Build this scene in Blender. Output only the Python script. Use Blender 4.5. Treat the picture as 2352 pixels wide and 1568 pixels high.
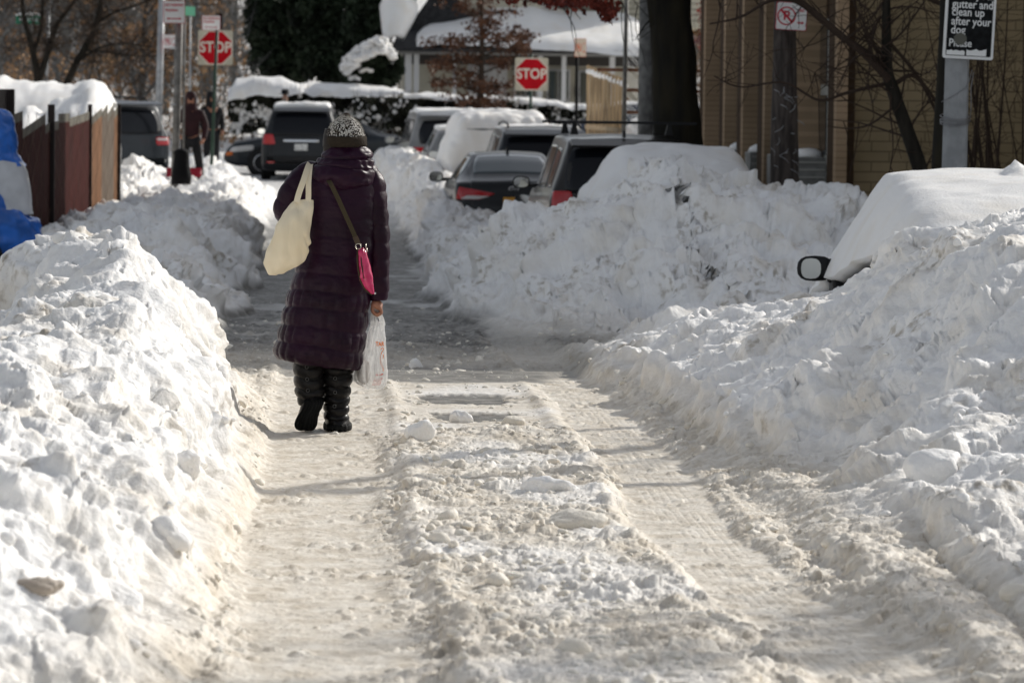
import bpy, math, random
import numpy as np
from mathutils import Vector, Matrix
from mathutils.bvhtree import BVHTree
R = math.radians
for o in list(bpy.data.objects): bpy.data.objects.remove(o)
S = bpy.context.scene
COL = S.collection
# ---------------------------------------------------------------- camera, world, sun, exposure
CAM_H = 1.68
F = 8820.0                     # focal length in pixels of a 2352 px wide picture
YAW, PITCH, ROLL = R(2.797), R(3.50), 0.012
cd = bpy.data.cameras.new('camera'); cam = bpy.data.objects.new('camera', cd); COL.objects.link(cam)
cd.sensor_width = 36.0; cd.lens = 36.0 * F / 2352.0
cd.clip_end = 1000; cd.clip_start = 0.5
cam.location = (0, 0, CAM_H)
cam.matrix_world = (Matrix.Translation((0, 0, CAM_H)) @ Matrix.Rotation(-YAW, 4, 'Z') @
                    Matrix.Rotation(R(90) - PITCH, 4, 'X') @ Matrix.Rotation(ROLL, 4, 'Z'))
cd.dof.use_dof = True; cd.dof.focus_distance = 19.9; cd.dof.aperture_fstop = 6.3
S.camera = cam
CM = np.array(cam.matrix_world)[:3, :3]
def U(x, y, Y):
    """photo pixel (2352 wide) -> (X, Z) of the point that stands Y metres down the street"""
    d = CM @ np.array([(x - 1176) / F, -(y - 784) / F, -1.0])
    t = Y / d[1]
    return d[0] * t, CAM_H + d[2] * t
def UV3(x, y, Y):
    a, b = U(x, y, Y); return Vector((a, Y, b))
SUN_A, SUN_E = R(50), R(30)     # azimuth right of the street's direction, elevation
w = bpy.data.worlds.new("World"); S.world = w; w.use_nodes = True
nt = w.node_tree; bg = nt.nodes['Background']
sky = nt.nodes.new('ShaderNodeTexSky'); sky.sky_type = 'NISHITA'; sky.sun_disc = False
sky.sun_elevation = SUN_E; sky.sun_rotation = SUN_A; sky.air_density = 1.0; sky.dust_density = 1.5; sky.ozone_density = 0.7
hs = nt.nodes.new('ShaderNodeHueSaturation'); hs.inputs['Saturation'].default_value = .35
nt.links.new(sky.outputs[0], hs.inputs['Color']); nt.links.new(hs.outputs[0], bg.inputs[0]); bg.inputs[1].default_value = 0.125
sl = bpy.data.lights.new('sun', 'SUN'); sl.energy = 3.3; sl.angle = R(0.5); sl.color = (1.0, 0.96, 0.89)
so = bpy.data.objects.new('sun', sl); COL.objects.link(so)
sd = Vector((math.sin(SUN_A) * math.cos(SUN_E), math.cos(SUN_A) * math.cos(SUN_E), math.sin(SUN_E)))
so.rotation_euler = sd.to_track_quat('Z', 'Y').to_euler(); so.location = (20, 20, 30)
S.view_settings.view_transform = 'Standard'; S.view_settings.look = 'None'
S.view_settings.exposure = 0.04; S.view_settings.gamma = 1.0
S.cycles.max_bounces = 6; S.cycles.diffuse_bounces = 5; S.cycles.glossy_bounces = 2
S.cycles.transmission_bounces = 3; S.cycles.transparent_max_bounces = 12
S.cycles.use_denoising = True
S.cycles.caustics_reflective = False; S.cycles.caustics_refractive = False
rnd = random.Random(7)
# ---------------------------------------------------------------- numpy noise
def _h(ix, iy, iz, s=0):
    n = (ix.astype(np.uint32) * np.uint32(374761393) + iy.astype(np.uint32) * np.uint32(668265263)
         + iz.astype(np.uint32) * np.uint32(2147483647) + np.uint32((s * 974634777 + 12345) & 0xffffffff))
    n = (n ^ (n >> np.uint32(13))) * np.uint32(1274126177)
    n = (n ^ (n >> np.uint32(16))) * np.uint32(2246822519)
    return n ^ (n >> np.uint32(15))
def _f(h): return (h & np.uint32(0xffffff)).astype(np.float32) / np.float32(16777216.0)
def perlin(p, scale, seed=0):
    q = (p / scale).astype(np.float32); i = np.floor(q).astype(np.int32); f = q - i
    u = f * f * f * (f * (f * 6 - 15) + 10); out = None
    acc = {}
    for dx in (0, 1):
        for dy in (0, 1):
            for dz in (0, 1):
                h = _h(i[:, 0] + dx, i[:, 1] + dy, i[:, 2] + dz, seed)
                g = ((h & np.uint32(1023)).astype(np.float32) / 511.5 - 1) * (f[:, 0] - dx) \
                    + (((h >> np.uint32(10)) & np.uint32(1023)).astype(np.float32) / 511.5 - 1) * (f[:, 1] - dy) \
                    + (((h >> np.uint32(20)) & np.uint32(1023)).astype(np.float32) / 511.5 - 1) * (f[:, 2] - dz)
                acc[dx, dy, dz] = g
    l = lambda a, b, t: a + (b - a) * t
    x00 = l(acc[0,0,0], acc[1,0,0], u[:, 0]); x10 = l(acc[0,1,0], acc[1,1,0], u[:, 0])
    x01 = l(acc[0,0,1], acc[1,0,1], u[:, 0]); x11 = l(acc[0,1,1], acc[1,1,1], u[:, 0])
    return l(l(x00, x10, u[:, 1]), l(x01, x11, u[:, 1]), u[:, 2]) * 1.2
def fbm(p, scale, octs=4, seed=0, gain=.5, ridged=False):
    o = 0; a = 1.0
    for k in range(octs):
        n = perlin(p, scale, seed + k * 7)
        if ridged: n = .6 - 2 * np.abs(n)
        o = o + n * a; a *= gain; scale *= .5
    return o
def clods(p, cell, seed=0, fill=.6, rmin=.3, rmax=.62, sharp=.5):
    """height of a field of rounded lumps (0..1), one at most per cell"""
    q = (p / cell).astype(np.float32); i = np.floor(q).astype(np.int32); f = q - i
    best = np.zeros(len(p), np.float32); cid = np.zeros(len(p), np.float32)
    for dx in (-1, 0, 1):
        for dy in (-1, 0, 1):
            for dz in (-1, 0, 1):
                ax, ay, az = i[:, 0] + dx, i[:, 1] + dy, i[:, 2] + dz
                h = _h(ax, ay, az, seed); h2 = _h(ax, ay, az, seed + 91)
                rr = rmin + (rmax - rmin) * _f(h2 >> np.uint32(4)) ** 2
                on = _f(h2 * np.uint32(747796405)) < fill
                d2 = (dx + .15 + .7 * (h & np.uint32(255)).astype(np.float32) / 255 - f[:, 0]) ** 2 \
                   + (dy + .15 + .7 * ((h >> np.uint32(8)) & np.uint32(255)).astype(np.float32) / 255 - f[:, 1]) ** 2 \
                   + (dz + .15 + .7 * ((h >> np.uint32(16)) & np.uint32(255)).astype(np.float32) / 255 - f[:, 2]) ** 2
                v = np.where(on, np.maximum(0, 1 - d2 / (rr * rr)) ** sharp * rr / rmax, 0)
                best = np.maximum(best, v)
    return best
def blocks(p, cell, seed=0, tilt=1.0):
    """broken slabs: every cell has its own level and slope; returns about -.5..1"""
    q = (p / cell).astype(np.float32); i = np.floor(q).astype(np.int32); f = q - i
    bd = np.full(len(p), 9, np.float32); val = np.zeros(len(p), np.float32)
    for dx in (-1, 0, 1):
        for dy in (-1, 0, 1):
            for dz in (-1, 0, 1):
                ax, ay, az = i[:, 0] + dx, i[:, 1] + dy, i[:, 2] + dz
                h = _h(ax, ay, az, seed); g = _h(ax, ay, az, seed + 37)
                ex = dx + (h & np.uint32(255)).astype(np.float32) / 255 - f[:, 0]; ey = dy + ((h >> np.uint32(8)) & np.uint32(255)).astype(np.float32) / 255 - f[:, 1]; ez = dz + ((h >> np.uint32(16)) & np.uint32(255)).astype(np.float32) / 255 - f[:, 2]
                d2 = ex * ex + ey * ey + ez * ez; m = d2 < bd
                gx = (g & np.uint32(255)).astype(np.float32) / 127.5 - 1; gy = ((g >> np.uint32(8)) & np.uint32(255)).astype(np.float32) / 127.5 - 1; gz = ((g >> np.uint32(16)) & np.uint32(255)).astype(np.float32) / 127.5 - 1
                v = (g >> np.uint32(24)).astype(np.float32) / 255 - .35 - tilt * (ex * gx + ey * gy + ez * gz)
                val = np.where(m, v, val); bd = np.where(m, d2, bd)
    return np.clip(val, -.8, 1.3)
def sstep(a, b, x):
    t = np.clip((x - a) / (b - a), 0, 1); return t * t * (3 - 2 * t)
# ---------------------------------------------------------------- objects
def tag(o, label=None, cat=None, group=None, kind=None):
    if label: o['label'] = label
    if cat: o['category'] = cat
    if group: o['group'] = group
    if kind: o['kind'] = kind
    return o
def empty(name, loc=(0, 0, 0), rz=0, label=None, cat=None, group=None):
    o = bpy.data.objects.new(name, None); COL.objects.link(o)
    o.location = loc; o.rotation_euler = (0, 0, rz); o.empty_display_size = .2
    return tag(o, label, cat, group)
def mesh(name, V, Fc, mat=None, parent=None, smooth=True, mats=None):
    me = bpy.data.meshes.new(name)
    V = np.asarray(V, np.float32).reshape(-1, 3)
    if isinstance(Fc, np.ndarray) and Fc.ndim == 2:
        k = Fc.shape[1]; n = len(Fc)
        me.vertices.add(len(V)); me.vertices.foreach_set('co', V.ravel())
        me.loops.add(n * k); me.loops.foreach_set('vertex_index', Fc.astype(np.int32).ravel())
        me.polygons.add(n); me.polygons.foreach_set('loop_start', np.arange(0, n * k, k, dtype=np.int32))
        me.polygons.foreach_set('loop_total', np.full(n, k, np.int32))
    else:
        me.from_pydata([tuple(map(float, v)) for v in V], [], [tuple(int(i) for i in f) for f in Fc])
    me.update(calc_edges=True)
    if smooth: me.polygons.foreach_set('use_smooth', np.ones(len(me.polygons), bool))
    for m in (mats or ([mat] if mat else [])): me.materials.append(m)
    o = bpy.data.objects.new(name, me); COL.objects.link(o)
    if parent: o.parent = parent
    return o
class MB:
    def __init__(s): s.V = []; s.F = []
    def add(s, V, Fc):
        n = len(s.V); s.V += [tuple(v) for v in V]; s.F += [tuple(i + n for i in f) for f in Fc]; return s
    def box(s, c, d, rz=0, M=None, taper=1):
        x, y, z = d[0] / 2, d[1] / 2, d[2] / 2; P = []
        for k in (-1, 1):
            t = taper if k == 1 else 1
            for a, b in ((-1, -1), (1, -1), (1, 1), (-1, 1)):
                p = Vector((a * x * t, b * y * t, k * z))
                if rz: p.rotate(Matrix.Rotation(rz, 3, 'Z'))
                if M is not None: p = M @ p
                P.append(p + Vector(c))
        return s.add(P, [(0, 3, 2, 1), (4, 5, 6, 7), (0, 1, 5, 4), (1, 2, 6, 5), (2, 3, 7, 6), (3, 0, 4, 7)])
    def bar(s, a, b, w, h):
        a, b = Vector(a), Vector(b); d = (b - a); L = d.length
        M = d.to_track_quat('Y', 'Z').to_matrix()
        return s.box((a + b) / 2, (w, L, h), M=M)
    def tube(s, pts, rad, n=8, cap=True):
        V, Fc = tube(pts, rad, n, cap); return s.add(V, Fc)
    def lathe(s, prof, c=(0, 0, 0), n=16, M=None):
        V = []; Fc = []
        for r, z in prof:
            for k in range(n):
                a = 2 * math.pi * k / n; p = Vector((r * math.cos(a), r * math.sin(a), z))
                if M is not None: p = M @ p
                V.append(p + Vector(c))
        for j in range(len(prof) - 1):
            for k in range(n):
                Fc.append((j * n + k, j * n + (k + 1) % n, (j + 1) * n + (k + 1) % n, (j + 1) * n + k))
        return s.add(V, Fc)
    def prism(s, poly, axis, a, b):
        """poly of 2D points extruded along axis ('x': poly=(y,z); 'y': poly=(x,z); 'z': poly=(x,y))"""
        n = len(poly); f = {'x': lambda p, t: (t, p[0], p[1]), 'y': lambda p, t: (p[0], t, p[1]), 'z': lambda p, t: (p[0], p[1], t)}[axis]
        V = [f(p, a) for p in poly] + [f(p, b) for p in poly]
        return s.add(V, [tuple(range(n)), tuple(range(2 * n - 1, n - 1, -1))] + [(k, k + n, (k + 1) % n + n, (k + 1) % n) for k in range(n)])
    def build(s, name, mat, parent=None, smooth=False, bevel=0):
        o = mesh(name, s.V, s.F, mat, parent, smooth)
        bmfix(o)
        if bevel:
            m = o.modifiers.new('b', 'BEVEL'); m.width = bevel; m.segments = 2; m.limit_method = 'ANGLE'
        return o
def bmfix(o):
    import bmesh
    bm = bmesh.new(); bm.from_mesh(o.data); bmesh.ops.recalc_face_normals(bm, faces=bm.faces); bm.to_mesh(o.data); bm.free()
def tube(pts, rad, n=8, cap=True):
    pts = [Vector(p) for p in pts]; m = len(pts)
    if not hasattr(rad, '__len__'): rad = [rad] * m
    V = []; Fc = []; up = None
    for i, p in enumerate(pts):
        d = (pts[min(i + 1, m - 1)] - pts[max(i - 1, 0)]).normalized()
        if up is None: up = d.orthogonal().normalized()
        up = (up - d * up.dot(d)); up = up.normalized() if up.length > 1e-6 else d.orthogonal().normalized()
        sv = d.cross(up)
        for k in range(n):
            a = 2 * math.pi * k / n
            V.append(p + (up * math.cos(a) + sv * math.sin(a)) * rad[i])
    for i in range(m - 1):
        for k in range(n):
            Fc.append((i * n + k, i * n + (k + 1) % n, (i + 1) * n + (k + 1) % n, (i + 1) * n + k))
    if cap:
        Fc.append(tuple(range(n - 1, -1, -1))); Fc.append(tuple(range((m - 1) * n, m * n)))
    return V, Fc
def crom(P, n):
    """Catmull-Rom resample of rows of numbers"""
    P = np.asarray(P, float); m = len(P); t = np.linspace(0, m - 1, n); i = np.minimum(t.astype(int), m - 2); f = (t - i)[:, None]
    a = P[np.maximum(i - 1, 0)]; b = P[i]; c = P[i + 1]; d = P[np.minimum(i + 2, m - 1)]
    return .5 * (2 * b + (c - a) * f + (2 * a - 5 * b + 4 * c - d) * f ** 2 + (3 * b - a - 3 * c + d) * f ** 3)
def gridfaces(nr, nc, wrap=False):
    r = np.arange(nr - 1)[:, None]; c = np.arange(nc if wrap else nc - 1)[None, :]; c2 = (c + 1) % nc
    return np.stack([r * nc + c, r * nc + c2, (r + 1) * nc + c2, (r + 1) * nc + c], -1).reshape(-1, 4)
# ---------------------------------------------------------------- materials
def M(name, col, rough=.6, metal=0, noise=0, nscale=5, bump=0, bscale=40, spec=.25, trans=0, emit=None, coat=0, col2=None, alpha=1, sss=0, ramp=(.4, .6), stretch=None):
    m = bpy.data.materials.new(name); m.use_nodes = True; t = m.node_tree; b = t.nodes['Principled BSDF']
    b.inputs['Base Color'].default_value = (*col, 1); b.inputs['Roughness'].default_value = rough; b.inputs['Metallic'].default_value = metal
    b.inputs['Specular IOR Level'].default_value = spec; b.inputs['Transmission Weight'].default_value = trans; b.inputs['Coat Weight'].default_value = coat
    b.inputs['Alpha'].default_value = alpha
    if sss:
        b.inputs['Subsurface Weight'].default_value = sss; b.inputs['Subsurface Radius'].default_value = (1, .9, .75); b.inputs['Subsurface Scale'].default_value = .03
    if emit: b.inputs['Emission Color'].default_value = (*emit, 1); b.inputs['Emission Strength'].default_value = 1
    tc = t.nodes.new('ShaderNodeTexCoord'); src = tc.outputs['Object']
    if stretch:
        mp = t.nodes.new('ShaderNodeMapping'); mp.inputs['Scale'].default_value = stretch; t.links.new(src, mp.inputs[0]); src = mp.outputs[0]
    if noise or col2:
        n = t.nodes.new('ShaderNodeTexNoise'); n.inputs['Scale'].default_value = nscale; n.inputs['Detail'].default_value = 6; t.links.new(src, n.inputs['Vector'])
        r = t.nodes.new('ShaderNodeValToRGB'); c2 = col2 or tuple(c * (1 - noise) for c in col); c1 = col if col2 else tuple(min(1, c * (1 + noise)) for c in col)
        r.color_ramp.elements[0].position = ramp[0]; r.color_ramp.elements[1].position = ramp[1]
        r.color_ramp.elements[0].color = (*c2, 1); r.color_ramp.elements[1].color = (*c1, 1)
        t.links.new(n.outputs['Fac'], r.inputs[0]); t.links.new(r.outputs[0], b.inputs['Base Color'])
    if bump:
        n = t.nodes.new('ShaderNodeTexNoise'); n.inputs['Scale'].default_value = bscale; n.inputs['Detail'].default_value = 5; t.links.new(src, n.inputs['Vector'])
        bp = t.nodes.new('ShaderNodeBump'); bp.inputs['Strength'].default_value = 1; bp.inputs['Distance'].default_value = bump
        t.links.new(n.outputs['Fac'], bp.inputs['Height']); t.links.new(bp.outputs[0], b.inputs['Normal'])
    return m
# ---------------------------------------------------------------- snow materials
def snow_mat(name, attr=True):
    m = bpy.data.materials.new(name); m.use_nodes = True; t = m.node_tree; b = t.nodes['Principled BSDF']; L = t.links
    tc = t.nodes.new('ShaderNodeTexCoord')
    def noise(sc, det=5):
        n = t.nodes.new('ShaderNodeTexNoise'); n.inputs['Scale'].default_value = sc; n.inputs['Detail'].default_value = det; L.new(tc.outputs['Object'], n.inputs['Vector']); return n.outputs['Fac']
    def mix(f, a, c, fac=None):
        x = t.nodes.new('ShaderNodeMix'); x.data_type = 'RGBA'
        if isinstance(a, tuple): x.inputs['A'].default_value = (*a, 1)
        else: L.new(a, x.inputs['A'])
        if isinstance(c, tuple): x.inputs['B'].default_value = (*c, 1)
        else: L.new(c, x.inputs['B'])
        L.new(f, x.inputs['Factor']); return x.outputs['Result']
    def mr(v, a, b_, c=0, d=1):
        x = t.nodes.new('ShaderNodeMapRange'); x.inputs[1].default_value = a; x.inputs[2].default_value = b_; x.inputs[3].default_value = c; x.inputs[4].default_value = d
        L.new(v, x.inputs[0]); return x.outputs[0]
    def mul(a, c):
        x = t.nodes.new('ShaderNodeMath'); x.operation = 'MULTIPLY'; L.new(a, x.inputs[0])
        if isinstance(c, float): x.inputs[1].default_value = c
        else: L.new(c, x.inputs[1])
        return x.outputs[0]
    white = (.91, .90, .885)
    c = mix(mr(noise(2.2), .48, .72, 0, .55), white, (.83, .775, .69))
    if attr:
        at = t.nodes.new('ShaderNodeAttribute'); at.attribute_name = 'dirt'
        sp = t.nodes.new('ShaderNodeSeparateColor'); L.new(at.outputs['Color'], sp.inputs[0])
        slush, wet, grit = sp.outputs[0], sp.outputs[1], sp.outputs[2]
        sl1 = mix(mr(noise(7), .38, .64), (.81, .755, .665), (.62, .55, .45))
        sl1 = mix(mr(noise(20), .60, .70, 0, .7), sl1, (.44, .37, .27))
        c = mix(slush, c, sl1)
        wetc = mix(mr(noise(7), .4, .62), (.11, .105, .097), (.30, .29, .265))
        wetc = mix(mr(noise(60), .45, .6, 0, .6), wetc, (.12, .115, .105))
        c = mix(wet, c, wetc)
        c = mix(mul(grit, mr(noise(16), .50, .68)), c, (.36, .31, .24))
    L.new(c, b.inputs['Base Color'])
    b.inputs['Roughness'].default_value = .62; b.inputs['Specular IOR Level'].default_value = .35
    b.inputs['Subsurface Weight'].default_value = .35; b.inputs['Subsurface Radius'].default_value = (1, .95, .9); b.inputs['Subsurface Scale'].default_value = .02
    if attr:
        L.new(mr(wet, 0, 1, .62, .55), b.inputs['Roughness']); L.new(mr(wet, 0, 1, .35, .12), b.inputs['Specular IOR Level'])
    bp = t.nodes.new('ShaderNodeBump'); bp.inputs['Distance'].default_value = .008; bp.inputs['Strength'].default_value = .8
    L.new(noise(55, 6), bp.inputs['Height']); 
    bp2 = t.nodes.new('ShaderNodeBump'); bp2.inputs['Distance'].default_value = .002; bp2.inputs['Strength'].default_value = .7
    L.new(noise(320, 3), bp2.inputs['Height']); L.new(bp.outputs[0], bp2.inputs['Normal']); L.new(bp2.outputs[0], b.inputs['Normal'])
    return m
SNOW = snow_mat('snow_ground'); SNOWC = snow_mat('snow_clean', False)
# ---------------------------------------------------------------- terrain profile
ZG = [(-30, 0), (21, 0), (24, -.03), (28, -.13), (35, -.27), (45, -.40), (57, -.45), (70, -.35), (88, -.13), (100, -.08), (112, 0), (140, 1.8), (220, 10)]
def zroad(Y): return np.interp(Y, [a for a, _ in ZG], [b for _, b in ZG])
G = 'g'
def st(Y, *pts):
    """a station: points are (x px, y px) or (x px, 'g', dz) above the road or ('X', X, dz)"""
    out = []
    for p in pts:
        if p[0] == 'X': out.append((p[1], float(zroad(Y)) + p[2]))
        elif p[1] == G:
            X = U(p[0], 784, Y)[0]; out.append((X, float(zroad(Y)) + p[2]))
        else: out.append(U(p[0], p[1], Y))
    out.sort(); return (Y, out)
RR = lambda dz=.0: None
ST = [
 st(4,  ('X',-9,.25), ('X',-3,.35), ('X',-1.2,.35), ('X',-.38,0), ('X',1.95,0), ('X',2.15,.06), ('X',2.6,.15), ('X',3.4,.3), ('X',9,.3)),
 st(9.5,('X',-9,.3), ('X',-2.4,.35), ('X',-1.2,.36), ('X',-.6,.14), ('X',-.36,0), ('X',1.93,0), ('X',1.99,.09), ('X',2.10,.07), ('X',2.22,.03), ('X',2.26,.20), ('X',2.34,.23), ('X',4.5,.25), ('X',9,.35)),
 st(11, ('X',-9,.3), ('X',-2.4,.35), (-60,1215), (0,1260), (130,1330), (250,1400), (380,1500), (480,G,0), ('X',1.93,0), ('X',1.99,.09), ('X',2.10,.07), ('X',2.22,.03), ('X',2.26,.20), ('X',2.34,.23), ('X',4.5,.25), ('X',9,.35)),
 st(12, ('X',-9,.3), ('X',-2.6,.4), (-60,1020), (0,1050), (200,1150), (320,1260), (420,1390), (500,G,0), ('X',1.93,0), ('X',2.0,.09), ('X',2.12,.07), ('X',2.25,.03), ('X',2.29,.19), ('X',2.37,.22), ('X',4.5,.25), ('X',9,.35)),
 st(14, ('X',-9,.25), ('X',-2.8,.4), (-120,900), (0,870), (150,890), (300,950), (430,1080), (500,1210), (525,G,0), ('X',1.85,0), ('X',1.93,.10), ('X',2.08,.08), ('X',2.24,.04), ('X',2.28,.19), ('X',2.36,.21), ('X',4,.3), ('X',9,.35)),
 st(15, ('X',-9,.25), ('X',-2.9,.4), (-140,860), (0,800), (120,810), (260,850), (400,950), (500,1120), (535,G,0), ('X',1.85,0), ('X',2.03,.09), (1990,1140), (2110,1090), (2352,1080), (2500,1060), ('X',9,.4)),
 st(16, ('X',-9,.2), ('X',-2.9,.3), (-120,800), (0,760), (120,765), (250,785), (400,850), (490,980), (545,1110), (572,G,0), ('X',1.85,0), ('X',2.02,.08), (1935,1120), (2000,1085), (2080,1035), (2200,995), (2352,920), (2500,890), ('X',9,.5)),
 st(17, ('X',-9,.2), ('X',-2.6,.2), (-60,770), (60,730), (180,720), (290,720), (390,790), (470,930), (540,1050), (588,G,0), ('X',1.82,0), ('X',2.0,.08), (1850,1085), (1900,1060), (1960,990), (2100,880), (2200,800), (2352,750), (2500,720), ('X',9,.7)),
 st(18, ('X',-9,.15), ('X',-2.6,.12), (-60,790), (60,700), (200,660), (300,672), (380,740), (455,860), (535,1000), (592,G,0), ('X',1.82,0), ('X',1.98,.07), (1745,1040), (1778,945), (1900,880), (2050,780), (2200,680), (2352,600), (2480,580), ('X',6,.9), ('X',9,.7)),
 st(19, ('X',-9,.1), ('X',-2.6,.1), (-60,800), (40,700), (180,650), (270,640), (350,690), (420,750), (485,850), (545,960), (600,G,0), ('X',1.80,0), ('X',1.9,.05), (1645,985), (1678,890), (1760,850), (1850,800), (2000,735), (2150,640), (2300,560), (2420,545), ('X',5.4,.9), ('X',9,.6)),
 st(20, ('X',-9,.1), ('X',-2.5,.1), (-40,790), (60,680), (170,610), (280,580), (350,640), (410,700), (475,810), (545,930), (602,G,0), ('X',1.78,0), (1580,975), (1612,880), (1720,815), (1850,755), (2000,680), (2120,560), (2250,525), (2352,512), ('X',4.6,.9), ('X',9,.5)),
 st(21, ('X',-9,.1), ('X',-2.4,.1), (20,700), (110,600), (200,560), (250,525), (300,528), (335,585), (405,640), (450,705), (495,810), (560,905), (602,G,0), ('X',1.78,0), (1530,935), (1562,845), (1690,775), (1850,730), (1960,690), (2040,600), (2110,580), (2180,545), (2352,540), ('X',4.8,.7), ('X',9,.5)),
 st(22, ('X',-9,.1), ('X',-2.2,.1), (60,660), (150,580), (220,545), (270,522), (320,530), (340,590), (410,650), (450,700), (465,745), (505,830), (560,890), (600,G,0), ('X',1.76,0), (1490,895), (1522,812), (1650,760), (1850,718), (1940,700), (2030,625), (2100,610), (2200,600), ('X',4.8,.6), ('X',9,.5)),
 st(23, ('X',-9,.08), ('X',-2.0,.08), (110,650), (200,590), (260,560), (300,550), (330,610), (400,680), (460,775), (530,860), (585,G,0), ('X',1.72,0), (1430,875), (1462,800), (1600,745), (1700,715), (1850,698), (1930,690), (2020,650), ('X',3.6,.35), ('X',9,.5)),
 st(24.5,('X',-9,.08), ('X',-2.9,.1), (-20,690), (60,600), (120,560), (180,545), (240,570), (300,640), (360,710), (430,790), (500,G,0), ('X',1.65,0), (1350,840), (1380,785), (1530,745), (1650,710), (1760,700), (1870,690), (1940,680), ('X',3.6,.3), ('X',9,.4)),
 st(26.5,('X',-9,.08), ('X',-2.6,.1), (30,660), (70,580), (120,545), (180,545), (250,600), (330,690), (400,G,0), ('X',1.6,0), (1318,812), (1345,785), (1420,782), (1500,755), (1600,715), (1700,690), (1800,690), ('X',3.5,.3), ('X',9,.4)),
 st(28.5,('X',-9,.08), ('X',-2.4,.12), (100,670), (180,640), (260,G,.03), ('X',1.6,0), ('X',1.9,.03), ('X',2.6,.10), ('X',3.5,.25), ('X',9,.4)),
 st(30.5,('X',-9,.1), ('X',-2.4,.14), ('X',-1.5,.1), ('X',-1.2,0), ('X',1.3,0), ('X',1.7,.1), ('X',3,.3), ('X',4,.35), ('X',9,.5)),
 st(32, ('X',-9,.1), ('X',-3,.15), (180,640), (300,625), (400,640), (470,690), (500,G,0), (1090,G,0), (1140,750), (1260,715), (1400,655), (1600,600), (1800,600), (2000,620), ('X',9,.6)),
 st(34, ('X',-9,.1), ('X',-3,.15), (200,600), (300,570), (400,585), (470,650), (510,G,0), (1060,G,0), (1110,700), (1200,600), (1320,530), (1450,450), (1600,450), (1800,480), (1950,520), (2100,540), ('X',9,.7)),
 st(36.5, ('X',-9,.15), ('X',-3.2,.2), (160,575), (260,530), (380,520), (450,570), (520,640), (545,G,0), (1035,G,0), (1085,610), (1120,515), (1225,500), (1290,485), (1360,452), (1410,415), (1455,370), (1500,350), (1560,372), (1640,392), (1700,400), (1760,412), (1830,428), (1880,440), (1940,462), (2050,480), ('X',9,.9)),
 st(38.5, ('X',-9,.15), ('X',-3.3,.2), (150,560), (250,515), (360,490), (440,540), (510,600), (550,G,0), (1010,G,0), (1060,590), (1110,510), (1160,500), (1230,505), (1300,500), (1400,480), ('X',6,.5), ('X',9,.5)),
 st(43, ('X',-9,.2), ('X',-3.6,.25), (130,530), (250,470), (350,445), (450,450), (500,500), (540,580), (565,G,0), (990,G,0), (1030,570), (1080,510), (1150,490), (1230,495), ('X',2.8,.2), ('X',6,.3), ('X',9,.4)),
 st(48, ('X',-9,.25), ('X',-3.9,.3), (130,500), (260,445), (340,415), (420,420), (500,440), (545,500), (572,G,0), (975,G,0), (1010,560), (1040,500), (1090,485), (1160,480), (1230,490), ('X',3.2,.2), ('X',9,.4)),
 st(54, ('X',-9,.3), ('X',-3.8,.35), (215,470), (300,440), (380,420), (450,415), (530,440), (560,490), (590,G,0), (945,G,0), (985,520), (1010,470), (1040,460), (1070,470), (1130,480), ('X',3.2,.2), ('X',9,.4)),
 st(62, ('X',-9,.35), ('X',-4,.4), (230,450), (290,425), (370,400), (440,392), (520,400), (565,440), (600,G,0), (925,G,0), (955,480), (985,420), (1010,400), (1040,405), (1100,430), ('X',3.5,.3), ('X',9,.4)),
 st(70, ('X',-9,.4), ('X',-5,.4), (265,G,.5), (280,350), (320,330), (360,360), (380,400), (440,395), (520,380), (560,395), (600,430), (625,G,0), (905,G,0), (930,420), (950,380), (975,360), (1000,370), (1060,385), ('X',3.6,.3), ('X',9,.4)),
 st(78, ('X',-9,.4), ('X',-5,.3), (280,G,.3), (320,375), (380,G,.3), (440,375), (480,350), (520,355), (560,385), (600,410), (640,G,0), (870,G,0), (880,370), (900,335), (940,325), (975,340), (1000,350), (1060,370), ('X',3.6,.3), ('X',9,.4)),
 st(84, ('X',-12,.2), ('X',-5,.1), (400,G,.1), (440,360), (475,325), (505,350), (540,G,.1), (640,G,0), (850,G,0), (855,345), (880,325), (920,320), (960,325), (985,345), (1060,G,.3), ('X',4,.3), ('X',12,.3)),
 st(88, ('X',-12,0), ('X',12,0)),
 st(99, ('X',-12,0), ('X',12,0)),
 st(101, ('X',-12,.5), ('X',-4,.3), ('X',-2,.6), ('X',0,.7), ('X',4,.5), ('X',12,.6)),
 st(106, ('X',-12,.3), ('X',12,.3)),
 st(220, ('X',-12,.0), ('X',12,.0)),
]
SY = np.array([s[0] for s in ST], float)
XG = np.concatenate([np.arange(-60, -5, 1.0), np.arange(-5, 10, .02), np.arange(10, 61, 1.0)])
ZT = np.zeros((len(ST), len(XG)))
for i, (Y, pr) in enumerate(ST):
    ZT[i] = np.interp(XG, [p[0] for p in pr], [p[1] for p in pr]) - zroad(Y)
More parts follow.
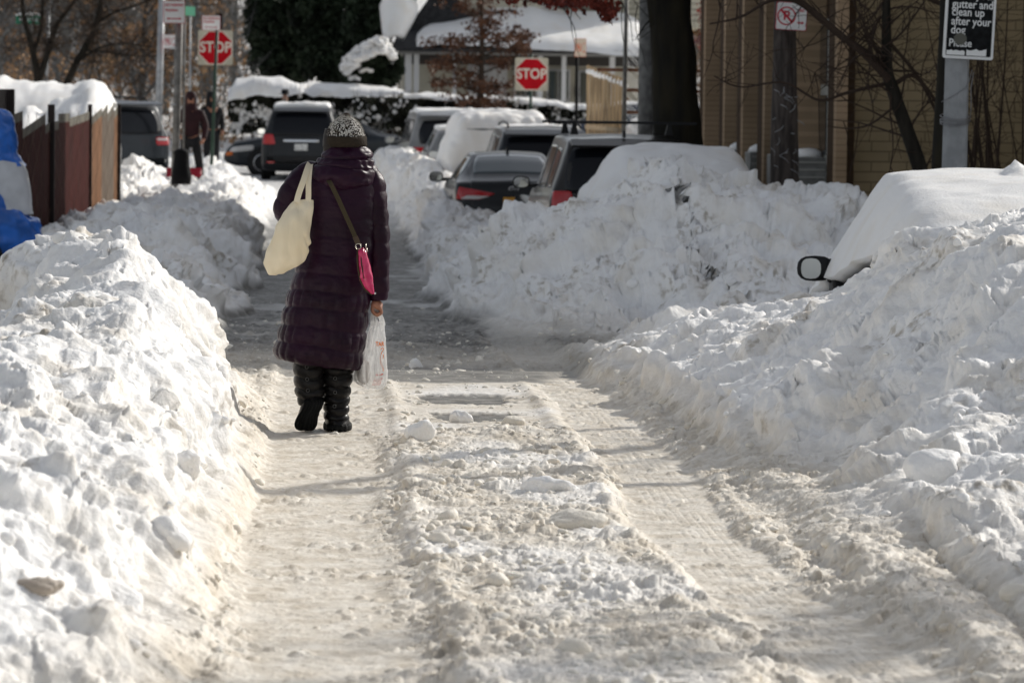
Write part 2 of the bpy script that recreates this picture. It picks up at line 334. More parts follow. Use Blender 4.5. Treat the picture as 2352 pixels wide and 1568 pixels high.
# soften across X a little
k = np.ones(3) / 3
m_ = (XG > -5) & (XG < 9.9)
for i in range(len(ST)): ZT[i, m_] = np.convolve(np.pad(ZT[i, m_], 1, mode='edge'), k, 'valid')
def zbase(X, Y):
    """terrain height without detail, and the height above the road"""
    X = np.asarray(X, float); Y = np.asarray(Y, float)
    i = np.clip(np.searchsorted(SY, Y) - 1, 0, len(SY) - 2); f = np.clip((Y - SY[i]) / (SY[i + 1] - SY[i]), 0, 1)
    j = np.clip(np.searchsorted(XG, X) - 1, 0, len(XG) - 2); g = np.clip((X - XG[j]) / (XG[j + 1] - XG[j]), 0, 1)
    a = ZT[i, j] * (1 - g) + ZT[i, j + 1] * g; b = ZT[i + 1, j] * (1 - g) + ZT[i + 1, j + 1] * g
    h = a * (1 - f) + b * f
    h = h - np.clip(h, 0, 1) * np.where((Y > 37.5) & (Y < 86) & (X > -8) & (X < 3), .16, 0) - np.where((Y > 30) & (Y < 62) & (X > .8) & (X < 3.2) & (h > .1), np.minimum(.05, h - .1), 0)
    h = h + .10 * sstep(2.6, 3.2, X) * sstep(16.5, 18, Y) * sstep(24, 22.5, Y)
    h = h - np.where((Y > 30) & (Y < 86) & (X < -.8) & (X > -3.2) & (h > .1), np.minimum(.10, (h - .1) * .5), 0)
    return zroad(Y) + h, h
# ---------------------------------------------------------------- terrain mesh
tin = np.linspace(-.094, .192, 1000); 
tl = -.094 - np.linspace(0, 1, 60)[1:][::-1] ** 2.2 * .75; tr = .192 + np.linspace(0, 1, 60)[1:] ** 2.2 * .7
T = np.concatenate([tl, tin, tr])
YR = np.concatenate([np.exp(np.arange(math.log(8.6), math.log(30), .00125)), np.exp(np.arange(math.log(30), math.log(60), .0018)), np.exp(np.arange(math.log(60), math.log(110), .0034)), np.linspace(111, 220, 40)])
YR = np.concatenate([np.linspace(3, 8.5, 14), YR])
nc, nr = len(T), len(YR)
YY = np.repeat(YR[:, None], nc, 1); XX = YY * T[None, :]
P = np.stack([XX.ravel(), YY.ravel(), np.zeros(nr * nc)], 1).astype(np.float64)
# wobble the lookup so that station lines never read as straight
q = P.copy(); wx = perlin(q, .9, 3) * .10 + perlin(q, .3, 4) * .05; wy = perlin(q, 1.7, 5) * .45 + perlin(q, .5, 6) * .16
wx = wx + sstep(26, 31, P[:, 1]) * sstep(100, 60, P[:, 1]) * (perlin(q * np.array([1, .8, 1]), 1.3, 7) * .50 + perlin(q, .45, 8) * .16)
road_keep = sstep(.0, .5, np.minimum(np.abs(P[:, 0] + .35), np.abs(P[:, 0] - 1.9)))
Z, H = zbase(P[:, 0] + wx * .7, P[:, 1] + wy)
P[:, 2] = Z - zroad(P[:, 1] + wy) + zroad(P[:, 1])
X_, Y_ = P[:, 0], P[:, 1]
near = 1 - sstep(26, 40, Y_)
far = sstep(24, 30, Y_)
bank = sstep(.05, .22, H)                       # 1 on heaps, 0 on the carriageway
dist_fade = np.interp(Y_, [10, 30, 60, 110], [1, 1, .8, .3])
# ---- carriageway relief: two wheel tracks, centre strip, slush ridges
p2 = np.stack([X_, Y_ * .62, np.zeros_like(X_)], 1)
wob = perlin(np.stack([X_ * 0, Y_, X_ * 0], 1), 3.4, 11) * .09
c1 = 0.02 + wob; c2 = 1.50 + wob * 1.1 + .12 * sstep(14, 11, Y_)
def track(c, hw, soft): return sstep(hw + soft, hw, np.abs(X_ - c + .05 * perlin(p2, .35, 13)))
tr1 = track(c1 - .04, .22, .10); tr2 = track(c2, .17, .05)
trk = np.maximum(tr1, tr2) * (1 - bank)
ew = .15 * perlin(p2, .45, 18) + .09 * perlin(p2, .16, 19)
centre = sstep(.30, .45, X_ - wob + ew) * sstep(1.32, 1.16, X_ - wob + ew)
lowz = sstep(19.2, 19.8, Y_ + .3 * perlin(p2, .4, 16)) * sstep(24.5, 23.6, Y_)
cs_len = 1 - sstep(22.9, 24.0, Y_ + perlin(p2, .6, 14) * 1.2)
ctr = centre * cs_len * (1 - bank)
rel = (.030 + .035 * np.clip(perlin(p2, .8, 17) + .3, 0, 1)) * ctr * (1 - .92 * lowz) - .012 * trk * near * .8
# ridge of pushed slush at both edges of each track
for c, hw in ((c1, .33), (c2, .24)):
    rel = rel + .024 * np.exp(-((np.abs(X_ - c) - hw - .04) / .05) ** 2) * (1 - bank) * near * (.5 + .9 * np.clip(perlin(p2, .5, 15) + .3, 0, 1))
P[:, 2] += rel
Vn = P.reshape(nr, nc, 3)
def normals(V):
    dx = np.gradient(V, axis=1); dy = np.gradient(V, axis=0); n = np.cross(dx, dy); return n / (np.linalg.norm(n, axis=2, keepdims=True) + 1e-9)
N = normals(Vn).reshape(-1, 3)
N = (N * np.array([1, 1, 1])); 
# ---- lumps
big = fbm(P, .75, 2, 21) ; rid = fbm(P, .42, 3, 23, ridged=True)
cl_a = clods(P + N * .05 + perlin(P, .3, 30)[:, None] * .06, .34, 31, .55, .30, .62)
cl_b = clods(P + perlin(P, .12, 32)[:, None] * .03, .135, 33, .6, .28, .60)
ok = Y_ < 60
def sel(fn, mask):
    o = np.zeros(len(P), np.float32); o[mask] = fn(P[mask]); return o
cl_c = sel(lambda p: clods(p + perlin(p, .05, 34)[:, None] * .012, .058, 35, .62, .28, .62), Y_ < 45)
cl_d = sel(lambda p: clods(p, .027, 36, .6, .3, .62), (Y_ < 24) & (np.abs(X_ - .8) < 3.2))
fine = fbm(P, .05, 3, 41); mid = fbm(P, .17, 3, 43)
patch = sstep(-.12, .22, perlin(P, .7, 45) + .4 * perlin(P, .25, 46))      # smooth slabs against crumbly parts
bankn = bank * (1 + .25 * far)
wp = P + N * .05 + np.stack([perlin(P, .16, 81), perlin(P, .16, 82), perlin(P, .16, 83)], 1) * .05
bl_a = blocks(wp, .42, 84, .9); bl_b = blocks(wp + np.stack([perlin(P, .05, 85)] * 3, 1) * .012, .15, 86, .8); bl_c = sel(lambda p: blocks(p, .06, 87, .7), Y_ < 45)
slabby = sstep(-.05, .15, perlin(P, .8, 88)); crum = 1 - .6 * slabby
d = bankn * (.11 * big + .045 * rid + .026 * bl_a * (.5 + slabby) + (.006 + .012 * slabby) * bl_b + .003 * bl_c * (.4 + crum) + (.3 + .7 * patch) * .060 * cl_a + (.35 + .65 * patch) * .034 * cl_b * crum + (.2 + .8 * patch) * .014 * cl_c * crum + .022 * mid + .006 * fine + .002 * cl_d * patch + .030 * np.abs(perlin(P, .25, 89)) + .014 * np.abs(perlin(P, .09, 90)) - .070)
d += bankn * far * (.05 * bl_a + .10 * big + .10 * (clods(P + perlin(P, .4, 92)[:, None] * .12, .85, 93, .5, .3, .62) - .3) + .035 * rid)
d += bankn * near * (.07 * (clods(P + perlin(P, .3, 94)[:, None] * .10, .62, 95, .45, .3, .62) - .25) + .03 * big)
flat = 1 - bank
rough_s = flat * (1 - trk) * near * (1 - .72 * lowz * sstep(.1, .3, X_) * sstep(1.7, 1.4, X_))
strip = np.maximum(ctr, sstep(1.78, 1.9, X_) * sstep(3.4, 2.6, X_))
pz = sstep(-.25, .2, perlin(p2, .55, 51))
d += rough_s * (.012 * cl_c * (.35 + pz) + .020 * cl_b * pz * (.25 + .75 * strip) + .016 * bl_b * pz + .008 * bl_c + .007 * cl_d + .014 * mid + .006 * fine)
d += rough_s * ctr * (.035 * cl_a * pz)
d += flat * trk * near * (.0035 * fine + .004 * cl_d * sstep(-.1, .1, perlin(P, .2, 52)) + .007 * mid + .016 * cl_c * sstep(.02, .15, perlin(P, .45, 54)) + .012 * cl_b * sstep(.1, .2, perlin(P, .4, 58)))
d += flat * far * (.014 * mid + .006 * fbm(P * np.array([1, .5, 1]), .5, 2, 55) + .012 * cl_b * sstep(-.1, .2, perlin(P, .5, 59)) + .010 * cl_c + .006 * fine)
# tyre tread in the right hand track
cs_ = 1.50 + .12 * sstep(14, 11, Y_) + .03 * perlin(np.stack([X_ * 0, Y_, X_ * 0], 1), 6.0, 11)
tread = sstep(.14, .11, np.abs(X_ - cs_)) * tr2
d += -tread * .0016 * near * (np.sin((X_ - cs_) / .036 * 2 * math.pi) > .6) * (perlin(P, .5, 56) > -.1)
P += N * (d * dist_fade)[:, None]
# bare wet asphalt windows in the centre strip, a few mm lower
win = np.maximum(np.exp(-(((X_ - .80) / .30) ** 4 + ((Y_ - 22.1) / .50) ** 4)), np.exp(-(((X_ - .80) / .24) ** 4 + ((Y_ - 20.7) / .32) ** 4)))
win = sstep(.35, .6, win + .55 * perlin(P, .16, 61) + .35 * perlin(P, .06, 62))
P[:, 2] = P[:, 2] * (1 - win) + (zroad(Y_) - .012) * win
# drag streaks down the ploughed faces (right wall, berms)
# ---- dirt attribute: r slush, g wet grey road, b grit
slush = np.clip(flat * near * (1.0 - .60 * ctr * sstep(-.05, .25, perlin(p2, .6, 71)) ) , 0, 1)
slush = np.maximum(slush, bank * .55 * sstep(.10, .5, perlin(P, .45, 72) + .25 * perlin(P, .12, 73)) )
slush = np.maximum(slush, sstep(.30, .12, H) * bank * .8 * near)
zone = far * sstep(.16, .02, H)
wet = zone * (1.0 + .20 * perlin(P, .6, 74)) * (1 - .55 * sstep(58, 72, Y_))
wet = wet * (1 - .38 * sstep(.05, .3, perlin(P * np.array([1.6, .22, 1]), 1.0, 75) + .5 * perlin(P * np.array([1, .6, 1]), .5, 79) + .12 * np.cos((X_ - .02) / 1.5 * 2 * np.pi)))
edge_y = 24.3 + .5 * perlin(P, .6, 76)
wet = np.maximum(wet, .75 * sstep(edge_y - .2, edge_y + .3, Y_) * (1 - far) * flat)
wet = np.maximum(wet, win)
pud = sstep(.3, .6, np.exp(-(((X_ - .75) / .75) ** 4 + ((Y_ - 24.6) / 1.0) ** 4)) + .2 * perlin(P, .3, 78))
wet = np.maximum(wet, .95 * pud * flat)
P[:, 2] = P[:, 2] * (1 - pud * flat * .9) + (zroad(Y_) - .002) * pud * flat * .9
grit = np.clip(flat * .25 * near + bank * (.10 + .7 * sstep(.1, .5, perlin(P, .6, 77) + .15 * far)) + .4 * (X_ < -1.2) * (Y_ > 23) * (Y_ < 30), 0, 1) * sstep(110, 70, Y_)
P[:, 2] = np.maximum(P[:, 2], zroad(Y_) - .02)
Vn = P.reshape(nr, nc, 3).astype(np.float32)
FQ = gridfaces(nr, nc)
ci = (FQ[:, 0] + nc + 0)
Hc = H[FQ[:, 0]]; Xc = X_[FQ[:, 0]]; Yc = Y_[FQ[:, 0]]
region = np.zeros(len(FQ), int)
wallx = sstep(.05, .1, Hc) > .5
bnk = Hc > .06
region[bnk & (Xc < 0.2) & (Yc < 28.5)] = 1
region[bnk & (Xc < 0.2) & (Yc >= 28.5) & (Yc < 86)] = 2
region[bnk & (Xc > 0.2) & (Yc < 29.5)] = 3
region[bnk & (Xc > 0.2) & (Yc >= 29.5) & (Yc < 39.5)] = 4
region[bnk & (Xc > 0.2) & (Yc >= 39.5) & (Yc < 86)] = 5
region[(Xc < -2.6 - (Yc - 20) * .02) & (Hc < .45)] = 6
region[Yc > 99.5] = 7
col = np.stack([slush, wet, grit, np.ones_like(wet)], 1).astype(np.float32)
names = {0: ('road', None), 1: ('snow_bank', 'tall crumbly white snow bank filling the left foreground beside the wheel track'),
         2: ('snow_bank', 'shaded and sunlit snow bank running along the left kerb behind the walking woman'),
         3: ('snow_bank', 'bright ploughed snow bank on the right in front of the buried dark car'),
         4: ('snow_bank', 'big grey-white shaded snow heap in front of the parked cars'),
         5: ('snow_bank', 'far snow bank between the street and the row of parked cars'),
         6: ('pavement', None), 7: ('hillside', None)}
for r_, (nm, lab) in names.items():
    sel_ = FQ[region == r_]
    if not len(sel_): continue
    used, inv = np.unique(sel_, return_inverse=True)
    o = mesh(nm, P[used], inv.reshape(-1, 4), SNOW)
    ca = o.data.color_attributes.new('dirt', 'FLOAT_COLOR', 'POINT'); ca.data.foreach_set('color', col[used].ravel())
    tag(o, lab, None, None, 'structure')
gb = MB(); gb.add([(-400, -60, -1.2), (400, -60, -1.2), (400, 700, 9.5), (-400, 700, 9.5)], [(0, 1, 2, 3)])
def ztop(X, Y):
    return float(zbase(np.array([X]), np.array([Y]))[0][0])
print('terrain', nr, nc, flush=True)
# ---------------------------------------------------------------- car materials
def paint(name, c, rough=.34, coat=.25): return M(name, c, rough, .1, spec=.3, noise=.12, nscale=3, coat=coat, bump=.0004, bscale=60)
P_BLACK = paint('paint_black', (.009, .010, .012)); P_CHAR = paint('paint_charcoal', (.014, .016, .019)); P_GREY = paint('paint_grey', (.024, .022, .020))
P_SILV = paint('paint_silver', (.20, .205, .21)); P_BLUE = paint('paint_dark_blue', (.03, .045, .075)); P_SLATE = paint('paint_slate', (.018, .023, .029))
GLASS_D = M('tinted_window', (.007, .008, .011), .10, spec=.25); GLASS_L = M('pale_window_glass', (.05, .07, .075), .05, spec=.8)
RUBBER = M('rubber', (.018, .018, .018), .8, bump=.002, bscale=60); PLAST = M('black_plastic', (.015, .015, .016), .5)
CHROME = M('chrome', (.7, .7, .7), .12, 1); LAMP_R = M('red_lamp_glass', (.48, .008, .012), .15, coat=1); LAMP_W = M('clear_lamp_glass', (.62, .60, .58), .12, coat=1)
LAMP_O = M('orange_lamp_glass', (.7, .16, .02), .2); ALLOY = M('alloy_rim', (.45, .45, .46), .3, .9); MIRR = M('mirror_glass', (.75, .76, .74), .04, 1)
MIRR_F = M('frosted_mirror_glass', (.66, .68, .66), .35)
PLATE_W = M('white_plate', (.62, .62, .60), .5, noise=.2, nscale=18); PLATE_Y = M('amber_plate', (.70, .34, .05), .5)
INK = M('dark_ink', (.03, .03, .08), .6)
RING = 30
def ring_half(z0, zb, zt, w, wt):
    zm = z0 + .5 * (zb - z0); g = max(zt - zb, 0)
    k = min(1, g / .18)
    p = [(0, z0), (.55 * w, z0), (.93 * w, z0 + .03), (w * .985, z0 + .14), (w, zm), (w * .995, zb - .10), (w * .965, zb - .012)]
    if g > .02:
        p += [(w * .965 + (wt + .02 - w * .965) * .12, zb + .02 * k + g * .08), (w * .965 + (wt - w * .965) * .55, zb + g * .52), (wt + .015, zt - .075 * k), (wt - .05 * k, zt - .018 * k), (wt * .55, zt), (0, zt + .012)]
    else:
        p += [(w * .93, zb + g), (w * .88, zb + g + .004), (w * .8, zb + g + .012), (w * .7, zb + g + .02), (w * .4, zb + g + .03), (0, zb + g + .035)]
    return p
def car_shell(spec, n=90):
    """spec rows: y, z0, zb, zt, w, wt"""
    rows = np.array(spec, float)
    ys = rows[:, 0]; t = np.linspace(0, 1, n)
    Y = np.sort(np.concatenate([ys[0] + (ys[-1] - ys[0]) * t, ys]))
    out = []
    for y in Y:
        v = [np.interp(y, ys, rows[:, k]) for k in range(1, 6)]
        h = ring_half(*v); h = crom([(a, b) for a, b in h], RING)
        full = [(a, y, b) for a, b in h] + [(-a, y, b) for a, b in h[-2:0:-1]]
        out.append(full)
    G_ = np.array(out)
    k = np.array([.25, .5, .25])                        # soften along the length
    for _ in range(3):
        g2 = G_.copy(); g2[1:-1] = G_[:-2] * .25 + G_[1:-1] * .5 + G_[2:] * .25; G_ = g2
    return G_
def shell_mesh(Gd, name, mat, parent, off=0, cap=True):
    nr_, nc_ = Gd.shape[:2]; V = Gd.reshape(-1, 3); F_ = [tuple(f) for f in gridfaces(nr_, nc_, True)]
    if cap: F_ += [tuple(range(nc_)), tuple(range(nr_ * nc_ - 1, (nr_ - 1) * nc_ - 1, -1))]
    o = mesh(name, V, F_, mat, parent); bmfix(o); return o
def squircle(u, v, r):
    """unit square [-1,1]^2 to a square with rounded corners"""
    if r <= 0: return u, v
    uu = u * math.sqrt(max(0, 1 - r * v * v / 2)); vv = v * math.sqrt(max(0, 1 - r * u * u / 2)); return uu, vv
def patch(bvh, quad, axis, name, mat, parent, off=.006, rnd_=.25, n=14, m=10, thick=.012):
    """panel laid on a surface; quad = 4 corners (a,z) bl, br, tr, tl; axis 'rear','front','left','right','top'"""
    V = []; (a0, b0), (a1, b1), (a2, b2), (a3, b3) = quad
    dirs = {'rear': Vector((0, 1, 0)), 'front': Vector((0, -1, 0)), 'left': Vector((1, 0, 0)), 'right': Vector((-1, 0, 0)), 'top': Vector((0, 0, -1)), 'rl': Vector((.7, .7, 0)).normalized()}
    dr = dirs[axis]; last = None
    for j in range(m + 1):
        for i in range(n + 1):
            u, v = squircle(-1 + 2 * i / n, -1 + 2 * j / m, rnd_); u = (u + 1) / 2; v = (v + 1) / 2
            a = (a0 * (1 - u) + a1 * u) * (1 - v) + (a3 * (1 - u) + a2 * u) * v
            b = (b0 * (1 - u) + b1 * u) * (1 - v) + (b3 * (1 - u) + b2 * u) * v
            if axis in ('rear', 'front'): org = Vector((a, 0, b)) - dr * 20
            elif axis in ('left', 'right'): org = Vector((0, a, b)) - dr * 20
            else: org = Vector((a, b, 30))
            h = bvh.ray_cast(org, dr)
            if h[0] is None:
                p = last.copy() if last else org + dr * 20
                if axis in ('rear', 'front'): p.x, p.z = a, b
                elif axis in ('left', 'right'): p.y, p.z = a, b
            else: p = h[0]
            last = p; V.append(p - dr * off)
    F_ = gridfaces(m + 1, n + 1)
    V2 = [p + dr * thick for p in V]; N_ = len(V)
    Fl = [tuple(f) for f in F_] + [tuple(x + N_ for x in f[::-1]) for f in F_]
    br = [i for i in range(n)] ; W_ = n + 1
    edge = [i for i in range(n + 1)] + [W_ * j + n for j in range(1, m + 1)] + [W_ * m + i for i in range(n - 1, -1, -1)] + [W_ * j for j in range(m - 1, 0, -1)]
    for k in range(len(edge)):
        a, b = edge[k], edge[(k + 1) % len(edge)]; Fl.append((a, b, b + N_, a + N_))
    o = mesh(name, V + V2, Fl, mat, parent); bmfix(o); return o
def wheel(parent, x, y, r=.33, w=.22, side=1):
    M_ = Matrix.Rotation(R(90) * side, 3, 'Y')
    e = MB(); e.lathe([(r * .62, -w / 2), (r * .93, -w / 2), (r, -w / 2 + .03), (r, w / 2 - .03), (r * .94, w / 2), (r * .62, w / 2 - .01)], (x, y, r), 28, M_)
    t = e.build('wheel', RUBBER, parent, True)
    c = MB(); c.lathe([(0, w * .30), (r * .14, w * .33), (r * .15, w * .25), (r * .6, w * .22), (r * .66, w * .48), (r * .6, w * .50), (r * .58, w * .1), (0, w * .1)], (x, y, r), 28, M_)
    for k in range(5):
        a = 2 * math.pi * k / 5; d = Vector((math.cos(a), math.sin(a), 0)); q = Vector((-d.y, d.x, 0)) * r * .10
        pp = [d * r * .1 - q + Vector((0, 0, w * .34)), d * r * .1 + q + Vector((0, 0, w * .34)), d * r * .6 + q * .7 + Vector((0, 0, w * .40)), d * r * .6 - q * .7 + Vector((0, 0, w * .40))]
        c.add([M_ @ p + Vector((x, y, r)) for p in pp], [(0, 1, 2, 3)])
    c.build('rim', ALLOY, t, False)
    return t
def mirror(parent, x, y, z, side, mat, s=1, glass=MIRR, arm=.10):
    m = MB(); P_ = []
    nn = 16
    prof = []
    for k in range(nn):
        a = 2 * math.pi * k / nn; cx = abs(math.cos(a)) ** .7 * math.copysign(1, math.cos(a)); sz = abs(math.sin(a)) ** .8 * math.copysign(1, math.sin(a))
        prof.append((cx * .115 * s * (1 if cx * side < 0 else .95), sz * .078 * s))
    rings = [(.0, 1.0), (.02, 1.02), (.06, .98), (.09, .8), (.115, .4), (.12, 0.02)]
    V = []; F_ = []
    for (dy, k) in rings:
        for a, b in prof: V.append((x + side * .115 * s + a * k, y + dy, z + b * k))
    for j in range(len(rings) - 1):
        for k in range(nn): F_.append((j * nn + k, j * nn + (k + 1) % nn, (j + 1) * nn + (k + 1) % nn, (j + 1) * nn + k))
    F_.append(tuple(range(nn))); m.add(V, F_)
    m.tube([(x - side * arm, y + .05, z - .035), (x + side * .03, y + .05, z - .045)], [.03, .022], 8)
    h = m.build('mirror', mat, parent, True)
    g = MB(); g.add([(x + side * .115 * s + a * .84, y - .003, z + b * .82) for a, b in prof], [tuple(range(nn))]); g.build('mirror_glass', glass, h)
    return h
def snow_on(Gd, rows, cols, t, name, parent, seed=0, rough=.03, drop=None, mat=None):
    """snow lying on part of a shell (row range, ring range): outer skin lifted along the normals, closed below"""
    A = Gd[rows[0]:rows[1], cols[0]:cols[1]].copy()
    nr_, nc_ = A.shape[:2]
    # refine
    def refine(A, ky, kx):
        r = np.linspace(0, A.shape[0] - 1, A.shape[0] * ky); i = np.minimum(r.astype(int), A.shape[0] - 2); f = (r - i)[:, None, None]
        A = A[i] * (1 - f) + A[i + 1] * f
        c = np.linspace(0, A.shape[1] - 1, A.shape[1] * kx); j = np.minimum(c.astype(int), A.shape[1] - 2); g = (c - j)[None, :, None]
        return A[:, j] * (1 - g) + A[:, j + 1] * g
    A = refine(A, 2, 3); nr_, nc_ = A.shape[:2]
    for _ in range(6):
        B = A.copy(); B[1:-1] = (A[:-2] + 2 * A[1:-1] + A[2:]) / 4; A = B.copy(); B[:, 1:-1] = (A[:, :-2] + 2 * A[:, 1:-1] + A[:, 2:]) / 4; A = B
    n = normals(A); 
    if n[nr_ // 2, nc_ // 2, 2] < 0: n = -n
    n = n * .55 + np.array([0, 0, .45])
    u = np.linspace(0, 1, nc_)[None, :]; v = np.linspace(0, 1, nr_)[:, None]
    e = np.minimum(np.minimum(u, 1 - u) / .10, np.minimum(v, 1 - v) / .06); e = np.sqrt(np.clip(1 - (1 - np.clip(e, 0, 1)) ** 2, 0, 1))
    Pn = A.reshape(-1, 3); no = (fbm(Pn, .5, 3, seed) * rough * 1.6 + perlin(Pn, .12, seed + 5) * rough * .4 + perlin(Pn, .04, seed + 6) * rough * .12).reshape(nr_, nc_)
    O = A + n * ((t + no) * e + .004)[:, :, None]
    I = A - n * .004
    V = np.concatenate([O.reshape(-1, 3), I.reshape(-1, 3)]); F_ = gridfaces(nr_, nc_); k = nr_ * nc_
    Fl = np.concatenate([F_, F_[:, ::-1] + k])
    ed = list(range(nc_)) + [nc_ * j + nc_ - 1 for j in range(1, nr_)] + [nc_ * (nr_ - 1) + i for i in range(nc_ - 2, -1, -1)] + [nc_ * j for j in range(nr_ - 2, 0, -1)]
    sk = np.array([(a, b, b + k, a + k) for a, b in zip(ed, ed[1:] + ed[:1])])
    o = mesh(name, V, np.concatenate([Fl, sk]), mat or SNOWC, parent); bmfix(o); return o
# rear at y=0, front at y=L ; rows: y, z0, zb, zt, w, wt
SUV = [(0, .42, .50, .52, .78, .70), (.02, .34, .72, .78, .86, .74), (.06, .26, .98, 1.02, .915, .72), (.10, .22, 1.04, 1.22, .92, .71), (.20, .2, 1.06, 1.50, .925, .70), (.30, .2, 1.06, 1.64, .93, .69), (.46, .2, 1.06, 1.705, .93, .68), (1.2, .2, 1.05, 1.75, .935, .69), (2.2, .2, 1.02, 1.75, .94, .70), (2.9, .2, 1.0, 1.68, .94, .67), (3.5, .2, 1.02, 1.10, .93, .72), (3.65, .2, 1.02, 1.05, .92, .7), (4.4, .22, .92, .95, .88, .7), (4.6, .25, .74, .80, .80, .6), (4.68, .35, .55, .58, .70, .5)]
SEDAN = [(0, .38, .50, .52, .72, .6), (.03, .28, .80, .84, .82, .62), (.08, .22, .94, .99, .86, .62), (.20, .2, .985, 1.03, .88, .62), (.45, .2, .98, 1.05, .885, .60), (1.0, .2, .96, 1.30, .89, .60), (1.35, .2, .95, 1.41, .89, .585), (1.9, .2, .94, 1.44, .89, .59), (2.5, .2, .93, 1.41, .89, .58), (3.2, .2, .95, 1.03, .88, .62), (3.4, .2, .94, .97, .87, .62), (4.2, .22, .80, .84, .83, .6), (4.42, .28, .62, .66, .74, .5), (4.5, .36, .50, .52, .64, .4)]
VAN = [(0, .42, .50, .52, .80, .7), (.02, .32, .75, .80, .90, .78), (.06, .25, 1.0, 1.04, .965, .79), (.12, .22, 1.04, 1.35, .97, .78), (.22, .2, 1.04, 1.64, .975, .77), (.42, .2, 1.04, 1.74, .98, .76), (1.5, .2, 1.02, 1.78, .985, .77), (2.8, .2, 1.0, 1.74, .985, .76), (3.3, .2, 1.0, 1.55, .98, .74), (4.1, .2, 1.0, 1.08, .96, .75), (4.3, .2, .98, 1.0, .95, .7), (4.9, .22, .84, .88, .88, .7), (5.05, .3, .6, .64, .76, .5)]
HATCH = [(0, .40, .50, .52, .72, .62), (.02, .3, .74, .80, .80, .66), (.06, .24, .94, 1.0, .85, .66), (.14, .2, .98, 1.25, .86, .64), (.30, .2, .98, 1.44, .865, .61), (.55, .2, .97, 1.51, .87, .6), (1.6, .2, .95, 1.53, .875, .61), (2.2, .2, .94, 1.48, .875, .59), (2.95, .2, .95, 1.03, .87, .62), (3.15, .2, .93, .96, .86, .62), (3.8, .24, .76, .80, .8, .55), (3.95, .34, .52, .56, .68, .45)]
def quad(cx0, cx1, z0, z1, ct0=None, ct1=None): return [(cx0, z0), (cx1, z0), (ct1 if ct1 is not None else cx1, z1), (ct0 if ct0 is not None else cx0, z1)]
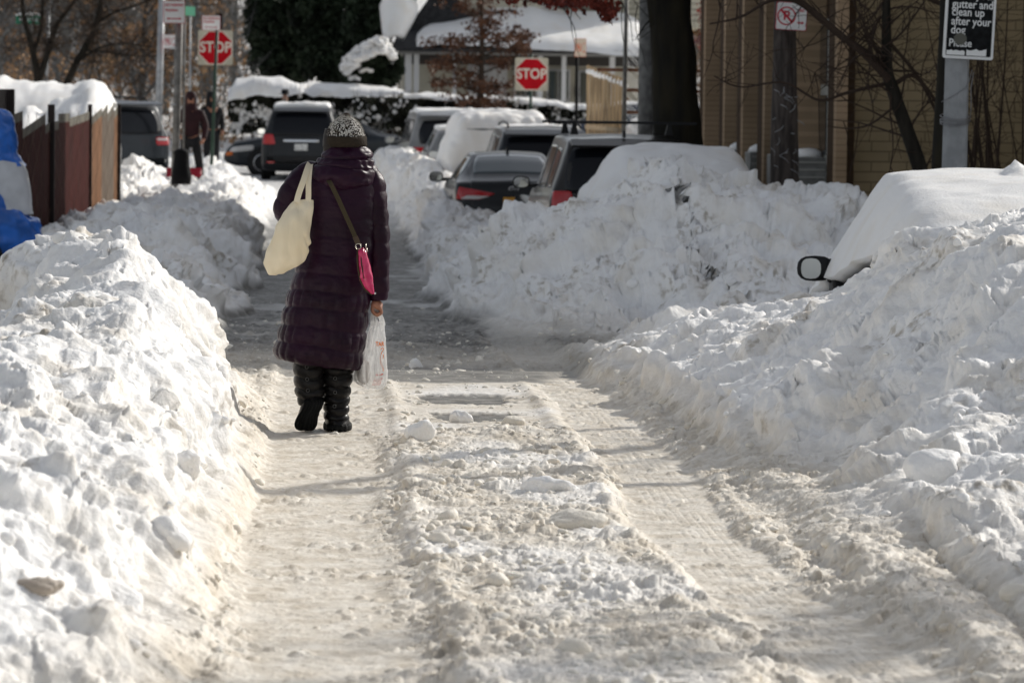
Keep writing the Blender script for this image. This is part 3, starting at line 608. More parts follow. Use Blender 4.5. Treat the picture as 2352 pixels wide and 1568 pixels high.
def make_car(name, spec, loc, rz, body, label, cat, group=None, style='suv', glass=None, sides=True, tilt=0, plate=None, rack=False):
    root = empty(name, loc, rz, label, cat, group); root.rotation_euler = (0, tilt, rz)
    Gd = car_shell(spec); b = shell_mesh(Gd, 'body', body, root)
    me = b.data; bvh = BVHTree.FromPolygons([v.co for v in me.vertices], [p.vertices for p in me.polygons])
    L = spec[-1][0]; gl = glass or GLASS_D; wf = {'suv': (.85, 3.75), 'sedan': (.95, 3.55), 'van': (.95, 3.95), 'hatch': (.7, 3.15)}[style]
    r = {'suv': .37, 'sedan': .32, 'van': .34, 'hatch': .30}[style]; W_ = max(s[4] for s in spec)
    for y in wf:
        for sd_ in (-1, 1):
            aw = MB(); aw.lathe([(0, .004), (r * 1.16, .004), (r * 1.2, -.03), (0, -.03)], (sd_ * (W_ + .000), y, r), 26, Matrix.Rotation(R(90) * sd_, 3, 'Y')); aw.build('wheel_arch', PLAST, root)
            wheel(root, sd_ * (W_ - .085), y, r, .22, sd_)
    P_ = lambda q, ax, nm, mt, par=b, **k: patch(bvh, q, ax, nm, mt, par, **k)
    if style == 'suv':
        P_(quad(-.78, .78, 1.04, 1.62, -.66, .66), 'rear', 'rear_window', gl, rnd_=.22)
        sp = MB(); sp.prism([(.28, 1.655), (.10, 1.60), (.08, 1.625), (.30, 1.70)], 'x', -.66, .66); sp.build('spoiler', body, root, bevel=.01)
        tl_ = [quad(s * .905 if s < 0 else .60, -.60 if s < 0 else .905, .84, 1.08, -.885 if s < 0 else .66, -.66 if s < 0 else .885) for s in (-1, 1)]
        for q in tl_: P_(q, 'rear', 'tail_light', LAMP_R, off=.012, rnd_=.2)
        sy = [(.42, 1.02), (1.30, 2.15), (2.25, 3.05)]
        for ax in ('left', 'right'):
            P_([(.40, 1.10), (1.15, 1.10), (1.15, 1.60), (.62, 1.58)], ax, 'side_window', gl, rnd_=.3)
            P_([(1.24, 1.09), (2.10, 1.07), (2.10, 1.62), (1.24, 1.61)], ax, 'side_window', gl, rnd_=.15)
            P_([(2.20, 1.07), (3.15, 1.05), (2.80, 1.56), (2.20, 1.62)], ax, 'side_window', gl, rnd_=.15)
        P_(quad(-.66, .66, .44, .58), 'rear', 'bumper_trim', PLAST, rnd_=.2)
        P_([(-.72, 1.14), (.72, 1.14), (.6, 1.62), (-.6, 1.62)], 'front', 'windshield', gl)
    elif style == 'sedan':
        P_([(-.66, .50), (.66, .50), (.52, 1.24), (-.52, 1.24)], 'top', 'rear_window', gl, rnd_=.25) if False else None
        P_([(-.60, .60), (.60, .60), (.50, 1.27), (-.50, 1.27)], 'top', 'rear_window', gl, rnd_=.2, n=18)
        P_([(.50, 2.62), (-.50, 2.62), (-.60, 3.28), (.60, 3.28)], 'top', 'windshield', gl, rnd_=.2)
        for s in (-1, 1):
            a, c_ = (-.87, -.28) if s < 0 else (.28, .87)
            q = [(-.865, .74), (-.50, .74), (-.26, .83), (-.82, .93)] if s < 0 else [(.50, .74), (.865, .74), (.82, .93), (.26, .83)]
            P_(q, 'rear', 'tail_light', LAMP_R, off=.012, rnd_=.15)
        for ax in ('left', 'right'):
            P_([(.82, 1.0), (1.85, .99), (1.85, 1.36), (1.20, 1.34)], ax, 'side_window', gl, rnd_=.2)
            P_([(1.93, .99), (3.05, .98), (2.55, 1.34), (1.93, 1.37)], ax, 'side_window', gl, rnd_=.2)
        P_(quad(-.6, .6, .36, .46), 'rear', 'bumper_trim', PLAST, rnd_=.2)
    elif style == 'van':
        P_(quad(-.78, .78, 1.05, 1.58, -.70, .70), 'rear', 'rear_window', gl, rnd_=.35)
        sp = MB(); sp.prism([(.22, 1.70), (-.02, 1.655), (-.02, 1.68), (.24, 1.745)], 'x', -.74, .74); sp.build('spoiler', body, root, bevel=.01)
        for s in (-1, 1): P_(quad(-.955 if s < 0 else .60, -.60 if s < 0 else .955, .83, 1.0), 'rear', 'tail_light', LAMP_R, off=.012, rnd_=.3)
        for ax in ('left', 'right'):
            P_([(.38, 1.10), (1.35, 1.10), (1.35, 1.60), (.50, 1.58)], ax, 'side_window', gl, rnd_=.3)
            P_([(1.50, 1.08), (2.45, 1.07), (2.45, 1.60), (1.50, 1.61)], ax, 'side_window', gl, rnd_=.15)
            P_([(2.55, 1.06), (3.75, 1.05), (3.20, 1.48), (2.55, 1.60)], ax, 'side_window', gl, rnd_=.15)
        P_([(-.72, 1.14), (.72, 1.14), (.62, 1.58), (-.62, 1.58)], 'front', 'windshield', gl)
    else:
        P_(quad(-.66, .66, 1.0, 1.36, -.56, .56), 'rear', 'rear_window', gl, rnd_=.3)
        for s in (-1, 1): P_(quad(-.845 if s < 0 else .58, -.58 if s < 0 else .845, .76, 1.00), 'rear', 'tail_light', LAMP_R, off=.012, rnd_=.3)
        for ax in ('left', 'right'):
            P_([(.45, 1.02), (1.35, 1.0), (1.35, 1.42), (.62, 1.38)], ax, 'side_window', gl, rnd_=.2)
            P_([(1.45, 1.0), (2.75, .99), (2.30, 1.40), (1.45, 1.43)], ax, 'side_window', gl, rnd_=.2)
    lp = {'suv': [(3.9, .82), (4.5, .72), (4.45, .86), (3.95, .95)], 'sedan': [(3.75, .62), (4.38, .56), (4.3, .70), (3.75, .76)], 'van': [(4.3, .72), (4.95, .64), (4.85, .8), (4.35, .9)], 'hatch': [(3.4, .62), (3.85, .56), (3.8, .7), (3.4, .8)]}[style]
    for ax in ('left', 'right'): P_(lp, ax, 'headlight', LAMP_W, off=.008, rnd_=.4)
    my = {'suv': 3.02, 'sedan': 2.95, 'van': 3.65, 'hatch': 2.65}[style]; mz = 1.12 if style in ('suv', 'van') else 1.02
    for s in (-1, 1): mirror(root, s * (W_ + .01), my, mz, s, body if style != 'sedan' else PLAST)
    if plate:
        pz = {'suv': .78, 'sedan': .70, 'van': .74, 'hatch': .66}[style]
        pl = P_(quad(-.155, .155, pz - .078, pz + .078), 'rear', 'number_plate', plate, off=.02, rnd_=.05)
    if rack:
        for s in (-1, 1):
            m_ = MB(); x = s * .60; m_.tube([(x, .42, 1.74), (x, .55, 1.80), (x, 1.5, 1.83), (x, 2.5, 1.80), (x, 2.7, 1.745)], .018, 8); m_.build('roof_rail', PLAST, root, True)
    return root, b, Gd, bvh
def on_road(Y): return float(zroad(Y))
CG = 'cars parked in a row along the right kerb'
# far SUV driving away
x, _ = U(692, 300, 91)
r_, b, Gd, bv = make_car('suv', SUV, (x, 90.5, on_road(91)), R(-1.5), P_BLACK, 'black SUV with snow on its roof driving away at the end of the street', 'car', None, 'suv', plate=PLATE_W)
patch(bv, quad(-.42, .42, .905, .955), 'rear', 'chrome_bar', CHROME, b, off=.02, rnd_=.1)
patch(bv, quad(-.80, -.62, .40, .44), 'rear', 'reflector', LAMP_R, b, off=.015); patch(bv, quad(.62, .80, .40, .44), 'rear', 'reflector', LAMP_R, b, off=.015)
snow_on(Gd, (22, 60), (RING - 6, RING + 6), .07, 'snow_cap', r_, 3, .03)
# grey SUV with roof bars
x, z = U(1432, 430, 46.5)
r_, b, Gd, bv = make_car('suv', SUV, (x, 46.0, on_road(46)), R(1.0), P_GREY, 'grey SUV with black roof bars behind the big snow heap', 'car', CG, 'suv')
for y in (.75, 2.2):
    m_ = MB(); m_.prism([(y - .05, 1.885), (y - .03, 1.915), (y + .03, 1.915), (y + .05, 1.885)], 'x', -.86, .92)
    for s in (-1, 1): m_.prism([(s * .58 - .05, 1.75), (s * .58 + .05, 1.75), (s * .58 + .02, 1.888), (s * .58 - .02, 1.888)], 'y', y - .04, y + .04)
    m_.build('roof_bar', PLAST, r_, bevel=.006)
an = MB(); an.prism([(.38, 1.72), (.50, 1.73), (.40, 1.81)], 'x', -.02, .02); an.build('antenna', body_ := P_GREY, r_)
for s in (-1, 1): patch(bv, quad(-.90 if s < 0 else .62, -.62 if s < 0 else .90, .80, .84), 'rear', 'lamp_trim', CHROME, b, off=.016)
# rear window lettering frosted on the glass
# sedan of which a mirror and snow show
x, z = U(1200, 463, 53.4)
r_, b, Gd, bv = make_car('sedan_car', SEDAN, (x + 1.05, 50.6, on_road(53) - .2), R(.5), P_SILV, 'snow-covered sedan with one mirror sticking out beside the grey SUV', 'car', CG, 'sedan')
snow_on(Gd, (4, 88), (13, 2 * RING - 2 - 13), .13, 'snow_cap', r_, 13, .04)
# black sedan
x, z = U(1178, 430, 57.5)
r_, b, Gd, bv = make_car('sedan_car', SEDAN, (x, 57.2, on_road(57)), R(1.2), P_BLACK, 'black sedan with amber plate and clear rear window, dug into the snow', 'car', CG, 'sedan', glass=GLASS_L, plate=PLATE_Y)
an = MB(); an.prism([(1.42, 1.43), (1.60, 1.44), (1.46, 1.52)], 'x', -.02, .02); an.build('antenna', PLAST, r_)
for s in (-1, 1):
    q = [(-.80, .745), (-.52, .745), (-.34, .79), (-.70, .80)] if s < 0 else [(.52, .745), (.80, .745), (.70, .80), (.34, .79)]
    patch(bv, q, 'rear', 'reversing_light', LAMP_W, b, off=.016)
# oval emblem with a slanted letter and the model lettering on the boot lid
em = MB(); N_ = 20; ring = [(math.cos(2 * math.pi * k / N_), math.sin(2 * math.pi * k / N_)) for k in range(N_)]
V = [(a * .075, 0, c * .042) for a, c in ring] + [(a * .062, 0, c * .031) for a, c in ring]
em.add([(v[0], .052, v[2] + .90) for v in V], [(k, (k + 1) % N_, (k + 1) % N_ + N_, k + N_) for k in range(N_)])
for s in (-1, 1): em.bar((s * .026 - .012, .052, .878), (s * .026 + .012, .052, .922), .012, .006)
em.bar((-.03, .052, .897), (.03, .052, .905), .010, .006); em.build('emblem', CHROME, b)
# dark SUV ahead with rails
x, z = U(1248, 350, 64)
r_, b, Gd, bv = make_car('suv', SUV, (x, 63.2, on_road(63)), R(1.5), P_CHAR, 'charcoal SUV with roof rails ahead of the black sedan', 'car', CG, 'suv', rack=True)
snow_on(Gd, (26, 60), (RING - 6, RING + 6), .025, 'snow_cap', r_, 4, .02)
# snow covered car ahead of it
x, z = U(1150, 330, 70)
r_, b, Gd, bv = make_car('hatchback', SUV, (x, 68.8, on_road(69)), R(2), P_SILV, 'car wrapped in a thick tilted slab of snow ahead of the charcoal SUV', 'car', CG, 'suv')
snow_on(Gd, (3, 80), (12, 2 * RING - 2 - 10), .20, 'snow_cap', r_, 5, .06)
x, z = U(1075, 350, 76)
r_, b, Gd, bv = make_car('hatchback', HATCH, (x, 75, on_road(76)), R(2), P_SILV, 'small silver hatchback with red tail light, second from the far end of the row', 'car', CG, 'hatch', glass=GLASS_L)
snow_on(Gd, (16, 50), (RING - 6, RING + 6), .05, 'snow_cap', r_, 9, .02)
x, z = U(1040, 340, 82)
r_, b, Gd, bv = make_car('minivan', VAN, (x, 81, on_road(82)), R(3), P_SILV, 'pale silver minivan at the far end of the parked row', 'car', CG, 'van')
snow_on(Gd, (16, 60), (RING - 6, RING + 6), .04, 'snow_cap', r_, 10, .02)
# car B: only its smooth snow roof shows above the heap
x, z = U(1555, 400, 40.5)
r_, b, Gd, bv = make_car('sedan_car', SEDAN, (x + .02, 39.0, on_road(40) + .02), R(.5), P_CHAR, 'sedan buried under a smooth grey-white dome of snow behind the big heap', 'car', CG, 'sedan')
snow_on(Gd, (2, 88), (11, 2 * RING - 2 - 11), .16, 'snow_cap', r_, 14, .025)
for o in list(r_.children):
    if o.name.startswith('mirror'):
        for c in list(o.children): bpy.data.objects.remove(c)
        bpy.data.objects.remove(o)
# cross street cars
z_ = on_road(93)
x, z = U(505, 330, 94); x2, _ = U(912, 330, 94)
r_, b, Gd, bv = make_car('sedan_car', SEDAN, (x + 4.55, 96.5, z_), R(90), P_SLATE, 'dark blue-black sedan crossing the far junction beyond the black SUV', 'car', None, 'sedan')
patch(bv, [(4.28, .50), (4.46, .48), (4.44, .56), (4.28, .60)], 'left', 'indicator', LAMP_O, b, off=.012)
x, z = U(318, 290, 82)
r_, b, Gd, bv = make_car('minivan', VAN, (x + .0, 80.0, on_road(85) + .12), R(38), P_SLATE, 'dark slate minivan with a red tail light beyond the end of the slatted fence', 'car', None, 'van')
for s in (-1, 1): patch(bv, quad(-.90 if s < 0 else .62, -.62 if s < 0 else .90, .93, .975), 'rear', 'reversing_light', LAMP_W, b, off=.018)
m_ = MB()
for s in (-1, 1): m_.tube([(s * .7, .5, 1.75), (s * .7, .65, 1.81), (s * .7, 2.4, 1.84), (s * .7, 2.6, 1.77)], .02, 8)
m_.build('roof_rails', PLAST, r_, True)
x, z = U(1225, 300, 97)
r_, b, Gd, bv = make_car('minivan', VAN, (x + 5.0, 98.5, z_ + .15), R(90), P_BLUE, 'dark blue minivan side-on in the cross street behind the row of cars', 'car', None, 'van', glass=GLASS_L)
snow_on(Gd, (16, 60), (RING - 6, RING + 6), .03, 'snow_cap', r_, 16, .02)
x, z = U(2352, 370, 41)
r_, b, Gd, bv = make_car('sedan_car', SEDAN, (x - .02, 37.6, .55), R(-80), P_SILV, 'silver car with snow on its windscreen pillar at the right edge of the picture', 'car', None, 'sedan')
# car C: foreground right, buried
CX, CY, CZ = 4.42, 23.6, -.42
r_, b, Gd, bv = make_car('sedan_car', SEDAN, (CX, CY, CZ), R(-.8), P_BLACK, 'glossy black car buried under a deep snow drape, its left mirror sticking out', 'car', None, 'sedan', glass=GLASS_D)
CARC = r_
for o in list(r_.children):
    if o.name.startswith('mirror'):
        for c in list(o.children): bpy.data.objects.remove(c)
        bpy.data.objects.remove(o)
mL = mirror(r_, -.93, 2.95, 1.0, -1, PLAST, 1.12, MIRR_F)
for c in mL.children:
    for v in c.data.vertices: v.co.x = -.93 - .115 * 1.12 - .030 + (v.co.x + .93 + .115 * 1.12) * .66
m_ = MB(); m_.box((-.925, 2.97, .985), (.09, .07, .17)); m_.box((-.90, 2.92, .88), (.10, .25, .10)); m_.build('mirror_base', PLAST, mL, bevel=.02)
mirror(r_, .93, 2.95, 1.0, 1, PLAST, 1.05, MIRR_F)
prof = {  # snow drape sections: (X, z)
 23.6: [(3.66, .80), (3.72, .88), (3.80, .94), (3.95, .97), (4.1, .98), (4.5, .99), (5.0, .97), (5.3, .8), (5.4, .4)],
 24.4: [(3.54, .78), (3.62, .92), (3.72, 1.04), (3.86, 1.11), (4.1, 1.13), (4.5, 1.14), (5.0, 1.12), (5.3, .9), (5.42, .5)],
 25.4: [(3.48, .68), (3.56, .86), (3.70, 1.08), (3.84, 1.20), (4.05, 1.23), (4.5, 1.24), (5.0, 1.2), (5.3, .95), (5.42, .5)],
 26.2: [(3.44, .54), (3.54, .78), (3.72, 1.06), (3.85, 1.22), (4.0, 1.265), (4.5, 1.28), (5.0, 1.23), (5.3, .95), (5.42, .5)],
 26.8: [(3.41, .50), (3.50, .68), (3.68, .97), (3.82, 1.20), (3.96, 1.265), (4.5, 1.28), (5.0, 1.22), (5.3, .9), (5.42, .5)],
 27.1: [(3.46, .46), (3.54, .56), (3.70, .72), (3.85, .84), (4.05, .90), (4.5, .93), (5.0, .9), (5.3, .7), (5.42, .4)],
 28.3: [(3.50, .30), (3.58, .42), (3.70, .50), (3.85, .54), (4.05, .56), (4.5, .58), (5.0, .56), (5.3, .5), (5.4, .2)]}
ks = sorted(prof); secs = np.array([crom(prof[k], 90) for k in ks]); yy = np.concatenate([np.linspace(23.5, 28.3, 150)])
A = np.array([[np.interp(y, ks, secs[:, i, 0]) for i in range(90)] for y in yy]); Bz = np.array([[np.interp(y, ks, secs[:, i, 1]) for i in range(90)] for y in yy])
for _ in range(2): Bz[1:-1] = (Bz[:-2] + 2 * Bz[1:-1] + Bz[2:]) / 4
V = np.stack([A, np.repeat(yy[:, None], 90, 1), Bz], 2); nn = normals(V); nn[nn[:, :, 2] < 0] *= -1
Pf = V.reshape(-1, 3); dd = (.020 * perlin(Pf, .5, 801) + .012 * perlin(Pf, .18, 802) + .0025 * perlin(Pf, .04, 803)).reshape(V.shape[:2])
dd += .05 * np.exp(-(((V[:, :, 1] - 24.7 - .5 * (V[:, :, 0] - 4.3)) / .18) ** 2)) * sstep(4.1, 4.5, V[:, :, 0]) + .085 * np.exp(-(((V[:, :, 1] - 26.0) / .16) ** 2 + ((V[:, :, 0] - 4.66) / .06) ** 4)) * (1 + .5 * perlin(Pf, .06, 805).reshape(V.shape[:2])) + .09 * np.exp(-(((V[:, :, 1] - 25.3) / .2) ** 2 + ((V[:, :, 0] - 4.85) / .12) ** 2))
edge = np.clip((np.arange(90)[None, :]) / 5, 0, 1) ** .5
O = V + nn * dd[:, :, None]; I = V - nn * .10 - np.array([0, 0, .03]); I[:, :6] = O[:, :6] - nn[:, :6] * .07 + np.array([.05, 0, -.01])
O = O - np.array([CX, CY, CZ]); I = I - np.array([CX, CY, CZ]); k = 150 * 90; Fq = gridfaces(150, 90)
ed = list(range(90)) + [90 * j + 89 for j in range(1, 150)] + [90 * 149 + i for i in range(88, -1, -1)] + [90 * j for j in range(148, 0, -1)]
so_ = mesh('snow_cap', np.concatenate([O.reshape(-1, 3), I.reshape(-1, 3)]), np.concatenate([Fq, Fq[:, ::-1] + k, np.array([(a, b, b + k, a + k) for a, b in zip(ed, ed[1:] + ed[:1])])]), SNOWC, r_); bmfix(so_)
# ---------------------------------------------------------------- signs and posts
STEEL = M('galvanised_steel', (.36, .37, .38), .5, .3, noise=.15, nscale=8); STEEL_D = M('worn_grey_post', (.16, .155, .145), .6, noise=.25, nscale=9)
GREENP = M('green_post_paint', (.02, .045, .03), .5, noise=.2, nscale=9); BLACKP = M('black_post_paint', (.008, .008, .008), .7, spec=.1)
SIGN_W = M('white_sign', (.68, .67, .66), .45, noise=.06, nscale=4); SIGN_R = M('red_sign', (.45, .006, .014), .7, spec=.1, noise=.1, nscale=3); SIGN_RT = M('red_sign_ink', (.45, .02, .04), .5)
SIGN_C = M('cream_sign_backing', (.52, .48, .38), .5, noise=.08, nscale=4); SIGN_G = M('green_sign', (.01, .20, .11), .45); SIGN_K = M('black_sign', (.006, .007, .008), .6, spec=.12, noise=.5, nscale=14)
LETTER = M('cream_lettering', (.74, .70, .60), .5); LETTER_W = M('grey_white_lettering', (.70, .71, .71), .5); WIRE = M('steel_wire', (.25, .25, .26), .4, .8)
FROST = M('frosted_lettering', (.25, .27, .28), .6)
def text(s, size, name, mat, parent, loc, ext=.002, bold=0, align='CENTER', sx=1, rx=90, rz=0):
    c = bpy.data.curves.new(name, 'FONT'); c.body = s; c.size = size; c.extrude = ext; c.offset = bold; c.align_x = align; c.align_y = 'CENTER'; c.space_line = .95; c.resolution_u = 3
    o = bpy.data.objects.new(name + '_curve', c); COL.objects.link(o); bpy.context.view_layer.update()
    me = bpy.data.meshes.new_from_object(o.evaluated_get(bpy.context.evaluated_depsgraph_get()))
    bpy.data.objects.remove(o); me.materials.clear(); me.materials.append(mat)
    n = bpy.data.objects.new(name, me); COL.objects.link(n); n.parent = parent; n.location = loc; n.rotation_euler = (R(rx), 0, R(rz)); n.scale = (sx, 1, 1); return n
def rrect(w, h, r, n=5):
    P_ = []
    for cx, cz, a0 in ((w / 2 - r, h / 2 - r, 0), (-w / 2 + r, h / 2 - r, 90), (-w / 2 + r, -h / 2 + r, 180), (w / 2 - r, -h / 2 + r, 270)):
        for k in range(n): a = R(a0 + 90 * k / (n - 1)); P_.append((cx + r * math.cos(a), cz + r * math.sin(a)))
    return P_
def plate_(w, h, r, y, mat, name, parent, t=.003, at=(0, 0)):
    m = MB(); m.prism([(a + at[0], b + at[1]) for a, b in rrect(w, h, r)], 'y', y - t, y); return m.build(name, mat, parent)
def octagon(rad, y, mat, name, parent, t=.003):
    m = MB(); m.prism([(rad * math.cos(R(22.5 + 45 * k)), rad * math.sin(R(22.5 + 45 * k))) for k in range(8)], 'y', y - t, y); return m.build(name, mat, parent)
def stop_sign(px, py, Y, size, post_top, lean, label, rz=0, ground=None):
    x, z = U(px, py, Y); g = on_road(Y) if ground is None else ground
    root = empty('stop_sign', (x, Y, z), rz, label, 'stop sign', 'stop signs at the junction')
    plate_(size, size, .04, 0, SIGN_C, 'backing_board', root)
    octagon(size * .525, -.004, LETTER, 'border', root); octagon(size * .495, -.008, SIGN_R, 'face', root)
    text('STOP', size * .43, 'lettering', LETTER, root, (0, -.014, 0), .001, .006, sx=.88)
    m = MB(); m.tube([(lean, .05, g - z - .3), (0, .05, post_top)], .032, 8); m.build('post', GREENP, root, True)
    return root
stop_sign(495, 110, 84.6, .76, .4, -.06, 'left stop sign, crossed by a thin dark green post in front', R(2))
stop_sign(1221, 171, 86, .74, .45, -.03, 'right stop sign, standing clear in front of the white house hedge', R(-1))
def reg_sign(px, py, Y, w, h, name, label, post=None, kind='np', rz=0, group=None, board=SIGN_W, ink=SIGN_RT):
    x, z = U(px, py, Y); root = empty(name, (x, Y, z), rz, label, 'sign', group)
    plate_(w, h, .015, 0, ink, 'border', root); plate_(w * .95, h * .96, .013, -.003, board, 'face', root)
    if kind == 'np':
        text('NO PARKING', w * .165, 'lettering', ink, root, (0, -.008, h * .30), .0008, .002, sx=.85)
        text('Anytime', w * .17, 'lettering', ink, root, (-w * .12, -.008, h * .08), .0008, .002)
        arrow(root, w, h, ink, (0, -h * .30), w * .70)
    else:
        ring_P(root, w, h, ink)
    return root
def arrow(root, w, h, ink, c, L_):
    m = MB(); t = h * .025; cx, cz = c; a = L_ / 2
    for s in (-1, 1): m.add([(cx + s * a, -.007, cz), (cx + s * (a - t * 4), -.007, cz + t * 2.6), (cx + s * (a - t * 4), -.007, cz - t * 2.6)], [(0, 1, 2)])
    m.add([(cx - a + t * 3, -.007, cz - t), (cx + a - t * 3, -.007, cz - t), (cx + a - t * 3, -.007, cz + t), (cx - a + t * 3, -.007, cz + t)], [(0, 1, 2, 3)])
    m.build('arrow', ink, root)
def ring_P(root, w, h, ink):
    m = MB(); n = 28; r1 = min(w * .30, h * .40); r2 = r1 * .84; cx, cz = -w * .16, h * .0
    V = [(cx + r * math.cos(2 * math.pi * k / n), -.007, cz + r * math.sin(2 * math.pi * k / n)) for r in (r1, r2) for k in range(n)]
    m.add(V, [(k, (k + 1) % n, (k + 1) % n + n, k + n) for k in range(n)])
    d = r1 * .68; t = r1 * .09
    m.add([(cx - d - t, -.0075, cz + d - t), (cx - d + t, -.0075, cz + d + t), (cx + d + t, -.0075, cz - d + t), (cx + d - t, -.0075, cz - d - t)], [(0, 1, 2, 3)])
    m.build('prohibition_ring', ink, root)
    text('P', r1 * 1.35, 'lettering', ink, root, (cx, -.006, cz), .0006, .004)
    arrow(root, w, h, ink, (w * .30, -h * .22), w * .24)
    text('NO', w * .12, 'lettering', ink, root, (w * .30, -.007, h * .22), .0006, .002)
def post(px0, py0, px1, py1, Y, r, name, label, cat, mat, group=None, n=10, r1=None, extra=0):
    a = UV3(px0, py0, Y); b = UV3(px1, py1, Y); root = empty(name, (b.x, Y, b.z), 0, label, cat, group)
    m = MB(); m.tube([(0, 0, -extra), (a.x - b.x, 0, a.z - b.z)], [r, r1 or r], n); m.build('pole', mat, root, True); return root
# green post nearer than the left stop sign, carrying a small white sign
p_ = post(500, 36, 484, 372, 80, .034, 'sign_post', 'thin dark green post standing in front of the left stop sign', 'post', GREENP, extra=.5)
reg_sign(485, 53, 79.9, .38, .30, 'parking_sign', 'small white no parking sign on top of the thin green post', rz=R(4))
m_ = MB(); x, z = U(503, 50, 80.1); m_.box((x + .02, 80.1, z), (.10, .12, .34)); o_ = m_.build('sign_bracket', BLACKP, None); o_['label'] = 'dark back of a second sign clamped to the thin green post'; o_['category'] = 'sign'
# grey post with the big no parking sign
p_ = post(414, -20, 400, 400, 62, .062, 'street_pole', 'weathered grey steel pole rising from the left snow bank beside the hooded person', 'pole', STEEL_D, extra=.5)
for zz in (1.1, 2.0, 2.6):
    m_ = MB(); m_.lathe([(.064, zz), (.068, zz), (.068, zz + .03), (.064, zz + .03)], (0, 0, 0), 12); m_.build('band', STEEL, p_, True)
m_ = MB(); m_.tube([UV3(424, 40, 61.8) - Vector(p_.location), UV3(421, 350, 61.8) - Vector(p_.location)], .02, 8); m_.build('conduit', STEEL_D, p_, True)
reg_sign(400, 28, 61.7, .345, .36, 'parking_sign', 'large white no parking anytime sign at the top left of the grey pole', rz=R(3))
# lamp post further back
p_ = post(373, -60, 362, 215, 92, .09, 'lamp_post', 'pale silver lamp post behind the slate minivan', 'lamp post', STEEL, r1=.075, extra=2)
reg_sign(390, 96, 91.8, .30, .33, 'parking_sign', 'small pale sign hanging halfway up the silver lamp post', kind='P', rz=R(-5))
# street name signs
def name_sign(px, py, Y, w, h, label, rz=0, snow=True):
    x, z = U(px, py, Y); root = empty('street_name_sign', (x, Y, z), rz, label, 'street sign')
    m = MB(); m.box((0, 0, 0), (w, .03, h)); m.build('board', SIGN_G, root, bevel=.004)
    text('AVENUE', h * .62, 'lettering', LETTER_W, root, (0, -.018, 0), .001, .002)
    if snow:
        m = MB(); m.tube([(-w / 2, 0, h / 2 + .02), (0, 0, h / 2 + .035), (w / 2, 0, h / 2 + .02)], .035, 8); m.build('snow_cap', SNOWC, root, True)
    return root
name_sign(66, 46, 100, .66, .22, 'green street name board with snow on its top edge, far left')
post(112, 20, 103, 195, 100, .04, 'sign_post', 'thin grey post beside the far green street name board', 'post', STEEL, extra=1)
x, z = U(433, 26, 84); r_ = empty('street_name_sign', (x, 84, z), R(60), 'small green edge of a street sign right of the grey pole sign', 'street sign')
m_ = MB(); m_.box((0, 0, 0), (.5, .03, .2)); m_.build('board', SIGN_G, r_)
post(437, 34, 436, 300, 84.2, .02, 'sign_post', 'thin pole holding the small green sign edge', 'post', STEEL, extra=.5)
# right: black post with orange-white sign
post(1326, 90, 1323, 300, 78, .035, 'sign_post', 'black post with a small square sign before the hedge', 'post', BLACKP, extra=1)
reg_sign(1333, 110, 77.8, .27, .37, 'parking_sign', 'small faded red and white parking sign on the black post', kind='P', rz=R(25), board=M('cream_sign', (.62, .52, .42), .5), ink=M('orange_sign_ink', (.62, .12, .05), .5))
# dark boot-like bag at foot of grey pole
x, z = U(417, 420, 61)
m_ = MB(); m_.lathe([(.0, 0), (.15, 0), (.16, .12), (.13, .30), (.12, .46), (.13, .52), (.05, .56), (0, .565)], (0, 0, 0), 14)
o_ = m_.build('rubbish_bin', M('black_bag', (.008, .008, .009), .7, spec=.1, bump=.01, bscale=12), None, True); o_.location = (x, 60.9, z - .02); tag(o_, 'black rubbish bin liner slumped at the foot of the grey pole', 'bin')
# ---------------------------------------------------------------- lamp pole with the dog sign (right foreground)
Yp = 33.0
a_ = UV3(2204, -80, Yp); b_ = UV3(2190, 400, Yp)
root = empty('lamp_post', (b_.x, Yp, b_.z), 0, 'octagonal grey street pole with wire wrapped round it, behind the buried car', 'lamp post')
m_ = MB(); m_.tube([(0, 0, -1.0), (a_.x - b_.x, 0, a_.z - b_.z), ((a_.x - b_.x) * 4, 0, 7.5)], [.118, .098, .06], 8); m_.build('pole', M('grey_pole_paint', (.24, .25, .26), .55, noise=.12, nscale=7, bump=.001, bscale=60), root)
wv = []
for k in range(140):
    t = k / 139; a = t * 2 * math.pi * 5.2; wv.append((.122 * math.cos(a) + .0, .122 * math.sin(a), .42 + .035 * math.sin(t * 9) + .10 * t * math.sin(t * 3) + .02 * math.sin(a)))
m_ = MB(); m_.tube(wv, .0045, 5); 
m_.tube([(-.122, -.03, .62), (-.03, -.122, .68), (.08, -.10, .74), (.125, -.02, .83), (.14, -.03, .90)], .004, 5)
m_.tube([(.128, -.03, .45), (.135, -.04, .60), (.130, -.04, .74), (.15, -.05, .88)], .004, 5); m_.build('wire_wrap', WIRE, root, True)
sc_ = Yp / 8820
sx_, sz_ = U(2226, 58, Yp - .12)
sg = empty('dog_sign', (sx_, Yp - .14, sz_), 0, 'black dog clean-up sign with white lettering on the octagonal pole', 'sign'); sg.rotation_euler = (0, R(2.4), R(0))
W2, H2 = 117 * sc_, 156 * sc_
plate_(W2, H2, .02, 0, LETTER_W, 'border', sg, at=(0, 0)); plate_(W2 * .89, H2 * .93, .012, -.004, SIGN_K, 'face', sg, at=(.002, .004))
for s_, yy in (('gutter and', 12), ('clean up', 30), ('after your', 51), ('dog', 71)):
    text(s_, 26.5 * sc_, 'lettering', LETTER_W, sg, (-43 * sc_, -.009, (58 - yy) * sc_ ), .0006, .0013, 'LEFT', sx=.86)
text('Please', 25 * sc_, 'lettering', LETTER_W, sg, (-46 * sc_, -.009, (58 - 101) * sc_), .0006, .001, 'LEFT', sx=.86)
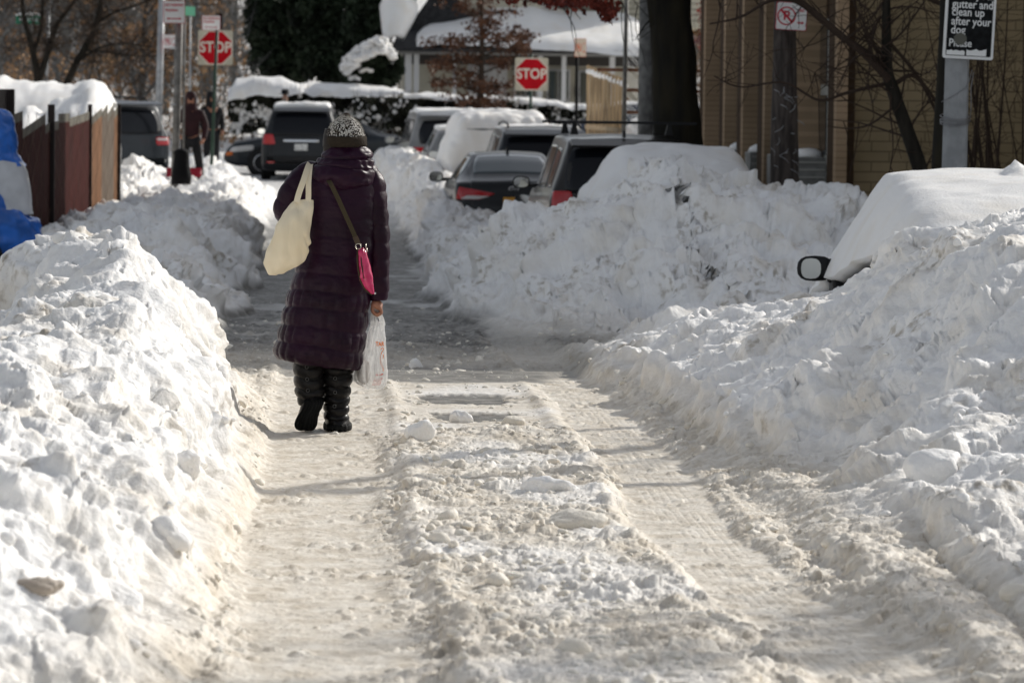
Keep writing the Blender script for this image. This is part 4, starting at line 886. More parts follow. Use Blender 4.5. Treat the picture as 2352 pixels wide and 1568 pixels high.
text('Curb your', 26.5 * sc_, 'lettering', LETTER_W, sg, (-43 * sc_, -.009, (58 + 10) * sc_), .0006, .0013, 'LEFT', sx=.86)
m_ = MB(); n_ = 20
m_.add([(-20 * sc_ + 15 * sc_ * math.cos(2 * math.pi * k / n_) * (1 + .08 * math.sin(3 * k)), -.012, -33 * sc_ + 14 * sc_ * math.sin(2 * math.pi * k / n_)) for k in range(n_)], [tuple(range(n_))]); m_.build('sticker_stain', M('worn_sticker', (.10, .10, .085), .7), sg)
for (x0, x1, h_) in ((-50, -8, 12), (-4, 42, 15)):
    pts = [(x0, -70)] + [(x0 + (x1 - x0) * k / 8, -70 + h_ * (.75 + .35 * rnd.random())) for k in range(9)] + [(x1, -70)]
    m_ = MB(); m_.add([(a * sc_, -.010, b * sc_) for a, b in pts], [tuple(range(len(pts)))]); m_.build('torn_sticker', LETTER_W, sg)
# ---------------------------------------------------------------- left slatted fence behind chain link
RED_SL = M('maroon_slat', (.070, .015, .012), .8, spec=.05, col2=(.035, .009, .008), nscale=3, stretch=(6, 6, .5), bump=.003, bscale=20); TOP_SL = M('grey_weathered_wood', (.13, .12, .095), .8, noise=.3, nscale=6, bump=.003, bscale=25)
LIT_BRN_SL = M('sunlit_brown_slat', (.22, .12, .07), .8, spec=.05, noise=.3, nscale=4, stretch=(6, 6, .5)); LIT_TAN_SL = M('sunlit_grey_slat', (.16, .13, .105), .8, spec=.05, noise=.25, nscale=4, stretch=(6, 6, .5)); FBLACK = M('dark_fence_post', (.03, .022, .02), .7)
fence = empty('slat_fence', (-3.5, 52, 0), 0, 'maroon slatted fence behind chain link wire, grey stepped tops, left pavement', 'fence')
fo = Vector(fence.location)
# bottom line / top line in the picture; each board spans x0..x1
def fy(x): return np.interp(x, [-20, 30, 110, 205, 275], [46, 47.5, 51, 57.5, 60])
boards = []
xs = [-12, 28, 32, 50, 104, 122, 134, 160, 208, 232, 248, 256, 290/290*290]
xs = [-12, 28, 33, 52, 105, 132, 160, 208, 233, 247, 289, 300]
xs = [-12, 28, 33, 52, 104, 121, 134, 160, 208, 234, 247, 262, 276]
TOPS = [(205, 205), (262, 258), (262, 255), (297, 262), (288, 275), (280, 278), (262, 260), (272, 256), (272, 248), (258, 240), (262, 238), (256, 236), (262, 250)]
for i in range(len(xs) - 1):
    x0, x1 = xs[i], xs[i + 1]; Y0, Y1 = fy(x0), fy(x1) - .02
    t0, t1 = TOPS[i]
    a0, a1 = UV3(x0, t0, Y0), UV3(x1, t1, Y1); g0, g1 = ztop(a0.x, Y0) - .3, ztop(a1.x, Y1) - .3
    d = .04
    def slab(zb0, zb1, zt0, zt1, off, mat, nm):
        m = MB(); V = [(a0.x, Y0 + off, zb0), (a1.x, Y1 + off, zb1), (a1.x, Y1 + off, zt1), (a0.x, Y0 + off, zt0)]; V += [(p[0], p[1] + d, p[2]) for p in V]
        m.add([Vector(p) - fo for p in V], [(0, 1, 2, 3), (7, 6, 5, 4), (0, 4, 5, 1), (1, 5, 6, 2), (2, 6, 7, 3), (3, 7, 4, 0)]); return m.build(nm, mat, fence)
    mt = RED_SL if i < 8 else (LIT_BRN_SL if i in (8, 11) else LIT_TAN_SL)  # far-end slats are lighter: the sun on them is put into the colour
    if i == 0: mt = FBLACK
    slab(g0, g1, a0.z - .12, a1.z - .12, rnd.uniform(0, .02), mt, 'slat'); slab(a0.z - .12, a1.z - .12, a0.z, a1.z, rnd.uniform(.0, .02), TOP_SL if i else FBLACK, 'slat_top')
for px, w_ in ((118, .09), (24, .10), (207, .06), (274, .05)):
    Y0 = fy(px) - .12; a = UV3(px, 240 if px != 24 else 205, Y0); m_ = MB(); m_.box((a.x - fo.x, Y0 - fo.y, a.z / 2 - .2), (w_, w_, a.z + .4)); m_.build('post', FBLACK, fence)
# chain link in front
m_ = MB(); n_ = 15
for sgn in (1, -1):
    for k in range(-n_, n_ * 2):
        u0 = k / n_; du = .22
        p0, p1 = (u0, 0.0), (u0 + du, 1.0)
        if sgn < 0: p0, p1 = (u0 + du, 0.), (u0, 1.)
        def clip(p, q):
            a = [p, q]
            lo, hi = 0, 1; dx = q[0] - p[0]
            if dx == 0: return None
            t0, t1 = (0 - p[0]) / dx, (1 - p[0]) / dx
            if t0 > t1: t0, t1 = t1, t0
            lo, hi = max(0, t0), min(1, t1)
            if lo >= hi: return None
            return [(p[0] + dx * t, p[1] + (q[1] - p[1]) * t) for t in (lo, hi)]
        c_ = clip(p0, p1)
        if not c_: continue
        pts = []
        for (u, v) in c_:
            px = -15 + 288 * u; Y0 = fy(px) - .2; X = U(px, 300, Y0)[0]; g = ztop(X, Y0) - .1; top = U(px, 262 - 14 * u, Y0)[1]
            pts.append(Vector((X, Y0, g + (top - g) * v)) - fo)
        m_.tube(pts, .003 if sgn > 0 else .0018, 3, False)
m_.build('chain_link_mesh', M('rusty_wire', (.22, .15, .11), .6, .2), fence)
# snow heap behind the fence and a long snow covered hedge
def heap(name, pts, Y0, Y1, label, seed, res=60, kind='stuff', cat=None, zb=None, rough=.05):
    """rounded heap; pts = silhouette in the picture at mid depth, (x,y)"""
    Ym = (Y0 + Y1) / 2; P_ = [U(a, b, Ym) for a, b in pts]; P_.sort()
    xs_ = np.linspace(P_[0][0], P_[-1][0], res); top = np.interp(xs_, [p[0] for p in P_], [p[1] for p in P_]); top = np.convolve(np.pad(top, 2, mode='edge'), np.ones(5) / 5, 'valid')
    base = (min(p[1] for p in P_) - .15) if zb is None else zb
    m = 26; V = []
    for j in range(m):
        a = math.pi * j / (m - 1); y = Ym - (Y1 - Y0) / 2 * math.cos(a); k = math.sin(a) ** .55
        for i in range(res): V.append((xs_[i], y, base + (top[i] - base) * k))
    V = np.array(V); n = normals(V.reshape(m, res, 3)).reshape(-1, 3); n = np.where(n[:, 2:3] < 0, -n, n)
    V = V + n * (fbm(V, .6, 3, seed) * rough * 1.4 + clods(V, .3, seed + 3, .5) * rough + perlin(V, .12, seed + 2) * rough * .4)[:, None]
    o = mesh(name, V, gridfaces(m, res), SNOWC); tag(o, label, cat, None, kind); return o
heap('snow_heap', [(-40, 215), (0, 172), (20, 180), (120, 190), (180, 196), (200, 184), (222, 182), (240, 195), (252, 215), (262, 240)], 67, 72, 'long smooth snow-covered top behind the maroon slatted fence', 201, kind='structure', zb=0)
heap('snow_heap', [(30, 280), (55, 250), (75, 245), (100, 262), (130, 235), (170, 222), (215, 212), (235, 225), (250, 240), (262, 262)], 60.5, 64.5, 'rounded lumps of snow pressed against the back of the maroon fence', 202, kind='structure', zb=0, rough=.08)
# ---------------------------------------------------------------- blue tarp bundle
BLUE = M('blue_tarp', (.02, .13, .50), .35, noise=.25, nscale=5, bump=.01, bscale=9, coat=.3); WHP = M('white_plastic_sheet', (.55, .56, .58), .3, noise=.1, nscale=4, bump=.008, bscale=8)
def loft(rings, n, m, name=None, mat=None, parent=None, disp=None, ex=2.0, flat=None, cap=True, build=True):
    """rings: rows (cx, cy, cz, ax, ay, rot) ; superellipse sections stacked along the path (horizontal sections)"""
    Rg = crom(rings, n); V = []; 
    for i, (cx, cy, cz, ax, ay, rot) in enumerate(Rg):
        for k in range(m):
            a = 2 * math.pi * k / m; c, s = math.cos(a), math.sin(a)
            x = ax * math.copysign(abs(c) ** (2 / ex), c); y = ay * math.copysign(abs(s) ** (2 / ex), s)
            V.append((cx + x * math.cos(rot) - y * math.sin(rot), cy + x * math.sin(rot) + y * math.cos(rot), cz))
    V = np.array(V)
    if disp is not None:
        G3 = V.reshape(n, m, 3); gx = np.roll(G3, -1, 1) - np.roll(G3, 1, 1); gy = np.gradient(G3, axis=0); nn = np.cross(gx, gy); nn /= np.linalg.norm(nn, axis=2, keepdims=True) + 1e-9
        c = G3.mean(axis=1, keepdims=True); sgn = np.sign(((G3 - c) * nn).sum(2, keepdims=True)); sgn[sgn == 0] = 1; nn = (nn * sgn).reshape(-1, 3)
        V = V + nn * disp(V, np.repeat(np.linspace(0, 1, n), m), np.tile(np.arange(m) / m, n))[:, None]
    F_ = [tuple(f) for f in gridfaces(n, m, True)]
    if cap: F_ += [tuple(range(m - 1, -1, -1)), tuple(range((n - 1) * m, n * m))]
    if not build: return V, F_
    o = mesh(name, V, F_, mat, parent); bmfix(o); return o
def imgrings(rows, Y, depth=None, base=(0, 0, 0)):
    """rows (xl, xr, y, ay[, dy]) in picture px -> loft rings relative to base"""
    out = []
    for r in rows:
        xl, z = U(r[0], r[2], Y); xr, _ = U(r[1], r[2], Y)
        out.append(((xl + xr) / 2 - base[0], (r[4] if len(r) > 4 else 0) + Y - base[1], z - base[2], (xr - xl) / 2, r[3], 0))
    return out
Yt = 41.0; bx, bz = U(20, 600, Yt)
tp = empty('tarp_bundle', (bx, Yt, bz), 0, 'upright cart wrapped in blue tarp and milky plastic by the left fence', 'tarp bundle')
bs = (bx, Yt, bz); wr = lambda a, sc, sd: (lambda V, t, u: perlin(V, sc, sd) * a + perlin(V, sc * .4, sd + 1) * a * .5)
loft(imgrings([(-60, 0, 248, .02), (-70, 22, 255, .14), (-75, 34, 275, .2), (-80, 38, 310, .24), (-80, 36, 345, .24), (-85, 46, 362, .26), (-85, 60, 380, .28)], Yt, base=bs), 60, 40, 'tarp_hood', BLUE, tp, wr(.035, .14, 301))
loft(imgrings([(-85, 40, 362, .25), (-90, 60, 385, .29), (-95, 68, 420, .31), (-100, 74, 470, .33), (-100, 76, 490, .33)], Yt, base=bs), 50, 40, 'plastic_sheet', WHP, tp, wr(.02, .16, 305))
loft(imgrings([(-110, -10, 430, .3, -.12), (-100, 20, 455, .33, -.12), (-100, 60, 490, .35, -.08), (-100, 88, 510, .37, -.03), (-100, 97, 540, .37), (-100, 94, 570, .34), (-60, 78, 595, .25), (-20, 60, 610, .1)], Yt, base=bs), 60, 44, 'tarp_skirt', BLUE, tp, wr(.05, .17, 309))
m_ = MB(); m_.lathe([(.0, -.02), (.14, -.02), (.15, .1), (.12, .16), (0, .16)], (-.18, -.38, 0), 14); m_.build('wheel', RUBBER, tp, True)
# ---------------------------------------------------------------- right building
def brick(name, c1, c2, mort, bw=.4, bh=.1, mw=.012, noise=.3, sc=1.0, plane='xz'):
    m = bpy.data.materials.new(name); m.use_nodes = True; t = m.node_tree; b = t.nodes['Principled BSDF']; L = t.links
    tc = t.nodes.new('ShaderNodeTexCoord'); sp = t.nodes.new('ShaderNodeSeparateXYZ'); L.new(tc.outputs['Object'], sp.inputs[0]); cb = t.nodes.new('ShaderNodeCombineXYZ')
    L.new(sp.outputs[0 if plane == 'xz' else 1], cb.inputs[0]); L.new(sp.outputs[2], cb.inputs[1])
    br = t.nodes.new('ShaderNodeTexBrick'); br.inputs['Scale'].default_value = 1; br.inputs['Brick Width'].default_value = bw; br.inputs['Row Height'].default_value = bh; br.inputs['Mortar Size'].default_value = mw
    br.inputs['Color1'].default_value = (*c1, 1); br.inputs['Color2'].default_value = (*c2, 1); br.inputs['Mortar'].default_value = (*mort, 1); L.new(cb.outputs[0], br.inputs['Vector'])
    n = t.nodes.new('ShaderNodeTexNoise'); n.inputs['Scale'].default_value = 1.3; n.inputs['Detail'].default_value = 6; L.new(tc.outputs['Object'], n.inputs['Vector'])
    mx = t.nodes.new('ShaderNodeMix'); mx.data_type = 'RGBA'; mx.blend_type = 'MULTIPLY'; mx.inputs['Factor'].default_value = 1
    rp = t.nodes.new('ShaderNodeValToRGB'); rp.color_ramp.elements[0].color = (1 - noise, 1 - noise, 1 - noise * 1.1, 1); rp.color_ramp.elements[0].position = .3; rp.color_ramp.elements[1].position = .7; rp.color_ramp.elements[1].color = (1, 1, 1, 1); L.new(n.outputs['Fac'], rp.inputs[0])
    L.new(br.outputs['Color'], mx.inputs['A']); L.new(rp.outputs[0], mx.inputs['B']); L.new(mx.outputs['Result'], b.inputs['Base Color']); b.inputs['Roughness'].default_value = .9; b.inputs['Specular IOR Level'].default_value = .08
    bp = t.nodes.new('ShaderNodeBump'); bp.inputs['Distance'].default_value = .006; bp.invert = True; L.new(br.outputs['Fac'], bp.inputs['Height']); L.new(bp.outputs[0], b.inputs['Normal']); return m
TAN = brick('tan_block', (.33, .26, .16), (.30, .235, .145), (.19, .15, .095), .42, .12, .008)
BRN = brick('brown_brick', (.085, .055, .035), (.080, .052, .034), (.075, .05, .033), .22, .075, .008, plane='yz'); PALE = brick('pale_brick', (.46, .33, .22), (.43, .31, .205), (.36, .26, .17), .22, .075, .008, plane='yz')
FRAME = M('pale_window_frame', (.36, .36, .33), .5); PANE = M('dark_pane', (.02, .022, .025), .06, spec=.8); ACM = M('air_conditioner_casing', (.20, .20, .19), .6, noise=.2, nscale=8)
Yb = 45.0; xb, _ = U(1962, 300, Yb); HB = 12.0
bl = empty('brick_building', (xb, Yb, 0), 0, 'tall tan brick building with brown pilasters along its street front, right side', 'building')
m_ = MB(); m_.box((4.5, 8.5, HB / 2 - .5), (9, 17, HB + 1)); m_.build('wall', TAN, bl)
far = lambda px: (U(px, 300, 50)[0])
# street front: pilasters and recessed bays; image columns -> depth where the front plane (x = xb - .02) is met
def yfront(px): return xb / (U(px, 300, 1.0)[0])
m_ = MB(); m_.box((-.06, 8.4, HB / 2 - .5), (.12, 16.8, HB + 1)); m_.build('street_front', BRN, bl)
k = 0
for y0, w_, pr, mt in ((.0, .75, .10, BRN), (2.0, .7, .34, BRN), (4.6, .8, .42, BRN), (7.2, .75, .42, BRN), (9.6, .75, .42, BRN), (12.5, .8, .42, BRN)):
    p = MB(); p.box((-.12 - pr / 2, y0 + w_ / 2, HB / 2 - .5), (pr, w_, HB + .98)); o_ = p.build('pilaster', mt, bl)
    q = MB(); q.box((-.12 - pr / 2 - .01, y0 - .12, HB / 2 - .5), (pr + .03, .24, HB + .96)); q.build('lit_pilaster_edge', PALE, o_)  # pale near side: the light on the brown pilaster is put into the colour
for y0 in (1.0, 3.3, 5.9, 8.4):
    for z0 in (1.0, 4.1, 7.2):
        wn = MB(); wn.box((-.15, y0 + .5, z0 + .9), (.06, .95, 1.75)); wo = wn.build('window', FRAME, bl)
        for zz in (z0 + .5, z0 + 1.35): q = MB(); q.box((-.185, y0 + .5, zz), (.02, .75, .72)); q.build('pane', PANE, wo)
        ac = MB(); ac.box((-.36, y0 + .45, z0 - .08), (.40, .62, .38)); ao = ac.build('air_conditioner', ACM, bl, bevel=.01)
        sn = MB(); sn.lathe([(.0, .11), (.10, .10), (.17, .06), (.20, 0), (0, 0)], (-.36, y0 + .45, z0 + .11), 14); so2 = sn.build('snow_cap', SNOWC, ao, True)
        gr = MB()
        for t in range(4): gr.box((-.36, y0 + .13, z0 - .22 + t * .09), (.34, .012, .02))
        gr.build('grille', FRAME, ao)
# unseen neighbour out to the right, added to shade the middle of the street
nb = empty('brick_building', (14.6, 42.6, 0), 0, 'unseen plain tan building added to shade the street, right of the picture', 'building')
m_ = MB(); m_.box((.4, -4.4, 3.2), (10.4, 8.6, 8.0)); m_.build('wall', TAN, nb); m_ = MB(); m_.box((0, -4.4, 7.33), (10.8, 9.0, .25)); m_.build('cornice', PALE, nb)
# ---------------------------------------------------------------- house behind the hedge
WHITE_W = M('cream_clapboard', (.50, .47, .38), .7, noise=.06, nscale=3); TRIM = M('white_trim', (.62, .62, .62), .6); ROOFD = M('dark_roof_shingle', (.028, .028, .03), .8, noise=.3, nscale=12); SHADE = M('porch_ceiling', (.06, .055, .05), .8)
Yh = 112.0
def hx(px): return U(px, 200, Yh)[0]
def hz(py, Y=Yh): return U(1200, py, Y)[1]
hs_ = empty('white_house', (hx(1190), Yh, 0), 0, 'cream and white house with black gable and a deep snow-covered porch roof', 'house')
ox = hx(1190)
def hb(name, x0, x1, y0, y1, Y, d, mat, par=hs_, **k):
    z0, z1 = sorted((hz(y0, Y), hz(y1, Y))); a, b = U(x0, 200, Y)[0], U(x1, 200, Y)[0]
    m = MB(); m.box(((a + b) / 2 - ox, Y - Yh + d / 2, (z0 + z1) / 2), (abs(b - a), d, z1 - z0)); return m.build(name, mat, par, **k)
hb('wall', 925, 1500, 420, 110, 113.5, 9, WHITE_W)
hb('upper_wall', 1000, 1620, 60, -420, 114.5, 8, WHITE_W)
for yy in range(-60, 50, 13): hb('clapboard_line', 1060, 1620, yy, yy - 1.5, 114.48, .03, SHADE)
hb('porch_beam', 918, 1490, 128, 116, 110.3, .25, M('grey_trim', (.30, .30, .29), .7))
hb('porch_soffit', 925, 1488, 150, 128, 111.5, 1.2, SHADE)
for x0, x1 in ((930, 945), (950, 962), (1040, 1048), (1236, 1246), (1290, 1300), (1400, 1412)): hb('column', x0, x1, 420, 120, 110.5, .2, TRIM)
for x0, x1, y0, y1 in ((1075, 1165, 218, 145), (1255, 1310, 232, 158), (1328, 1385, 240, 160), (1180, 1235, 225, 150)):
    f_ = hb('window', x0, x1, y0, y1, 113.4, .1, TRIM)
    g_ = hb('pane', x0 + 5, (x0 + x1) / 2 - 2, y0 - 5, y1 + 5, 113.35, .04, GLASS_L if x0 != 1075 else TRIM, f_); hb('pane', (x0 + x1) / 2 + 2, x1 - 5, y0 - 5, y1 + 5, 113.35, .04, GLASS_L if x0 != 1075 else TRIM, f_)
    hb('sill', x0 - 3, x1 + 3, y0 + 3, y0, 113.3, .12, TRIM, f_)
hb('shutter', 1320, 1328, 222, 200, 113.3, .05, ROOFD)
# porch roof (sloping slab) with snow
def prismimg(name, poly, Y, d, mat, par, off=0):
    m = MB(); m.prism([(U(a, 200, Y)[0] - ox, hz(b, Y)) for a, b in poly], 'y', Y - Yh, Y - Yh + d); return m.build(name, mat, par)
m_ = MB(); x0, x1 = U(900, 0, 110)[0] - ox, U(1500, 0, 110)[0] - ox
m_.add([(x0, -2.2, hz(122, 109.8)), (x1, -2.2, hz(122, 109.8)), (x1 - .2, 2.6, hz(48, 114)), (x0 + .5, 2.6, hz(40, 114)), (x0, -2.2, hz(114, 109.8)), (x1, -2.2, hz(114, 109.8)), (x1 - .2, 2.6, hz(40, 114)), (x0 + .5, 2.6, hz(32, 114))], [(0, 1, 2, 3), (7, 6, 5, 4), (0, 4, 5, 1), (1, 5, 6, 2), (2, 6, 7, 3), (3, 7, 4, 0)]); pr_ = m_.build('porch_roof', ROOFD, hs_)
xs_ = np.linspace(U(958, 0, 110)[0] - ox, U(1496, 0, 110)[0] - ox, 90); V = []
for j in range(30):
    v = j / 29
    for x in xs_:
        px = (x + ox) * 8820 / 110 + 745
        near_y = np.interp(px, [960, 1000, 1250, 1420, 1496], [104, 98, 108, 118, 120]); far_y = np.interp(px, [960, 985, 1040, 1130, 1220, 1300, 1440, 1496], [78, 62, 50, 20, 14, 34, 42, 58])
        zb_, zt_ = hz(near_y + 6, 109.8), hz(far_y, 113.2); e = min(1, (v / .10)) ** .5 * min(1, (1 - v) / .05 + .3) * min(1, abs(x - xs_[0]) / .25 + .05) ** .5 * min(1, abs(x - xs_[-1]) / .25 + .05) ** .5
        V.append((x, -2.3 + v * 3.6, zb_ + (zt_ - zb_) * v + .22 * e))
V = np.array(V); V[:, 2] += perlin(V, .9, 401) * .05 + perlin(V, .25, 402) * .02; mesh('snow_cap', V, gridfaces(30, 90), SNOWC, pr_)
prismimg('gable_roof', [(905, 96), (955, 40), (1010, -40), (1060, -120), (1100, -120), (1040, -10), (1075, 30), (1180, 22), (1190, 60), (960, 100)], 112.2, 1.0, ROOFD, hs_)
prismimg('barge_board', [(925, 45), (975, -60), (985, -60), (938, 45)], 111.9, .12, TRIM, hs_)
prismimg('gable_wall', [(1046, 0), (1100, -110), (1240, -110), (1240, 24), (1075, 28)], 112.6, 1.0, WHITE_W, hs_)
prismimg('gable_window', [(1250, 14), (1250, -60), (1330, -60), (1330, 16)], 112.5, .2, ROOFD, hs_)
sl_ = mesh('roof_snow', *(lambda Pq: (Pq, gridfaces(12, 8)))(np.array([((U(np.interp(v, [0, .15, .9, 1], [900, 889, 898, 905]) * (1 - u) + np.interp(v, [0, .2, 1], [925, 945, 908]) * u, 0, 111)[0] - ox), -1.2 - .5 * math.sin(math.pi * u) - .3 * v, hz(8 + 82 * v + 0 * u, 111)) for v in np.linspace(0, 1, 12) for u in np.linspace(0, 1, 8)])), SNOWC, hs_)
so_m = sl_.modifiers.new('s', 'SOLIDIFY'); so_m.thickness = .25
# ---------------------------------------------------------------- wooden slat fence right, chain link and rails
WOODF = M('pale_wood_slat', (.42, .31, .19), .75, noise=.25, nscale=5, stretch=(5, 5, .4), bump=.003, bscale=30); RUST = M('rusty_rail', (.20, .09, .05), .8, noise=.3, nscale=10)
wf = empty('slat_fence', (5.3, 66, 0), 0, 'weathered pale wooden slat fence panel beside the rusty rails, right', 'fence'); wo_ = Vector(wf.location)
n_ = 11
for i in range(n_):
    u = i / (n_ - 1); px0 = 1350 + 90 * i / n_; px1 = 1350 + 90 * (i + .86) / n_; Y0 = 74 - 10 * u
    ty = 150 + 30 * u; X0 = U(px0, 0, Y0)[0]; X1 = U(px1, 0, Y0)[0]; zt = U(px0, ty, Y0)[1]
    m_ = MB(); m_.box(((X0 + X1) / 2 - wo_.x, Y0 - wo_.y, (zt - .6) / 2), (X1 - X0, .03, zt + .6)); o_ = m_.build('slat', WOODF, wf, bevel=.004)
m_ = MB()
for zz in (.4, 1.3): m_.bar((U(1350, 0, 74.05)[0] - wo_.x, 74.05 - wo_.y, zz), (U(1438, 0, 64.1)[0] - wo_.x, 64.1 - wo_.y, zz), .05, .08)
m_.build('rail', WOODF, wf)
m_ = MB(); xx = np.linspace(0, 1, 26)
m_.tube([Vector((U(1352 + 88 * t, 0, 74 - 10 * t)[0], 74 - 10 * t, U(0, 146 + 31 * t + rnd.uniform(-3, 3), 74 - 10 * t)[1])) - wo_ for t in xx], [.035 + .02 * rnd.random() for _ in xx], 7); m_.build('snow_cap', SNOWC, wf, True)
cf = empty('chain_link_fence', (5.4, 62, 0), 0, 'chain link fence with rusty rails and a tall pole before the snowy yard', 'fence'); co = Vector(cf.location)
m_ = MB(); m_.tube([UV3(1440, -40, 62) - co, UV3(1432, 330, 62) - co], .035, 8); m_.build('pole', STEEL_D, cf, True)
for y_ in (160, 207, 258):
    m_ = MB(); m_.tube([UV3(1372 if y_ == 160 else 1440, y_, 62.1) - co, UV3(1725, y_ + 6, 62.1) - co], .028, 6); m_.build('rail', RUST, cf, True)
m_ = MB()
for k in range(-30, 90):
    for sgn in (-1, 1):
        p = UV3(1440 + k * 7, 350, 62.2) - co; q = p + Vector((sgn * 1.9, 0, 1.9))
        xa, xb2 = (UV3(1440, 0, 62.2) - co).x, (UV3(1725, 0, 62.2) - co).x
        t0 = 0 if xa <= p.x <= xb2 else ((xa - p.x) / (q.x - p.x) if (q.x - p.x) * (xa - p.x) > 0 else (xb2 - p.x) / (q.x - p.x)); t1 = 1
        e = xb2 if q.x > xb2 else (xa if q.x < xa else None)
        if e is not None: t1 = (e - p.x) / (q.x - p.x)
        if 0 <= t0 < t1 <= 1: m_.tube([p.lerp(q, t0), p.lerp(q, t1)], .0035, 3, False)
m_.build('chain_link_mesh', STEEL, cf)
heap('snow_heap', [(1425, 330), (1440, 285), (1480, 262), (1540, 255), (1600, 240), (1640, 240), (1700, 255), (1760, 270), (1860, 300)], 66, 74, 'bright snow heap in the yard behind the chain link fence', 211, kind='structure', zb=-.2, rough=.06)
hr = empty('hand_rail', (6, 55, 0), 0, 'thin dark metal stair railing in front of the yard snow, left of the brown pilasters', 'railing'); ho = Vector(hr.location)
m_ = MB(); m_.tube([UV3(1640, 355, 56) - ho, UV3(1720, 305, 54) - ho], .016, 6); m_.tube([UV3(1640, 375, 56) - ho, UV3(1720, 330, 54) - ho], .012, 6); m_.build('rail', BLACKP, hr, True)
for t in (0, .25, .5, .75, 1):
    m_ = MB(); a = UV3(1640 + 80 * t, 355 - 50 * t, 56 - 2 * t) - ho; m_.tube([a, a - Vector((0, 0, .55))], .012, 6); m_.build('baluster', BLACKP, hr, True)
# ---------------------------------------------------------------- trees, hedges
BARK_D = M('dark_bark', (.020, .017, .013), .9, noise=.4, nscale=10, bump=.012, bscale=18, stretch=(1, 1, .25)); BARK_M = M('mossy_bark', (.026, .022, .013), .9, col2=(.013, .012, .010), nscale=5, bump=.02, bscale=14, stretch=(1, 1, .2))
BARK_G = M('grey_bark', (.15, .15, .145), .9, noise=.3, nscale=6, bump=.01, bscale=18); BARK_T = M('twig_bark', (.045, .030, .022), .9); BARK_B = M('brown_bark', (.055, .04, .03), .9, noise=.3, nscale=9)
LEAF_R = M('rust_oak_leaf', (.115, .052, .028), .7, noise=.5, nscale=4); LEAF_RR = M('red_oak_leaf', (.20, .04, .025), .7, noise=.5, nscale=4); LEAF_O = M('orange_brown_leaf', (.34, .20, .10), .8, noise=.5, nscale=1.2)
EVER = M('dark_evergreen_leaf', (.020, .030, .016), .7, noise=.6, nscale=1.3); HEDGE = M('dark_hedge_leaf', (.026, .028, .018), .75, noise=.6, nscale=2.5); OLIVE = M('olive_leaf', (.055, .055, .025), .8, noise=.5, nscale=1.2)
def ico_(n=2):
    import bmesh
    bm = bmesh.new(); bmesh.ops.create_icosphere(bm, subdivisions=n, radius=1); V = np.array([v.co for v in bm.verts]); F_ = np.array([[v.index for v in f.verts] for f in bm.faces]); bm.free(); return V, F_
def leafcloud(C, size, rs, n_each=1, aspect=.6):
    """many small quads at points C"""
    C = np.repeat(C, n_each, 0); n = len(C)
    a = rs.normal(size=(n, 3)); a /= np.linalg.norm(a, axis=1, keepdims=True); b = rs.normal(size=(n, 3)); b -= a * (a * b).sum(1, keepdims=True); b /= np.linalg.norm(b, axis=1, keepdims=True)
    s = size * rs.uniform(.5, 1.4, (n, 1)); a = a * s; b = b * s * aspect
    V = np.stack([C - a - b * .3, C - b * 1.0 + a * .1, C + a, C + b], 1).reshape(-1, 3); return V, np.arange(n * 4).reshape(-1, 4)
def branch_tree(base, L0, r0, seed, levels=4, up=.5, spread=.8, nkid=(4, 6), lean=(0, 0), sides=6, gnarl=.15, start=.3, shrink=.62, limbs=None):
    """returns (trunk MB, crown MB, tips)"""
    rg = random.Random(seed); tr = MB(); cr = MB(); tips = []
    def grow(p, d, L, r, lev, mb):
        n = 6 if lev < 2 else 4; pts = [p.copy()]; rad = [r]; d = d.copy()
        for k in range(n):
            d = (d + Vector((rg.gauss(0, gnarl), rg.gauss(0, gnarl), rg.gauss(0, gnarl) + up * .10))).normalized(); p = p + d * L / n; pts.append(p.copy()); rad.append(max(r * (1 - .72 * (k + 1) / n), .0035))
        mb.tube(pts, rad, sides if lev < 2 else (4 if lev < 3 else 3), False)
        if lev >= levels: tips.append(p); tips.append(pts[-2]); return
        for k in range(rg.randint(*nkid)):
            t = rg.uniform(start if lev == 0 else .2, 1); i = min(int(t * n), n - 1); q = pts[i].lerp(pts[i + 1], t * n - i)
            dd = (pts[i + 1] - pts[i]).normalized(); s = dd.orthogonal().normalized(); s.rotate(Matrix.Rotation(rg.uniform(0, 6.28), 3, dd)); nd = (dd * (1 - spread * .5) + s * spread + Vector((0, 0, up * .35))).normalized()
            grow(q, nd, L * shrink * rg.uniform(.7, 1.1) * (1.15 - .5 * t), rad[i] * .58, lev + 1, cr)
    grow(Vector(base), Vector((lean[0], lean[1], 1)).normalized(), L0, r0, 0, tr)
    if limbs:
        for pts, r1, r2 in limbs:
            pts = [Vector(p) for p in pts]; nn = len(pts); tr.tube(pts, [r1 + (r2 - r1) * i / (nn - 1) for i in range(nn)], 7, False)
    return tr, cr, tips
def make_tree(name, base, label, cat, bark, leaf=None, leafsize=.06, nleaf=0, spreadl=.25, group=None, twig=None, seed=1, dens_fn=None, **k):
    root = empty(name, base, 0, label, cat, group); tr, cr, tips = branch_tree((0, 0, -.3), seed=seed, **k)
    tr.build('trunk', bark, root, True)
    if cr.V: cr.build('branches', twig or bark, root, True)
    if leaf and nleaf:
        rs = np.random.RandomState(seed); T_ = np.array([tuple(t) for t in tips]); C = T_[rs.randint(0, len(T_), nleaf)] + rs.normal(0, spreadl, (nleaf, 3))
        V, F_ = leafcloud(C, leafsize, rs); mesh('foliage', V, F_, leaf, root, False)
    return root
def poly_limb(pts, Y, base, r1, r2, mb, n=7, dy=0):
    P_ = [UV3(a, b, Y + (dy * i)) - Vector(base) for i, (a, b) in enumerate(pts)]; P_ = [Vector(p) for p in crom([tuple(p) for p in P_], len(P_) * 5)]
    m = len(P_); mb.tube(P_, [r1 + (r2 - r1) * i / (m - 1) for i in range(m)], n, False); return P_
